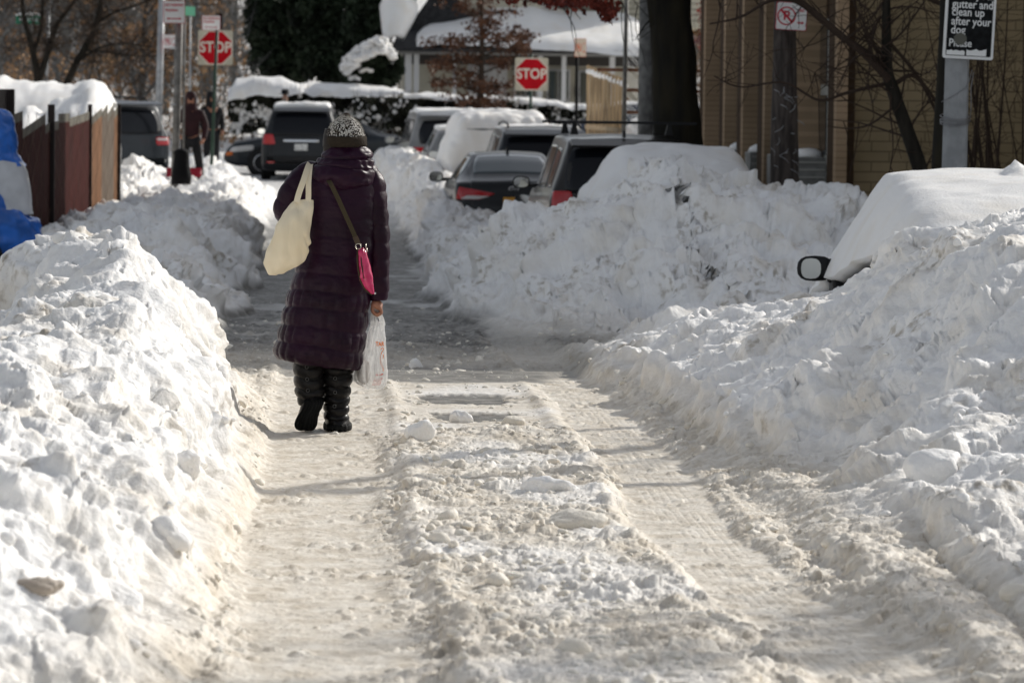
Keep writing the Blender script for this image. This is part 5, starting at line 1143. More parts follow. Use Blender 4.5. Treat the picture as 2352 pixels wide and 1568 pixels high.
def twigs(mb, pts, rg, count, L, r, lev=2, up=.2, planar=.5):
    for _ in range(count):
        i = rg.randrange(1, len(pts) - 1); p = pts[i].copy(); d = (pts[i + 1] - pts[i]).normalized(); s = Vector((rg.gauss(0, 1), rg.gauss(0, planar), rg.gauss(0, 1) + up)).normalized(); d = (d * .5 + s).normalized()
        n = 6; P_ = [p.copy()]; l = L * rg.uniform(.5, 1.3)
        for k in range(n): d = (d + Vector((rg.gauss(0, .16), rg.gauss(0, .1), rg.gauss(0, .16) + up * .06))).normalized(); p = p + d * l / n; P_.append(p.copy())
        mb.tube(P_, [max(r * (1 - .7 * k / n), .0028) for k in range(n + 1)], 4, False)
        if lev > 0: twigs(mb, P_, rg, 4, l * .55, r * .55, lev - 1, up, planar)
# big dark trunk (right of centre)
b_ = UV3(1562, 360, 47.5); rt = empty('street_tree', (b_.x, 47.5, b_.z), 0, 'massive dark mossy tree trunk behind the buried cars', 'tree'); bo = Vector(rt.location)
m_ = MB()
prof = [(1500, 1625, 400), (1502, 1614, 340), (1500, 1608, 250), (1498, 1600, 150), (1494, 1592, 60), (1488, 1588, 0), (1478, 1586, -80), (1470, 1590, -200)]
V, F_ = loft([((U((a + b) / 2, y, 47.5)[0] - bo.x), 0, U(0, y, 47.5)[1] - bo.z, (b - a) / 2 * 47.5 / 8820, (b - a) / 2 * 47.5 / 8820, 0) for a, b, y in prof][:], 60, 40, build=False, disp=lambda V, t, u: perlin(V * np.array([1, 1, .2]), .09, 501) * .03 + perlin(V, .4, 502) * .03)
m_.add(V, F_); m_.build('trunk', BARK_M, rt, True)
m_ = MB(); rg = random.Random(3); pts = poly_limb([(1540, -60), (1600, -160), (1680, -260)], 47.5, bo, .16, .08, m_); twigs(m_, pts, rg, 10, 2.2, .03, 2, -.1); pts = poly_limb([(1510, -60), (1430, -180), (1300, -240)], 47.0, bo, .14, .05, m_); twigs(m_, pts, rg, 10, 2.0, .03, 2, -.1); m_.build('branches', BARK_D, rt, True)
rs = np.random.RandomState(9)
def leaves_at(clusters, Y, n, size, mat, parent, base, sy=.5):
    C = []
    for (px, py, sx, sy_) in clusters:
        c = UV3(px, py, Y) - Vector(base); k = Y / 8820
        C.append(np.stack([rs.normal(c.x, sx * k, n), rs.normal(c.y, sy, n), rs.normal(c.z, sy_ * k, n)], 1))
    V, F_ = leafcloud(np.concatenate(C), size, rs); return mesh('foliage', V, F_, mat, parent, False)
leaves_at([(1290, 2, 14, 8), (1330, 8, 16, 8), (1370, 5, 14, 8), (1395, 18, 10, 10), (1400, 35, 6, 8), (1250, -6, 20, 8), (1180, -8, 25, 8)], 47, 90, .045, LEAF_RR, rt, bo)
# grey utility trunk behind it
p_ = post(1492, -30, 1487, 330, 60, .16, 'utility_pole', 'thick grey wooden pole just left of the massive dark trunk', 'pole', BARK_G, extra=1)
# red-leaved sapling branches between trunk and building
b_ = UV3(1690, 300, 70); rt = empty('oak_tree', (b_.x, 70, b_.z), 0, 'young oak with dark red leaves between the dark trunk and the building', 'tree')
m_ = MB(); pts = poly_limb([(1690, 300), (1692, 180), (1685, 60), (1680, -80)], 70, rt.location, .07, .04, m_); twigs(m_, pts, random.Random(8), 16, 1.2, .02, 2, .2); m_.build('trunk', BARK_B, rt, True)
leaves_at([(1625, 20, 12, 14), (1650, 30, 14, 16), (1640, 60, 12, 10), (1670, 55, 12, 14), (1700, 65, 12, 16), (1620, 95, 10, 10), (1712, 90, 8, 14), (1660, 10, 20, 8), (1700, 10, 16, 12), (1640, 72, 14, 8)], 69, 110, .055, LEAF_RR, rt, rt.location)
# utility pole in front of the facade with the no parking sign
b_ = UV3(1800, 440, 42); rt = empty('utility_pole', (b_.x, 42, b_.z), 0, 'dark weathered utility pole in front of the brown pilasters', 'pole')
m_ = MB(); V, F_ = loft([(U((a + b) / 2, y, 42)[0] - b_.x, 0, U(0, y, 42)[1] - b_.z, (b - a) / 2 * 42 / 8820, (b - a) / 2 * 42 / 8820, 0) for a, b, y in ((1768, 1838, 500), (1770, 1834, 300), (1776, 1830, 100), (1780, 1828, -60), (1786, 1822, -300))], 40, 24, build=False, disp=lambda V, t, u: perlin(V * np.array([1, 1, .15]), .05, 511) * .008)
m_.add(V, F_); m_.build('pole', M('weathered_pole_wood', (.060, .050, .045), .85, noise=.4, nscale=8, stretch=(3, 3, .4), bump=.005, bscale=25), rt, True)
m_ = MB(); rg = random.Random(5)
for k in range(22):
    p = Vector((rg.uniform(-.13, .13), -.17, rg.uniform(.2, 1.1))); q = p + Vector((rg.uniform(-.1, .1), -.02, rg.uniform(-.08, .1))); m_.tube([p, p.lerp(q, .5) + Vector((.02, -.02, 0)), q], .004, 4)
m_.build('staples', STEEL, rt, True)
reg_sign(1818, 38, 41.6, .34, .30, 'parking_sign', 'white sign with a red crossed-out P on the dark utility pole', kind='P', rz=R(-2)).rotation_euler = (0, R(3), R(-2))
# bare tree over the tan wall
b_ = UV3(2118, 400, 38); rt = empty('bare_tree', (b_.x, 38, b_.z), 0, 'leaning bare tree with long thin branches in front of the tan wall', 'tree'); bo = Vector(rt.location); rg = random.Random(21)
tm, cm = MB(), MB()
tk = poly_limb([(2128, 470), (2112, 385), (2080, 290), (2048, 200), (2038, 160), (2036, 80), (2036, 0), (2040, -120)], 38, bo, .085, .035, tm, 9); tm.build('trunk', BARK_D, rt, True)
l1 = poly_limb([(2040, 170), (2000, 130), (1940, 90), (1890, 50), (1830, 5), (1770, 2), (1700, 40), (1630, 55)], 38, bo, .045, .008, cm)
l2 = poly_limb([(2042, 185), (1990, 130), (1920, 70), (1850, 10), (1800, -30)], 37.8, bo, .04, .015, cm)
l3 = poly_limb([(2060, 190), (2100, 175), (2150, 235), (2170, 280), (2190, 330)], 38, bo, .025, .010, cm)
l4 = poly_limb([(2050, 190), (2000, 200), (1940, 215), (1880, 230), (1800, 190), (1700, 200), (1640, 175)], 38, bo, .022, .006, cm)
l5 = poly_limb([(2260, 60), (2200, 20), (2140, 0), (2060, -60)], 38.3, bo, .02, .03, cm)
l6 = poly_limb([(2060, 240), (2000, 285), (1950, 295), (1900, 290)], 38, bo, .014, .005, cm)
l7 = poly_limb([(2045, 100), (2110, 180), (2170, 300), (2210, 380)], 38, bo, .02, .008, cm)
for l, c_, L_, r_0 in ((tk, 22, 1.0, .014), (l1, 14, .7, .010), (l2, 12, .7, .010), (l3, 6, .5, .007), (l4, 8, .45, .006), (l5, 8, .8, .01), (l7, 6, .5, .007)): twigs(cm, l, rg, c_, L_, r_0, 1, .15)
cm.build('branches', BARK_T, rt, True)
b_ = UV3(2160, 400, 36); rt = empty('tree_stump_trunk', (b_.x, 36, b_.z), 0, 'straight dark trunk immediately left of the octagonal pole', 'tree'); m_ = MB(); m_.tube([UV3(2155, 480, 36) - Vector(rt.location), UV3(2160, 330, 36) - Vector(rt.location), UV3(2166, 200, 36) - Vector(rt.location), UV3(2172, 60, 36) - Vector(rt.location), UV3(2176, -200, 36) - Vector(rt.location)], [.085, .075, .066, .06, .05], 12); m_.build('trunk', BARK_M, rt, True)
rt.name = 'street_tree'
# right shrub of upright bare stems
b_ = UV3(2300, 420, 40); rt = empty('bare_shrub', (b_.x, 40, b_.z), 0, 'tall bare shrub of thin upright stems at the right edge before the wall', 'shrub'); m_ = MB(); rg = random.Random(31)
for k in range(20):
    x0 = rg.uniform(2210, 2370); x1 = x0 + rg.uniform(-110, 40); pts = poly_limb([(x0, 420), (x0 + (x1 - x0) * .3, 300), (x0 + (x1 - x0) * .7, 140), (x1, rg.uniform(-60, 60))], 40 + rg.uniform(-.6, .8), rt.location, rg.uniform(.008, .018), .004, m_, 5); twigs(m_, pts, rg, 4, .5, .006, 1, .4)
m_.build('stems', BARK_T, rt, True)
# hedges
def hedge(name, x0, x1, ytop, ybot, Y, d, label, seed, n=26000, cap=None, mat=None, size=.05, holes=.25, group='clipped hedges in front of the white house'):
    root = empty(name, (U((x0 + x1) / 2, 0, Y)[0], Y, 0), 0, label, 'hedge', group); bo = Vector(root.location); rs = np.random.RandomState(seed)
    X0, X1 = U(x0, 0, Y)[0], U(x1, 0, Y)[0]; N_ = n
    X = rs.uniform(X0, X1, N_); zt = np.array([U(0, np.interp((x / Y * 8820 + 745), [a for a, _ in ytop], [b for _, b in ytop]), Y)[1] for x in X]); zb_ = U(0, ybot, Y)[1]
    y = rs.uniform(0, 1, N_) ** 2 * d; z = zb_ + (zt - zb_) * rs.uniform(0, 1, N_) ** .8
    C = np.stack([X, Y + y, z], 1); C[:, 1] += perlin(C, .5, seed) * .35
    keep = perlin(C * np.array([1, .3, 1]), .35, seed + 1) + .35 * (C[:, 2] - zb_) / (zt - zb_ + .01) > holes - .35
    C = C[keep] - np.array(bo); V, F_ = leafcloud(C, size, rs); mesh('foliage', V, F_, mat or HEDGE, root, False)
    lowp = (C[:, 2] - zb_) / (zt.mean() - zb_); pk = (rs.rand(len(C)) < .10 * (.4 + (lowp < .6))) & (perlin(C, .4, seed + 3) > .02)
    V, F_ = leafcloud(C[pk] + np.array([0, -.05, 0]), size * 1.5, rs, 2, .8); mesh('snow_dusting', V, F_, SNOWC, root, False)
    m = MB(); rg = random.Random(seed)
    for k in range(int((X1 - X0) * 7)):
        x = rg.uniform(X0, X1) - bo.x; m.tube([(x, d * .4, zb_ - .2), (x + rg.uniform(-.2, .2), d * .5, zb_ + .7), (x + rg.uniform(-.3, .3), d * .5, zb_ + 1.3)], [.02, .014, .006], 4, False)
    m.build('stems', BARK_T, root)
    m = MB(); m.box(((X0 + X1) / 2 - bo.x, d * .75, (zb_ + zt.mean()) / 2 - .2), ((X1 - X0) * .99, d * .4, (zt.mean() - zb_) * .75)); 
    if cap:
        xs_ = np.linspace(U(cap[0][0], 0, Y)[0], U(cap[-1][0], 0, Y)[0], 70); P_ = []
        for j in range(16):
            a = math.pi * j / 15
            for x in xs_:
                px = x / Y * 8820 + 745; th = np.interp(px, [c[0] for c in cap], [c[1] for c in cap]); bt = np.interp(px, [c[0] for c in cap], [c[2] for c in cap])
                zt_, zb2 = U(0, th, Y)[1], U(0, bt, Y)[1]; P_.append((x - bo.x, d / 2 - (d * .62) * math.cos(a), zb2 + (zt_ - zb2) * math.sin(a) ** .6 - .03 * (j < 3) * rg.random()))
        P_ = np.array(P_); P_[:, 2] += perlin(P_, .35, seed + 9) * .07; P_[:, 1] += perlin(P_, .3, seed + 10) * .10
        o = mesh('snow_cap', P_, gridfaces(16, 70), SNOWC, root)
    return root
hedge('hedge', 527, 690, [(527, 205), (690, 205)], 300, 104, 2.2, 'left clipped hedge block with a thick snow cap', 61, 22000, cap=[(525, 195, 225), (535, 178, 222), (580, 167, 212), (640, 169, 214), (675, 182, 205), (690, 192, 203)])
hedge('hedge', 690, 930, [(690, 208), (930, 216)], 300, 105, 2.2, 'long middle clipped hedge with snow cap above the far black SUV', 62, 30000, cap=[(700, 196, 206), (715, 185, 212), (780, 182, 214), (850, 186, 212), (900, 193, 206), (930, 198, 205)])
hedge('hedge', 815, 1190, [(815, 214), (1190, 224)], 310, 102.4, 1.6, 'low clipped hedge with open snowy base right of the middle one', 63, 32000, cap=[(930, 204, 212), (1000, 202, 216), (1060, 206, 216), (1190, 208, 218)], holes=.42)
hedge('hedge', 1190, 1350, [(1190, 226), (1350, 232)], 310, 102.6, 1.6, 'right-hand low hedge behind the clear stop sign', 64, 14000, cap=[(1195, 208, 226), (1250, 212, 226), (1290, 222, 232), (1350, 224, 236)], holes=.40)
# conical shrub with snow
def blob_tree(name, label, cat, clusters, Y, n, size, mat, seed, trunk=None, group=None, sy=.8, snow=None, br=None):
    b = UV3(clusters[0][0], 300, Y); root = empty(name, (b.x, Y, on_road(Y)), 0, label, cat, group); bo = Vector(root.location); rs = np.random.RandomState(seed); C = []
    tot = sum(c[2] * c[3] for c in clusters)
    for (px, py, rx, ry) in clusters:
        c = UV3(px, py, Y) - bo; k = Y / 8820; m = int(n * rx * ry / tot); v = rs.normal(size=(m, 3)); v /= np.linalg.norm(v, axis=1, keepdims=True); v *= rs.uniform(0, 1, (m, 1)) ** .33
        C.append(v * np.array([rx * k, max(rx, ry) * k * sy, ry * k]) + np.array(c))
    C = np.concatenate(C); keep = perlin(C, .55, seed) + .5 * perlin(C, .22, seed + 1) > -.12; C = C[keep]
    V, F_ = leafcloud(C, size, rs); mesh('foliage', V, F_, mat, root, False)
    m = MB(); 
    if trunk:
        tp = trunk; m.tube([UV3(a, c, Y) - bo for a, c in tp[0]], tp[1], 8, False)
    else: m.tube([(0, 0, -.5), (0, 0, 1.2)], .08, 8)
    if br:
        rg = random.Random(seed); P_ = [UV3(a, c, Y) - bo for a, c in (trunk[0] if trunk else [(0, 0)])]; twigs(m, [Vector(p) for p in crom([tuple(p) for p in P_], 20)], rg, *br)
    m.build('trunk', BARK_B, root, True)
    if snow:
        rs2 = np.random.RandomState(seed + 5)
        for (pts, th) in snow:
            P_ = np.array([tuple(UV3(a, c, Y - .6) - bo) for a, c in pts]); P_ = crom(P_, 60); Vs, Fs, n0 = [], [], 0; IV, IF = ico_(2); r0 = th * Y / 8820
            for i in range(len(P_) * 5):
                p = P_[i % 60] + rs2.normal(0, r0 * .42, 3) * np.array([1, 3.5, .7]); rr = r0 * rs2.uniform(.25, .75); Vs.append(IV * rr * np.array([1.2, 1.2, .75]) * (1 + .2 * rs2.normal(size=(len(IV), 1))) + p); Fs.append(IF + n0); n0 += len(IV)
            mesh('snow_cap', np.concatenate(Vs), np.concatenate(Fs), SNOWC, root)
    return root
blob_tree('conifer_shrub', 'cone-shaped dark shrub with snow on its left shoulder beside the white house', 'shrub', [(850, 180, 66, 40), (848, 152, 58, 34), (862, 125, 42, 28), (905, 160, 24, 42), (872, 110, 26, 18)], 107, 20000, .06, EVER, 71, snow=[([(792, 158), (812, 128), (845, 106), (870, 96), (884, 106)], 12), ([(800, 150), (825, 132), (850, 120), (876, 112)], 13), ([(796, 170), (806, 158), (822, 150)], 6), ([(870, 104), (893, 116), (902, 130)], 8), ([(830, 165), (840, 160), (852, 164)], 4), ([(805, 182), (812, 178), (822, 182)], 4)])
# dark evergreens
gE = 'dark evergreen trees behind the hedges'
blob_tree('evergreen_tree', 'left dark evergreen with drooping outline behind the hedge', 'tree', [(640, 60, 80, 75), (640, 140, 70, 60), (610, 20, 50, 50), (690, 110, 60, 80)], 122, 26000, .09, EVER, 72, group=gE, trunk=([(650, 330), (650, 100)], [.2, .1]))
blob_tree('evergreen_tree', 'middle dark evergreen, the broadest, behind the long hedge', 'tree', [(740, 40, 80, 90), (760, 130, 80, 70), (720, -20, 70, 60), (810, 60, 60, 90)], 120, 30000, .09, EVER, 73, group=gE, trunk=([(750, 330), (750, 60)], [.25, .1]))
blob_tree('evergreen_tree', 'right dark evergreen touching the white house gable', 'tree', [(840, 60, 55, 90), (860, 20, 50, 60), (820, 130, 50, 60), (870, 90, 30, 60)], 118, 20000, .09, EVER, 74, group=gE, trunk=([(850, 330), (850, 60)], [.2, .1]))
# oak with rust leaves before the house
b_ = UV3(1105, 300, 99)
oak = [(1105, 60, 60, 30), (1080, 20, 70, 20), (1130, 30, 50, 25), (1105, 100, 70, 22), (1060, 130, 55, 12), (1150, 95, 50, 20), (1190, 110, 35, 14), (1040, 95, 40, 10), (1015, 150, 35, 10), (1060, 170, 50, 10), (1150, 150, 45, 16), (1030, 190, 40, 8), (1100, 195, 50, 14), (1140, 195, 40, 18), (1080, 230, 45, 18), (1135, 240, 45, 20), (1205, 85, 20, 18), (1100, -20, 90, 20)]
root = empty('oak_tree', (b_.x, 99.8, on_road(99)), 0, 'oak with rust-brown leaves in front of the white house porch', 'tree'); rs = np.random.RandomState(75); C = []
for (px, py, rx, ry) in oak:
    c = UV3(px, py, 99.8) - Vector(root.location); k = 99.8 / 8820
    for q in range(9):
        cc = np.array(c) + rs.normal(size=3) * np.array([rx * k * .5, .5, ry * k * .5]); C.append(cc + rs.normal(size=(34, 3)) * np.array([.10, .12, .075]))
V, F_ = leafcloud(np.concatenate(C), .05, rs); mesh('foliage', V, F_, LEAF_R, root, False)
m_ = MB(); tp = [UV3(1098, 380, 99.8), UV3(1103, 250, 99.8), UV3(1107, 120, 99.8), UV3(1106, 20, 99.8), UV3(1104, -80, 99.8)]; tp = [Vector(p) - Vector(root.location) for p in tp]; m_.tube(tp, [.11, .09, .07, .055, .04], 8)
rg = random.Random(75)
for (px, py, rx, ry) in oak: e = UV3(px + rx * .8 * (1 if px > 1104 else -1), py - 5, 99.8) - Vector(root.location); i = max(1, min(3, int((1 - (py + 80) / 460) * 5))); s = Vector((tp[0].x * .5, 0, e.z - .3)); m_.tube([s, s.lerp(e, .5) + Vector((0, rg.uniform(-.3, .3), .05)), e], [.03, .02, .008], 5, False)
m_.build('trunk', BARK_B, root, True)
# bare trees at the left
def bare(px, py, Y, limbs, label, seed, tw=18, L_=1.6, r=.02, mat=BARK_D, group=None, leaf=None):
    b = UV3(px, py, Y); root = empty('bare_tree', tuple(b), 0, label, 'tree', group); m = MB(); t = MB(); rg = random.Random(seed); tips = []
    for i, (pts, r1, r2) in enumerate(limbs):
        P_ = poly_limb(pts, Y, b, r1, r2, m, 8); twigs(t, P_, rg, tw, L_, r, 2, .25); tips += P_
    m.build('trunk', mat, root, True); t.build('branches', BARK_B, root, True)
    if leaf:
        co_ = np.array([v for v in t.V])[::7]; rs = np.random.RandomState(seed); C = co_[rs.randint(0, len(co_), leaf[1])] + rs.normal(0, .09, (leaf[1], 3)); V, F_ = leafcloud(C, leaf[2], rs); mesh('foliage', V, F_, leaf[0], root, False)
    return root
bare(88, 190, 98, [([(92, 230), (85, 170), (70, 95), (55, 40), (48, -40)], .11, .05), ([(92, 180), (110, 120), (130, 60), (165, 10), (200, -40)], .09, .04), ([(78, 120), (95, 60), (98, -20)], .06, .04)], 'forked bare tree behind the snow-covered fence, leftmost', 81, 16)
bare(150, 190, 98, [([(150, 200), (175, 145), (205, 90), (222, 50), (235, -30)], .10, .045), ([(180, 140), (230, 110), (290, 100), (350, 110)], .04, .015), ([(195, 115), (240, 120), (320, 130), (400, 125)], .03, .01), ([(222, 55), (260, 30), (320, 10), (380, -20)], .04, .02)], 'bare tree leaning right with long level branches, left', 82, 14)
# woods on the hillside
gW = 'woodland trees on the snowy slope behind the junction'
rg = random.Random(90)
protos = []
for i in range(6):
    leaf = [LEAF_O, None, LEAF_O, OLIVE, None, LEAF_O][i]
    t = make_tree('woodland_tree', (0, 0, 0), 'slender %s tree in the woods behind the junction' % ['rusty-leaved', 'bare grey', 'thin orange-leaved', 'olive ivy-clad', 'bare brown', 'low brown-leaved'][i], 'tree', [BARK_G, BARK_G, BARK_B, BARK_B, BARK_B, BARK_B][i], leaf, .11, 1500 if leaf else 0, .35, gW, [BARK_G, BARK_G, BARK_B][i % 3], 100 + i, L0=8.5 if i != 5 else 4.5, r0=.13, levels=3, nkid=(5, 8), up=.35, spread=.8, start=.12, gnarl=.10, shrink=.5)
    protos.append(t)
spots = []
for k in range(60):
    Y = rg.uniform(118, 180); px = rg.uniform(-60, 545) if k < 46 else rg.uniform(1560, 1900); spots.append((px, Y))
cnt = 0
woodland = []
for k, (px, Y) in enumerate(spots):
    X = U(px, 0, Y)[0]; i = (1 if rg.random() < .3 else rg.randrange(6)); pr = protos[i]; z_ = ztop(X, Y) if Y < 215 else 9
    if pr.location.length == 0: o = pr
    else:
        o = pr.copy(); COL.objects.link(o)
        for c in pr.children: d_ = c.copy(); d_.parent = o; COL.objects.link(d_)
    o.location = (X, Y, z_ - .1); o.rotation_euler = (0, 0, rg.uniform(0, 6.28)); s_ = rg.uniform(.75, 1.3); o.scale = (s_, s_, s_); woodland.append(o)
for p in protos:
    if p.location.length == 0: p.location = (20, 170, 6)
# low brush: one mass nobody could count
rs = np.random.RandomState(95); n = 26000
Y = rs.uniform(108, 170, n); X = np.where(rs.rand(n) < .72, rs.uniform(-14, -2.7, n), rs.uniform(8, 24, n)); X = X * Y / 130
C = np.stack([X, Y, zbase(X, Y)[0] + rs.rand(n) ** 1.3 * 2.6 * (1 + (Y - 108) / 60)], 1); keep = perlin(C * np.array([1, .25, 1]), 1.6, 96) > .10; V, F_ = leafcloud(C[keep], .10, rs)
o = mesh('brushwood', V, F_, LEAF_O, None, False); tag(o, 'brown and orange undergrowth on the snowy slope behind the junction', 'undergrowth', None, 'stuff')
n = 17000; Y = rs.uniform(112, 175, n); X = np.where(rs.rand(n) < .6, rs.uniform(-14, -2.6, n), rs.uniform(11.5, 26, n)) * Y / 130; z0 = zbase(X, Y)[0]; a = np.stack([X, Y, z0 + rs.rand(n) * 3.5], 1); d_ = rs.normal(size=(n, 3)) * np.array([.5, .5, .35]) + np.array([0, 0, .5]); d_ *= rs.uniform(.5, 1.5, (n, 1)); s_ = np.array([.016, 0, 0])
V = np.stack([a - s_, a + s_, a + d_ + s_ * .3, a + d_ - s_ * .3], 1).reshape(-1, 3); o = mesh('brushwood', V, np.arange(n * 4).reshape(-1, 4), BARK_G, None, False); tag(o, 'tangle of thin grey twigs over the snowy slope', 'undergrowth', None, 'stuff')

# street trees out to the right of the picture whose shade falls on the foreground
make_tree('street_tree', (10.3, 18.0, .3), 'bare street tree on the right pavement, out to the right of the picture', 'tree', BARK_M, None, seed=301, L0=6.4, r0=.24, levels=4, nkid=(6, 9), up=.4, spread=.75, start=.45, gnarl=.10, shrink=.52)
make_tree('street_tree', (9.0, 25.5, .3), 'second bare street tree on the right pavement before the unseen tan building', 'tree', BARK_M, None, seed=305, L0=6.2, r0=.15, levels=3, nkid=(4, 6), up=.3, spread=.9, start=.5, gnarl=.12, shrink=.52, limbs=[([(0, 0, 4.6), (-.5, -.9, 5.4), (-1.1, -2.0, 5.9), (-1.5, -2.6, 6.2)], .10, .06), ([(-1.0, -1.9, 5.9), (.35, -1.4, 6.2), (1.35, -1.0, 6.2), (2.2, -.9, 6.0)], .11, .05)])
# ---------------------------------------------------------------- people
SKIN = M('skin', (.34, .16, .10), .5, noise=.12, nscale=30, sss=.1); SKIN_L = M('pale_skin', (.45, .27, .20), .5)
PLUM = M('plum_nylon', (.017, .0032, .013), .42, noise=.25, nscale=4, bump=.004, bscale=28, spec=.17); PLUM_H = PLUM
BOOT = M('black_boot_nylon', (.007, .006, .006), .38, bump=.003, bscale=30, spec=.22); SOLE = M('black_rubber_sole', (.008, .008, .008), .7, spec=.15, bump=.004, bscale=40)
FURT = M('brown_fleece_trim', (.10, .075, .05), .95, bump=.01, bscale=90); CANVAS = M('natural_canvas', (.88, .77, .57), .85, noise=.06, nscale=5, bump=.002, bscale=220, col2=(.83, .71, .50))
PINK = M('pink_patent_leather', (.62, .035, .14), .22, col2=(.50, .02, .10), nscale=25, coat=.6, bump=.003, bscale=45); STRAP = M('olive_brown_webbing', (.055, .042, .022), .8, bump=.002, bscale=120); BRASS = M('ring_metal', (.6, .56, .48), .2, 1)
GUN = M('gunmetal', (.12, .12, .12), .35, .9); HAIR = M('dark_hair', (.02, .015, .012), .6); PRINT = M('orange_print', (.85, .20, .02), .5); PRINT_R = M('red_print', (.68, .10, .06), .5)
def skinned(name, J, E, mat, parent, sub=2, root=0):
    me = bpy.data.meshes.new(name + '_s'); me.from_pydata([j[0] for j in J], E, []); o = bpy.data.objects.new(name + '_s', me); COL.objects.link(o)
    m = o.modifiers.new('s', 'SKIN'); m.use_smooth_shade = True
    for v, j in zip(me.skin_vertices[0].data, J):
        r = j[1]; v.radius = (r, r) if not hasattr(r, '__len__') else r
    me.skin_vertices[0].data[root].use_root = True
    ms = o.modifiers.new('u', 'SUBSURF'); ms.levels = sub; ms.render_levels = sub
    bpy.context.view_layer.update(); m2 = bpy.data.meshes.new_from_object(o.evaluated_get(bpy.context.evaluated_depsgraph_get())); bpy.data.objects.remove(o)
    m2.materials.clear(); m2.materials.append(mat); n = bpy.data.objects.new(name, m2); COL.objects.link(n); n.parent = parent
    m2.polygons.foreach_set('use_smooth', np.ones(len(m2.polygons), bool)); return n
def ribbon(pts, width, nrm, name, mat, parent, th=.002, n=30):
    P_ = [Vector(p) for p in crom([tuple(p) for p in pts], n)]; V = []; N0 = Vector(nrm)
    for i, p in enumerate(P_):
        d = (P_[min(i + 1, n - 1)] - P_[max(i - 1, 0)]).normalized(); s = d.cross(N0).normalized() * width / 2; t = N0.normalized() * th
        V += [p - s - t, p + s - t, p + s + t, p - s + t]
    F_ = []
    for i in range(n - 1):
        for k in range(4): F_.append((i * 4 + k, i * 4 + (k + 1) % 4, (i + 1) * 4 + (k + 1) % 4, (i + 1) * 4 + k))
    F_ += [(3, 2, 1, 0), tuple(range(n * 4 - 4, n * 4))]
    o = mesh(name, V, F_, mat, parent, False); bmfix(o); return o
Y0 = 19.8; gx, gz = U(762, 985, Y0); gz = float(zroad(Y0)) - .005
W = empty('person', (gx, Y0, gz), 0, 'woman walking away in a long plum quilted coat, speckled knit hat and black boots', 'person')
B = (gx, Y0, gz)
def q(px, py, dy=0): x, z = U(px, py, Y0); return Vector((x - gx, dy, z - gz))
k_ = Y0 / F
# body: one continuous surface
J = [((0, .02, .84), .13), ((0, .0, 1.05), .12), ((.005, -.01, 1.24), .14), ((.01, .0, 1.36), .07), ((.025, .02, 1.43), .055), ((.03, .03, 1.47), (.07, .08)), ((.03, .035, 1.53), (.07, .085)), ((.03, .03, 1.57), .05),
     (q(712, 405) , .06), (q(668, 485, .02), .045), (q(690, 500, .24), .035), (q(715, 470, .30), .03),
     (q(838, 412), .06), (q(862, 540, -.01), .045), (q(866, 660, .0), .034), (q(866, 694, .0), .024),
     ((-.09, .02, .80), .09), ((-.11, .02, .48), .065), ((-.125, -.04, .18), .045), ((.07, .02, .80), .09), ((.04, .04, .46), .065), ((.03, .03, .10), .045),
     ((.03, .125, 1.50), .014)]
Ed = [(0, 1), (1, 2), (2, 3), (3, 4), (4, 5), (5, 6), (6, 7), (2, 8), (8, 9), (9, 10), (10, 11), (2, 12), (12, 13), (13, 14), (14, 15), (0, 16), (16, 17), (17, 18), (0, 19), (19, 20), (20, 21), (5, 22)]
body = skinned('body', [(tuple(a), b) for a, b in J], Ed, SKIN, W)
for s in (-1, 1):
    m_ = MB(); m_.lathe([(0, .012), (.008, .009), (.012, 0), (.008, -.009), (0, -.012)], (.03 + s * .032, .105, 1.52), 10); e_ = m_.build('eye', HAIR, body, True)
m_ = MB(); m_.tube([(.005, .108, 1.455), (.03, .116, 1.453), (.055, .108, 1.455)], [.003, .006, .003], 6); m_.build('mouth', PRINT_R, body, True)
loft([(.03, .02, 1.56, .08, .085, 0), (.03, -.0, 1.50, .09, .09, 0), (.03, -.01, 1.44, .085, .07, 0), (.03, -.02, 1.38, .05, .04, 0)], 20, 24, 'hair', HAIR, W, lambda V, t, u: perlin(V, .02, 3) * .008)
# ---- coat
QL = [405, 452, 497, 541, 585, 628, 668, 708, 752, 797, 845]     # quilting seams, y px
QZ = np.array([float(q(765, y).z) for y in QL][::-1])
def quilt(V, t, u, x0=0, vert=True):
    zz = V[:, 2] + .04 * V[:, 0] + .006 * np.sin(V[:, 0] * 17) + .006 * perlin(V, .12, 600)
    i = np.clip(np.searchsorted(QZ, zz), 1, len(QZ) - 1); f = (zz - QZ[i - 1]) / (QZ[i] - QZ[i - 1]); f = np.clip(f, 0, 1)
    amp = np.interp(zz, [.3, .75, .95, 1.25, 1.35], [.015, .012, .006, .004, .0])
    puff = np.sqrt(np.abs(np.sin(np.pi * f))) * amp
    low = sstep(.85, .70, zz)
    g = (u * 22 + .4 * (i % 2)) % 1; puff = puff * (1 - low * .55 * (1 - np.sqrt(np.abs(np.sin(np.pi * g)))))
    return puff + .007 * perlin(V, .09, 601) + .003 * perlin(V * np.array([1, 1, 2.5]), .04, 602) + .006 * perlin(V * np.array([2.5, 2.5, .6]), .12, 603) * low
rows = [(752, 842, 366, .085), (735, 850, 378, .105), (712, 856, 390, .12), (692, 864, 404, .135), (684, 868, 425, .145), (686, 868, 470, .155), (690, 864, 520, .155), (690, 860, 570, .16), (680, 855, 620, .17), (666, 848, 670, .18), (656, 844, 710, .185), (645, 838, 765, .19), (637, 833, 805, .195), (634, 829, 824, .19), (640, 822, 836, .17), (655, 808, 834, .13), (680, 790, 826, .08)]
cV, cF = loft(imgrings(rows, Y0, base=B), 260, 176, build=False, ex=2.25, cap=False, disp=quilt)
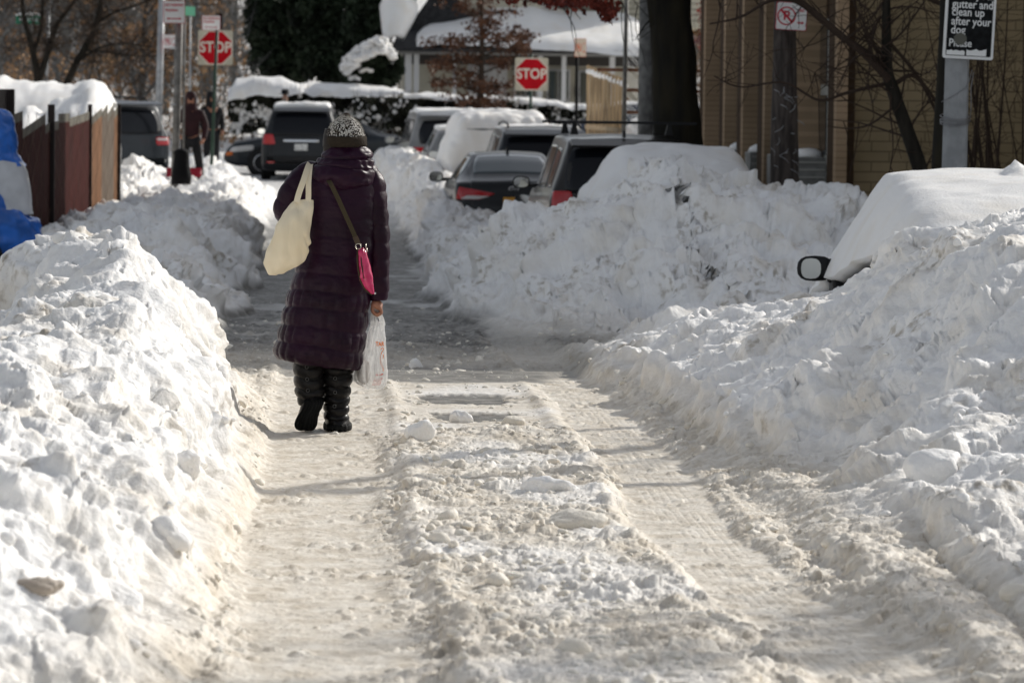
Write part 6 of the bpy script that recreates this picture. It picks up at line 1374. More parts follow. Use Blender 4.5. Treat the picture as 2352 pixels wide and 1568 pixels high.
cV = np.array(cV); tz = sstep(.75, .33, cV[:, 2]); cV[:, 2] -= .13 * cV[:, 0] * tz
coat = MB(); coat.add(cV, cF)
def sleeve(pts, seams, seed, n=150, m=48, amp=.0055):
    """pts: (px,py,dy,rpx)"""
    C = crom([(*q(a, b, c), r * k_) for a, b, c, r in pts], n); P_ = [Vector(c[:3]) for c in C]; V = []; up = Vector((0, 1, 0))
    L_ = np.concatenate([[0], np.cumsum([(P_[i + 1] - P_[i]).length for i in range(n - 1)])])
    for i in range(n):
        d = (P_[min(i + 1, n - 1)] - P_[max(i - 1, 0)]).normalized(); up = (up - d * up.dot(d)).normalized(); s = d.cross(up)
        f = (L_[i] / seams) % 1; puff = math.sqrt(abs(math.sin(math.pi * f))) * amp * min(1, (n - i) / 8)
        for k in range(m):
            a = 2 * math.pi * k / m; V.append(P_[i] + (up * math.cos(a) * .95 + s * math.sin(a)) * (C[i][3] + puff - amp * .6))
    V = np.array([tuple(v) for v in V]); G3 = V.reshape(n, m, 3); c = G3.mean(1, keepdims=True); nn = G3 - c; nn /= np.linalg.norm(nn, axis=2, keepdims=True) + 1e-9
    V = V + nn.reshape(-1, 3) * (.006 * perlin(V, .07, seed) + .003 * perlin(V, .03, seed + 1))[:, None]
    return V, [tuple(f) for f in gridfaces(n, m, True)] + [tuple(range(m - 1, -1, -1)), tuple(range((n - 1) * m, n * m))]
coat.add(*sleeve([(735, 392, .0, 22), (708, 402, .0, 29), (684, 428, -.01, 33), (668, 458, -.01, 32), (658, 484, .01, 30), (668, 500, .08, 28), (690, 505, .17, 26), (704, 492, .24, 24)], .082, 611))
coat.add(*sleeve([(812, 388, .0, 22), (836, 398, .0, 30), (852, 428, -.01, 33), (859, 475, -.015, 31), (865, 530, -.01, 30), (867, 590, -.01, 28), (867, 640, -.005, 27), (868, 670, 0, 25), (869, 690, .0, 21)], .086, 621))
co_ = coat.build('coat', PLUM, W, True)
# hood lying on the back and standing collar
hd = loft(imgrings([(757, 838, 328, .095, .0), (748, 848, 338, .105, .0), (742, 853, 350, .11, -.01), (733, 856, 362, .115, -.025), (722, 858, 378, .12, -.045), (714, 858, 396, .125, -.06), (714, 856, 412, .12, -.065), (726, 850, 424, .11, -.065), (752, 828, 434, .09, -.06), (775, 810, 436, .05, -.05)], Y0, base=B), 120, 110, 'hood', PLUM_H, co_, lambda V, t, u: .014 * perlin(V * np.array([.6, 1, 1.6]), .08, 631) + .006 * perlin(V, .03, 632) - .012 * np.exp(-((V[:, 2] - float(q(0, 352).z) + .03 * V[:, 0]) / .006) ** 2) - .008 * np.exp(-((V[:, 2] - float(q(0, 371).z) + .1 * V[:, 0]) / .005) ** 2))
for px, py in ((883, 668), (860, 672)):
    m_ = MB(); m_.lathe([(0, .004), (.006, .003), (.008, -.003)], q(px, py, -.060 + (.035 if px > 870 else 0)), 10, Matrix.Rotation(R(90), 3, 'X')); m_.build('snap_button', CHROME, co_, True)
# ---- hat
HATD = bpy.data.materials.new('speckled_knit'); HATD.use_nodes = True; t_ = HATD.node_tree; bb = t_.nodes['Principled BSDF']; bb.inputs['Roughness'].default_value = .95; bb.inputs['Specular IOR Level'].default_value = .1
tc = t_.nodes.new('ShaderNodeTexCoord'); mp = t_.nodes.new('ShaderNodeMapping'); mp.inputs['Scale'].default_value = (1, 1, .7); vo = t_.nodes.new('ShaderNodeTexVoronoi'); vo.inputs['Scale'].default_value = 170; rp = t_.nodes.new('ShaderNodeValToRGB')
rp.color_ramp.elements[0].position = .50; rp.color_ramp.elements[1].position = .54; rp.color_ramp.elements[0].color = (.022, .015, .012, 1); rp.color_ramp.elements[1].color = (.62, .60, .56, 1)
sp_ = t_.nodes.new('ShaderNodeSeparateColor'); t_.links.new(tc.outputs['Object'], mp.inputs[0]); t_.links.new(mp.outputs[0], vo.inputs['Vector']); t_.links.new(vo.outputs['Color'], sp_.inputs[0]); t_.links.new(sp_.outputs[0], rp.inputs[0]); t_.links.new(rp.outputs[0], bb.inputs['Base Color'])
bp = t_.nodes.new('ShaderNodeBump'); bp.inputs['Distance'].default_value = .006; bp.invert = True; t_.links.new(vo.outputs['Distance'], bp.inputs['Height']); t_.links.new(bp.outputs[0], bb.inputs['Normal'])
hat = loft(imgrings([(790, 800, 268, .01), (778, 812, 273, .045), (764, 824, 283, .075), (755, 832, 297, .098), (751, 837, 312, .108), (750, 839, 326, .112)], Y0, base=B), 60, 72, 'knit_hat', HATD, W, lambda V, t, u: .003 * np.abs(np.sin(u * 2 * np.pi * 34)) + .005 * perlin(V, .04, 641))
brimm = loft(imgrings([(754, 836, 312, .105), (748, 841, 314, .122), (746, 843, 322, .126), (747, 843, 332, .124), (751, 839, 337, .115), (756, 834, 334, .105)], Y0, base=B), 36, 90, 'hat_brim', M('brown_knit', (.030, .022, .015), .95, bump=.005, bscale=110), hat, lambda V, t, u: .003 * np.sin(u * 2 * np.pi * 40) + .006 * perlin(V, .05, 643), cap=False)
m_ = MB(); m_.lathe([(0, .032), (.012, .03), (.02, .018), (.022, .004), (.03, -.01), (.034, -.02)], q(796, 273), 18); m_.build('pompom', M('brown_wool', (.05, .035, .025), .95, bump=.008, bscale=80), hat, True)
# fuzz on hat
rs = np.random.RandomState(5); hv = np.array([v.co for v in hat.data.vertices]); hn = np.array([v.normal for v in hat.data.vertices]); ii = rs.randint(0, len(hv), 2600)
a = hv[ii]; d_ = hn[ii] + rs.normal(0, .6, (2600, 3)); d_ /= np.linalg.norm(d_, axis=1, keepdims=True); s_ = np.cross(d_, rs.normal(size=(2600, 3))); s_ /= np.linalg.norm(s_, axis=1, keepdims=True); s_ *= .0006
V = np.stack([a - s_, a + s_, a + d_ * rs.uniform(.004, .012, (2600, 1)) + s_, a + d_ * rs.uniform(.004, .012, (2600, 1)) - s_], 1).reshape(-1, 3); mesh('wool_fuzz', V, np.arange(2600 * 4).reshape(-1, 4), M('pale_wool', (.5, .47, .42), .9), hat, False)
# ---- boots
def bquilt(seams, amp=.012):
    zs = np.array(sorted(float(q(765, y).z) for y in seams))
    def f(V, t, u):
        z = V[:, 2] + .01 * np.sin(V[:, 0] * 40); i = np.clip(np.searchsorted(zs, z), 1, len(zs) - 1); g = np.clip((z - zs[i - 1]) / (zs[i] - zs[i - 1]), 0, 1)
        return np.sqrt(np.abs(np.sin(np.pi * g))) * amp + .004 * perlin(V, .05, 651) + .002 * perlin(V, .02, 652)
    return f
lb = empty('boot', tuple(Vector((0, 0, 0))), 0); lb.parent = W
def boot(name, shaft, foot, seams, sole, trim, straps):
    o = loft(imgrings(shaft, Y0, base=B), 110, 60, name, BOOT, W, bquilt(seams))
    loft(imgrings(foot, Y0, base=B), 60, 60, 'foot', BOOT, o, lambda V, t, u: .005 * perlin(V, .05, 653) + .002 * perlin(V, .02, 655), ex=2.3)
    if sole: loft(imgrings(sole, Y0, base=B), 30, 60, 'sole', SOLE, o, lambda V, t, u: .004 * np.sign(np.sin(u * 2 * np.pi * 18)), ex=2.4)
    loft(imgrings(trim, Y0, base=B), 20, 50, 'fleece_trim', FURT, o, lambda V, t, u: .006 * perlin(V, .012, 654), cap=False)
    for (xl, xr, y, ay) in straps:
        c = q((xl + xr) / 2, y); m = MB(); n = 40; V = []
        for zz in (-.009, .009):
            for rr in (1, .97):
                for k in range(n): a = 2 * math.pi * k / n; V.append((c.x + (xr - xl) / 2 * k_ * rr * math.cos(a), ay * rr * math.sin(a), c.z + zz + .012 * math.cos(a)))
        Fr = []
        for k in range(n):
            k2 = (k + 1) % n; Fr += [(k, k2, 2 * n + k2, 2 * n + k), (k, n + k, n + k2, k2), (2 * n + k, 2 * n + k2, 3 * n + k2, 3 * n + k)]
        m.add(V, Fr); m.build('boot_strap', SOLE, o)
        m = MB(); 
        nn = 14; m.tube([(c.x - .012 + .008 * math.cos(2 * math.pi * k / nn), -ay - .004, c.z + .009 * math.sin(2 * math.pi * k / nn)) for k in range(nn + 1)], .0014, 6, False); m.build('buckle', GUN, o, True)
    return o
bpy.data.objects.remove(lb)
boot('boot', [(674, 744, 808, .085), (673, 745, 820, .088), (677, 742, 842, .08), (679, 741, 868, .074), (681, 742, 892, .068), (684, 741, 912, .06), (690, 738, 928, .05)],
     [(704, 736, 902, .035, -.015), (698, 739, 914, .05, -.02), (690, 738, 932, .055, -.02), (683, 733, 952, .055, -.01), (679, 727, 968, .05, .01), (680, 724, 980, .045, .02), (688, 716, 986, .03, .03)],
     [800, 838, 866, 892, 915, 940], [(706, 736, 912, .012, -.055), (701, 741, 918, .016, -.072), (698, 739, 932, .018, -.078), (690, 730, 946, .016, -.075), (682, 729, 958, .018, -.068), (678, 727, 972, .018, -.052), (681, 722, 982, .016, -.036), (690, 714, 987, .01, -.02)],
     [(672, 746, 812, .088), (671, 747, 808, .092), (675, 743, 806, .086), (680, 738, 812, .078)], [(676, 744, 840, .088), (679, 743, 868, .082), (682, 743, 894, .075)])
boot('boot', [(742, 808, 842, .082, .03), (742, 809, 852, .085, .03), (745, 804, 875, .078, .03), (748, 801, 900, .07, .03), (747, 799, 925, .062, .03), (748, 797, 948, .06, .03), (749, 797, 962, .06, .03)],
     [(752, 792, 928, .05, .03), (748, 797, 942, .07, .05), (746, 800, 956, .10, .08), (746, 803, 968, .135, .10), (747, 804, 980, .14, .10), (748, 803, 984, .14, .10)],
     [836, 862, 888, 910, 930, 950, 970], [(746, 804, 974, .142, .10), (744, 807, 977, .150, .10), (744, 807, 986, .150, .10), (748, 803, 988, .142, .10)],
     [(741, 809, 846, .086, .03), (740, 811, 842, .09, .03), (744, 807, 839, .084, .03), (749, 802, 846, .076, .03)], [(744, 806, 866, .088), (747, 803, 898, .08), (747, 800, 930, .072)])
# ---- right hand: palm and fingers closed on the bag handles
hp = q(867, 692); JH = [((hp.x, 0, hp.z + .01), (.020, .026)), ((hp.x - .003, -.004, hp.z - .026), (.021, .036)), ]
EH = [(0, 1)]
for i, (dy, L_) in enumerate(((-.030, .9), (-.011, 1.0), (.009, .95), (.028, .8))):
    kx = hp.x + .012; a = len(JH); JH += [((kx, dy, hp.z - .034), .0092), ((kx + .006 - .0 , dy, hp.z - .052 * L_), .0088), ((kx - .012, dy + .001, hp.z - .066 * L_), .0082), ((kx - .030, dy + .002, hp.z - .052 * L_), .0072)]; EH += [(1, a), (a, a + 1), (a + 1, a + 2), (a + 2, a + 3)]
a = len(JH); JH += [((hp.x - .020, -.036, hp.z - .018), .010), ((hp.x - .022, -.042, hp.z - .042), .0092), ((hp.x - .008, -.040, hp.z - .060), .0078)]; EH += [(1, a), (a, a + 1), (a + 1, a + 2)]
JH = [((hp.x + (p[0] - hp.x) * 1.22, p[1] * 1.15, hp.z + (p[2] - hp.z) * 1.12), (r[0] * 1.15, r[1] * 1.15) if hasattr(r, '__len__') else r * 1.12) for p, r in JH]
skinned('hand', JH, EH, SKIN, body, 2)
# ---- tote bag
tb = q(690, 456, -.20); tote = empty('tote_bag', (gx + tb.x, Y0 + tb.y, gz + tb.z), 0, 'plain cream canvas tote bag slung over the left shoulder of the walking woman', 'tote bag'); BT = (gx + tb.x, Y0 + tb.y, gz + tb.z); dT = Vector(B) - Vector(BT)
loft(imgrings([(679, 719, 457, .012, -.20), (672, 719, 462, .022, -.20), (664, 717, 472, .035, -.21), (653, 714, 486, .05, -.22), (640, 713, 508, .062, -.23), (626, 714, 538, .07, -.235), (618, 714, 558, .07, -.235), (611, 706, 580, .065, -.23), (606, 698, 598, .055, -.225), (611, 676, 613, .04, -.22), (617, 648, 623, .022, -.215), (622, 636, 627, .01, -.21)], Y0, base=BT), 140, 90, 'bag', CANVAS, tote,
     lambda V, t, u: .016 * perlin(V * np.array([1, 1, .5]), .10, 661) + .014 * perlin(V * np.array([1.6, 1, .7]), .06, 662) - .018 * np.exp(-(((V[:, 0] + V[:, 2] * .45 + .055) / .012) ** 2)) * sstep(-.15, -.25, V[:, 2]) * sstep(-.36, -.30, V[:, 2]), ex=1.75)
def TQ(px, py, dy): return q(px, py, dy) + dT
ribbon([TQ(713, 378, .05), TQ(711, 376, -.05), TQ(706, 388, -.12), TQ(697, 415, -.185), TQ(688, 440, -.215), TQ(682, 462, -.235)], .030, (.15, -1, .25), 'strap', CANVAS, tote)
ribbon([TQ(716, 379, .05), TQ(713, 378, -.05), TQ(711, 392, -.12), TQ(709, 420, -.18), TQ(709, 445, -.205), TQ(708, 466, -.22)], .028, (-.1, -1, .25), 'strap', CANVAS, tote)
# ---- pink purse
pb = q(838, 570, -.20); purse = empty('purse', (gx + pb.x, Y0 + pb.y, gz + pb.z), 0, 'glossy pink purse on an olive strap resting on the right hip of the walking woman', 'purse'); BP = (gx + pb.x, Y0 + pb.y, gz + pb.z); dP = Vector(B) - Vector(BP)
PQ = lambda px, py, dy: q(px, py, dy) + dP
loft(imgrings([(822, 834, 566, .012, -.215), (821, 840, 574, .022, -.22), (821, 845, 590, .03, -.22), (822, 850, 608, .034, -.22), (824, 855, 630, .034, -.22), (830, 857, 648, .028, -.22), (840, 858, 661, .02, -.22), (851, 858, 670, .01, -.22)], Y0, base=BP), 90, 60, 'bag', PINK, purse, lambda V, t, u: .004 * perlin(V, .03, 671) + .004 * np.exp(-((V[:, 0] + .012 - .08 * V[:, 2]) / .003) ** 2), ex=1.9)
m_ = MB(); m_.tube([PQ(821, 566, -.225), PQ(820, 590, -.235), PQ(822, 615, -.24), PQ(827, 640, -.235), PQ(838, 660, -.23), PQ(853, 672, -.22)], .0045, 8); m_.build('piping', STRAP, purse, True)
m_ = MB(); m_.tube([PQ(828, 572, -.235), PQ(829, 600, -.255), PQ(835, 635, -.25)], .003, 6); m_.build('zip', HAIR, purse, True)
ribbon([PQ(745, 398, -.06), PQ(758, 418, -.195), PQ(772, 445, -.215), PQ(788, 480, -.222), PQ(803, 513, -.225), PQ(815, 540, -.228), PQ(822, 556, -.23)], .023, (0, -1, .1), 'strap', STRAP, purse, .0022, 50)
ribbon([PQ(815, 540, -.232), PQ(818, 547, -.2335), PQ(822, 557, -.2345)], .027, (0, -1, .1), 'strap_end', M('brown_leather_tab', (.07, .045, .028), .5), purse, .003, 6)
for px, py, r_0 in ((822, 562, 6.3),):
    m_ = MB(); c = PQ(px, py, -.238); m_.tube([(c.x + r_0 * k_ * math.cos(a), c.y, c.z + r_0 * k_ * math.sin(a)) for a in np.linspace(0, 2 * math.pi, 21)], .0024, 6, False); m_.build('ring', BRASS, purse, True)
m_ = MB(); m_.tube([PQ(840, 566, -.235), PQ(839, 556, -.23)], .003, 6); m_.tube([PQ(843, 574, -.235), PQ(840, 566, -.235)], .004, 6); m_.build('zip_pull', BRASS, purse, True)
# ---- plastic bag
PB = bpy.data.materials.new('thin_white_plastic'); PB.use_nodes = True; t_ = PB.node_tree; bb = t_.nodes['Principled BSDF']; bb.inputs['Base Color'].default_value = (.86, .86, .85, 1); bb.inputs['Roughness'].default_value = .25; bb.inputs['Alpha'].default_value = .62
tr_ = t_.nodes.new('ShaderNodeBsdfTranslucent'); tr_.inputs[0].default_value = (.85, .85, .84, 1); tp_ = t_.nodes.new('ShaderNodeBsdfTransparent'); m1 = t_.nodes.new('ShaderNodeMixShader'); m1.inputs[0].default_value = .5; m2_ = t_.nodes.new('ShaderNodeMixShader'); bb.inputs['Alpha'].default_value = 1
tc = t_.nodes.new('ShaderNodeTexCoord'); mp = t_.nodes.new('ShaderNodeMapping'); mp.inputs['Scale'].default_value = (60, 60, 4); nz = t_.nodes.new('ShaderNodeTexNoise'); nz.inputs['Scale'].default_value = 1.0; rg_ = t_.nodes.new('ShaderNodeMapRange'); rg_.inputs[1].default_value = .35; rg_.inputs[2].default_value = .65; rg_.inputs[3].default_value = .30; rg_.inputs[4].default_value = .78
t_.links.new(tc.outputs['Object'], mp.inputs[0]); t_.links.new(mp.outputs[0], nz.inputs['Vector']); t_.links.new(nz.outputs['Fac'], rg_.inputs[0]); t_.links.new(rg_.outputs[0], m2_.inputs[0])
t_.links.new(bb.outputs[0], m1.inputs[1]); t_.links.new(tr_.outputs[0], m1.inputs[2]); t_.links.new(tp_.outputs[0], m2_.inputs[1]); t_.links.new(m1.outputs[0], m2_.inputs[2]); t_.links.new(m2_.outputs[0], t_.nodes['Material Output'].inputs[0])
hb_ = q(862, 716); sb = empty('carrier_bag', (gx + hb_.x, Y0, gz + hb_.z), 0, 'thin white plastic carrier bag with orange print in the right hand of the woman', 'carrier bag'); BB = (gx + hb_.x, Y0, gz + hb_.z); dB = Vector(B) - Vector(BB); BQ = lambda px, py, dy: q(px, py, dy) + dB
loft(imgrings([(855, 881, 738, .012), (850, 882, 752, .03), (844, 884, 775, .05), (837, 886, 800, .07), (827, 888, 826, .085), (817, 889, 850, .09), (814, 888, 866, .085), (818, 886, 878, .07), (832, 883, 886, .05), (846, 878, 891, .02)], Y0, base=BB), 110, 100, 'bag', PB, sb, lambda V, t, u: .005 * np.abs(perlin(np.stack([u * 8, t * 1.2, t * 0], 1), .5, 681)) * 2 + .005 * perlin(np.stack([u * 26, t * 2, t * 0], 1), .6, 682) + .004 * perlin(V, .04, 683), cap=True)
for pts in ([(857, 748, -.02), (856, 735, -.02), (857, 722, -.01), (861, 713, 0), (866, 712, 0)], [(880, 748, .01), (877, 735, .01), (872, 722, 0), (868, 713, 0), (865, 712, 0)], [(866, 750, -.02), (864, 735, -.02), (862, 722, -.005), (863, 713, 0)]):
    P_ = [BQ(*p) for p in pts]; ribbon(P_, .026 if pts[0][0] != 866 else .016, (.2, -1, 0), 'handle', PB, sb, .0015, 20)
loft(imgrings([(824, 840, 826, .03), (820, 850, 838, .05), (818, 852, 855, .06), (822, 848, 872, .05), (832, 842, 880, .03)], Y0, base=BB), 30, 30, 'contents', M('brown_paper_goods', (.09, .055, .035), .8, noise=.3, nscale=20), sb, lambda V, t, u: .006 * perlin(V, .04, 684))
m_ = MB(); yd = -.083
def stroke(pts, r): m_.tube([BQ(a, b, yd + .02 * abs((a - 852) / 36) ** 2 * 2) for a, b in pts], r, 4)
stroke([(874, 800), (879, 796), (881, 800), (876, 808), (873, 820), (874, 832), (879, 842), (880, 850)], .0026); stroke([(880, 812), (881, 818), (879, 822)], .0022); m_.build('orange_logo', PRINT, sb)
text('TAR', .030, 'lettering', PRINT, sb, tuple(BQ(872, 788, -.078)), .0004, .001, sx=.8, rz=18)
m_ = MB(); stroke([(862, 858), (868, 859)], .004); stroke([(871, 859), (879, 857)], .004)
for k in range(6): stroke([(858 - k * .8, 866 + k * 3.1), (868, 868 + k * 2.8), (879 - k, 865 + k * 2.9)], .0009)
m_.build('red_print', PRINT_R, sb)
# ---- far figures
def figure(name, base, H_, label, coatm, trousm, skinm, pose, rz=0, hood=None, hat=None, beard=False):
    root = empty(name, base, rz, label, 'person'); s = H_ / 1.75
    J = [((0, 0, .95), .12), ((0, 0, 1.2), .12), ((0, 0, 1.40), .13), ((0, 0, 1.50), .06), ((0, 0, 1.58), .075), ((0, 0, 1.68), (.08, .095)), ((0, 0, 1.75), .05), ((0, -.10, 1.61), .014)]
    E = [(0, 1), (1, 2), (2, 3), (3, 4), (4, 5), (5, 6), (4, 7)]
    arms = pose['arms']; legs = pose['legs']
    for pts in arms:
        a = len(J); J += [(p, r) for p, r in zip(pts, (.06, .045, .035, .03))]; E += [(2, a)] + [(a + i, a + i + 1) for i in range(len(pts) - 1)]
    for pts in legs:
        a = len(J); J += [(p, r) for p, r in zip(pts, (.10, .07, .05, .045))]; E += [(0, a)] + [(a + i, a + i + 1) for i in range(len(pts) - 1)]
    sc = lambda J_: [((p[0] * s, p[1] * s, p[2] * s), r) for p, r in J_]
    b = skinned('body', sc(J), E, skinm, root, 1)
    Jc = [((0, 0, .86), (.19, .15)), ((0, 0, 1.1), (.18, .14)), ((0, 0, 1.38), (.19, .13)), ((0, 0, 1.50), .08)]; Ec = [(0, 1), (1, 2), (2, 3)]
    for pts in arms: a = len(Jc); Jc += [(p, r) for p, r in zip(pts, (.085, .07, .055))]; Ec += [(2, a)] + [(a + i, a + i + 1) for i in range(2)]
    skinned('jacket', sc(Jc), Ec, coatm, root, 2)
    Jt = [((0, 0, .90), .13)]; Et = []
    for pts in legs: a = len(Jt); Jt += [(p, r) for p, r in zip(pts, (.11, .085, .07, .07))]; Et += [(0, a)] + [(a + i, a + i + 1) for i in range(len(pts) - 1)]
    skinned('trousers', sc(Jt), Et, trousm, root, 2)
    if hood: loft([(0, .02, 1.80 * s, .03, .04, 0), (0, .02, 1.78 * s, .08, .09, 0), (0, .03, 1.70 * s, .11, .11, 0), (0, .03, 1.60 * s, .115, .11, 0), (0, .02, 1.50 * s, .13, .10, 0), (0, .0, 1.42 * s, .15, .10, 0)], 24, 24, 'hood', hood, root)
    if hat:
        m = MB(); m.lathe([(0, .115), (.085, .11), (.095, .10), (.10, .0), (.165, -.004), (.168, -.014), (.10, -.018), (0, -.018)], (0, 0, 1.735 * s), 20); m.build('hat', hat, root, True)
    if beard: loft([(0, -.065, 1.60 * s, .05, .035, 0), (0, -.08, 1.54 * s, .055, .04, 0), (0, -.075, 1.48 * s, .035, .025, 0)], 12, 16, 'beard', M('grey_beard', (.22, .2, .18), .9), root, lambda V, t, u: .006 * perlin(V, .02, 7))
    return root
MAROON = M('maroon_jacket', (.022, .005, .007), .7, noise=.2, nscale=6); DARKC = M('black_cloth', (.012, .012, .014), .8, noise=.2, nscale=6)
X, Z = U(437, 430, 72); fz = ztop(X, 72)
figure('person', (X, 72.0, Z + .02), 1.72, 'person in a maroon hooded jacket clearing snow beside the grey pole', MAROON, DARKC, SKIN, dict(arms=[[(-.2, 0, 1.38), (-.27, -.05, 1.12), (-.2, -.22, .95), (-.15, -.27, .90)], [(.2, 0, 1.38), (.29, .0, 1.12), (.25, -.15, .88), (.2, -.24, .80)]], legs=[[(-.1, 0, .85), (-.13, -.05, .48), (-.14, .02, .08), (-.14, -.1, .04)], [(.1, 0, .85), (.16, -.04, .48), (.2, .05, .08), (.2, -.08, .04)]]), 0, hood=MAROON)
sh = empty('snow_shovel', (X - .10, 71.6, Z + .0), 0, 'wide red snow pusher held low by the person in maroon', 'snow shovel')
RED = M('red_shovel_plastic', (.30, .015, .03), .45); m_ = MB(); n_ = 12
V = [(x, -.06 * math.cos(math.pi * j / 8) - .05, .20 + .17 * j / 8) for j in range(9) for x in np.linspace(-.33, .33, n_)]; m_.add(V, [tuple(f) for f in gridfaces(9, n_)]); o_ = m_.build('blade', RED, sh, True); sm_ = o_.modifiers.new('s', 'SOLIDIFY'); sm_.thickness = .01
m_ = MB(); m_.tube([(0, -.05, .36), (.05, .1, .95)], .016, 8); m_.tube([(0, .1, .95), (.11, .1, .95)], .014, 8); m_.build('handle', BLACKP, sh, True)
X, Z = U(484, 395, 86)
figure('person', (X, 86.4, Z), 1.75, 'dark-clothed person standing behind the thin green sign post', DARKC, DARKC, SKIN, dict(arms=[[(-.2, 0, 1.38), (-.25, 0, 1.12), (-.22, -.1, .9), (-.2, -.14, .82)], [(.2, 0, 1.38), (.25, 0, 1.12), (.22, -.1, .9), (.2, -.14, .82)]], legs=[[(-.1, 0, .85), (-.11, 0, .48), (-.11, .02, .08), (-.11, -.1, .04)], [(.1, 0, .85), (.11, 0, .48), (.12, .02, .08), (.12, -.1, .04)]]), .4, hood=DARKC)
X, Z = U(655, 207, 98.6)
figure('person', (X, 98.6, Z - 1.83), 1.75, 'bearded man in a black hat and coat behind the far black SUV', DARKC, DARKC, SKIN_L, dict(arms=[[(-.2, 0, 1.38), (-.27, 0, 1.12), (-.24, -.1, .9), (-.2, -.14, .82)], [(.2, 0, 1.38), (.27, 0, 1.12), (.24, -.1, .9), (.2, -.14, .82)]], legs=[[(-.1, 0, .85), (-.11, 0, .48), (-.11, .02, .08), (-.11, -.1, .04)], [(.1, 0, .85), (.11, 0, .48), (.12, .02, .08), (.12, -.1, .04)]]), -.2, hat=DARKC, beard=True)
# ---------------------------------------------------------------- loose chunks of snow
def ico(n=3):
    import bmesh
    bm = bmesh.new(); bmesh.ops.create_icosphere(bm, subdivisions=n, radius=1); V = np.array([v.co for v in bm.verts]); F_ = np.array([[v.index for v in f.verts] for f in bm.faces]); bm.free(); return V, F_
ICO = {k: ico(k) for k in (2, 4)}
def chunk(dim, seed, k=4, planes=9, noise=.07):
    rs = np.random.RandomState(seed); V, F_ = ICO[k]; V = V / np.linalg.norm(V, axis=1, keepdims=True)
    n = rs.normal(size=(planes, 3)); n /= np.linalg.norm(n, axis=1, keepdims=True); d = rs.uniform(.55, .9, planes)
    dot = V @ n.T; rr = np.where(dot > .05, d / np.maximum(dot, .05), 9); soft = -np.log(np.exp(-rr * 26).sum(1) + np.exp(-26 * 1.0)) / 26
    V = V * soft[:, None] * np.array(dim) / 2 * 1.25
    if k > 2: s_ = max(dim); V = V + (V / (np.linalg.norm(V, axis=1, keepdims=True) + 1e-9)) * (noise * s_ * (perlin(V / s_, .35, seed) + .7 * perlin(V / s_, .12, seed + 1) + .45 * perlin(V / s_, .05, seed + 2)))[:, None]
    return V, F_
PG = P.reshape(nr, nc, 3); Minv = np.linalg.inv(CM)
def surf(px, py, ymin=9, ymax=40):
    """the point of the snow surface that stands at a photo pixel"""
    j = int(np.clip(np.argmin(np.abs(T - U(px, 784, 1.0)[0])), 1, nc - 2)); c = PG[:, j]; rel = (c - np.array([0, 0, CAM_H])) @ CM
    yp = 784 - rel[:, 1] / -rel[:, 2] * F
    ok_ = np.where((c[:, 1] > ymin) & (c[:, 1] < ymax) & (yp <= py))[0]
    return c[ok_[0]] if len(ok_) else c[-1]
SN_W = SNOWC; SN_B = snow_mat('snow_slushy', False)
def tint(m, a, b):
    for n in m.node_tree.nodes:
        if n.type == 'MIX': n.inputs['A'].default_value = (*a, 1); n.inputs['B'].default_value = (*b, 1)
tint(SN_B, (.82, .77, .68), (.66, .58, .47)); SN_D = snow_mat('snow_gritty', False); tint(SN_D, (.42, .36, .30), (.30, .25, .20))
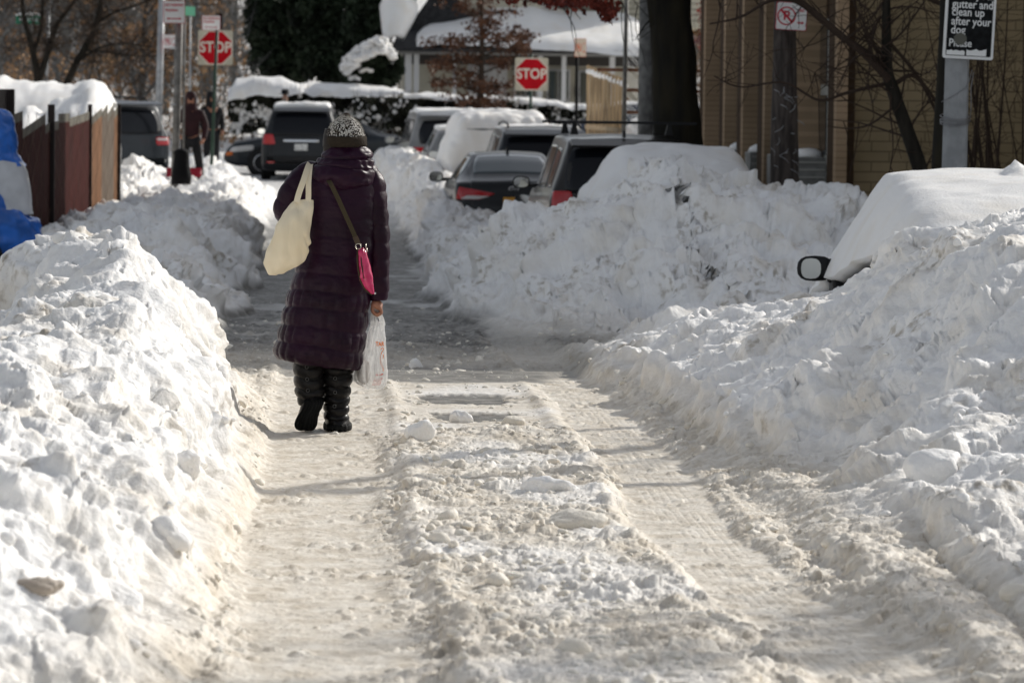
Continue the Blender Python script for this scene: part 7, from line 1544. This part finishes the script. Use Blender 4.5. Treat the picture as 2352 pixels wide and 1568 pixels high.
for (xa, xb_, ya, yb_, rot, mat, lab, sd, hgt) in (
    (1249, 1389, 1171, 1214, .05, SN_B, 'long cream block of packed slush lying across the centre strip', 1, 1),
    (1211, 1333, 1090, 1136, -.2, SN_W, 'low rounded white slab of snow behind the cream block on the centre strip', 2, .9),
    (933, 992, 971, 1013, .4, SN_W, 'angular white snow lump at the left edge of the centre strip beside the boots', 3, 1),
    (1039, 1089, 943, 977, .2, SN_W, 'squarish white snow lump just below the lower patch of bare wet asphalt', 4, 1),
    (1158, 1202, 950, 980, .1, SN_B, 'small smooth pale lump right of the squarish white one', 5, 1),
    (267, 420, 1306, 1412, -.75, SN_W, 'long smooth snow block tilting down the lower left bank', 6, .7),
    (342, 438, 1185, 1250, -.2, SN_W, 'rounded snow block on the left bank above the long tilting one', 7, 1),
    (402, 480, 1028, 1082, .3, SN_W, 'wedge-shaped snow block high on the left bank near the wheel track', 8, 1),
    (2080, 2235, 1028, 1115, .1, SN_W, 'big loaf-shaped snow boulder at the foot of the right bank', 9, 1),
    (28, 142, 1328, 1364, .0, SN_D, 'flat dirty brown slab at the lower left edge', 10, .8),
    (940, 968, 828, 850, .0, SN_W, 'small round snowball on the wet dark patch behind the carrier bag', 11, 1)):
    s_ = surf((xa + xb_) / 2, yb_ - 6, 9, 30); k = s_[1] / F; w_ = (xb_ - xa) * k; h_ = (yb_ - ya) * k * hgt
    Vc, Fc = chunk((w_, w_ * .55, h_ * 1.25), 900 + sd); o = mesh('snow_chunk', Vc, Fc, mat); o.location = (s_[0], s_[1] + w_ * .15, s_[2] + h_ * .10); o.rotation_euler = (0, -rot if abs(rot) > .5 else 0, rot * .6)
    tag(o, lab, 'snow chunk', 'loose blocks of snow')
rs = np.random.RandomState(77); Vs, Fs, n0 = [], [], 0
base = [chunk((1, .8, .7), 50 + i, 2, 7) for i in range(8)]
cand = np.where((Y_ > 10) & (Y_ < 40) & (T[np.tile(np.arange(nc), nr)] > -.1) & (T[np.tile(np.arange(nc), nr)] < .2))[0]
wgt = (.15 + ctr[cand] * 1.1 + bank[cand] * .45 + .5 * rough_s[cand]) * (1 - trk[cand] * .93) * (1 - win[cand]) * (PG[:, :, 1].ravel()[cand] / 20) ** 1.0 * (perlin(P[cand], .5, 88) > -.12); wgt /= wgt.sum()
for nm_, mt_, lab_, cnt_, wg_ in (('snow_crumbs', SN_W, 'loose crumbs of clean snow scattered over the banks', 1500, bank[cand] > .5), ('slush_crumbs', SN_B, 'loose cream crumbs of slush scattered over the road and the centre strip', 2300, bank[cand] <= .5)):
    Vs, Fs, n0 = [], [], 0; wq = wgt * wg_; wq /= wq.sum()
    for ii_ in rs.choice(cand, cnt_, p=wq):
        s_ = .010 + .05 * rs.rand() ** 4 + (.06 * rs.rand() if rs.rand() < .03 else 0); Vb, Fb = base[rs.randint(8)]; a = rs.rand() * 6.28; c, s = math.cos(a), math.sin(a)
        Vr = (Vb * s_ * rs.uniform(.6, 1.3, 3)) @ np.array([[c, -s, 0], [s, c, 0], [0, 0, 1]]).T + P[ii_] + np.array([0, 0, s_ * -.04]); Vs.append(Vr); Fs.append(Fb + n0); n0 += len(Vb)
    o = mesh(nm_, np.concatenate(Vs), np.concatenate(Fs), mt_, None, False); tag(o, lab_, 'snow crumbs', None, 'stuff')
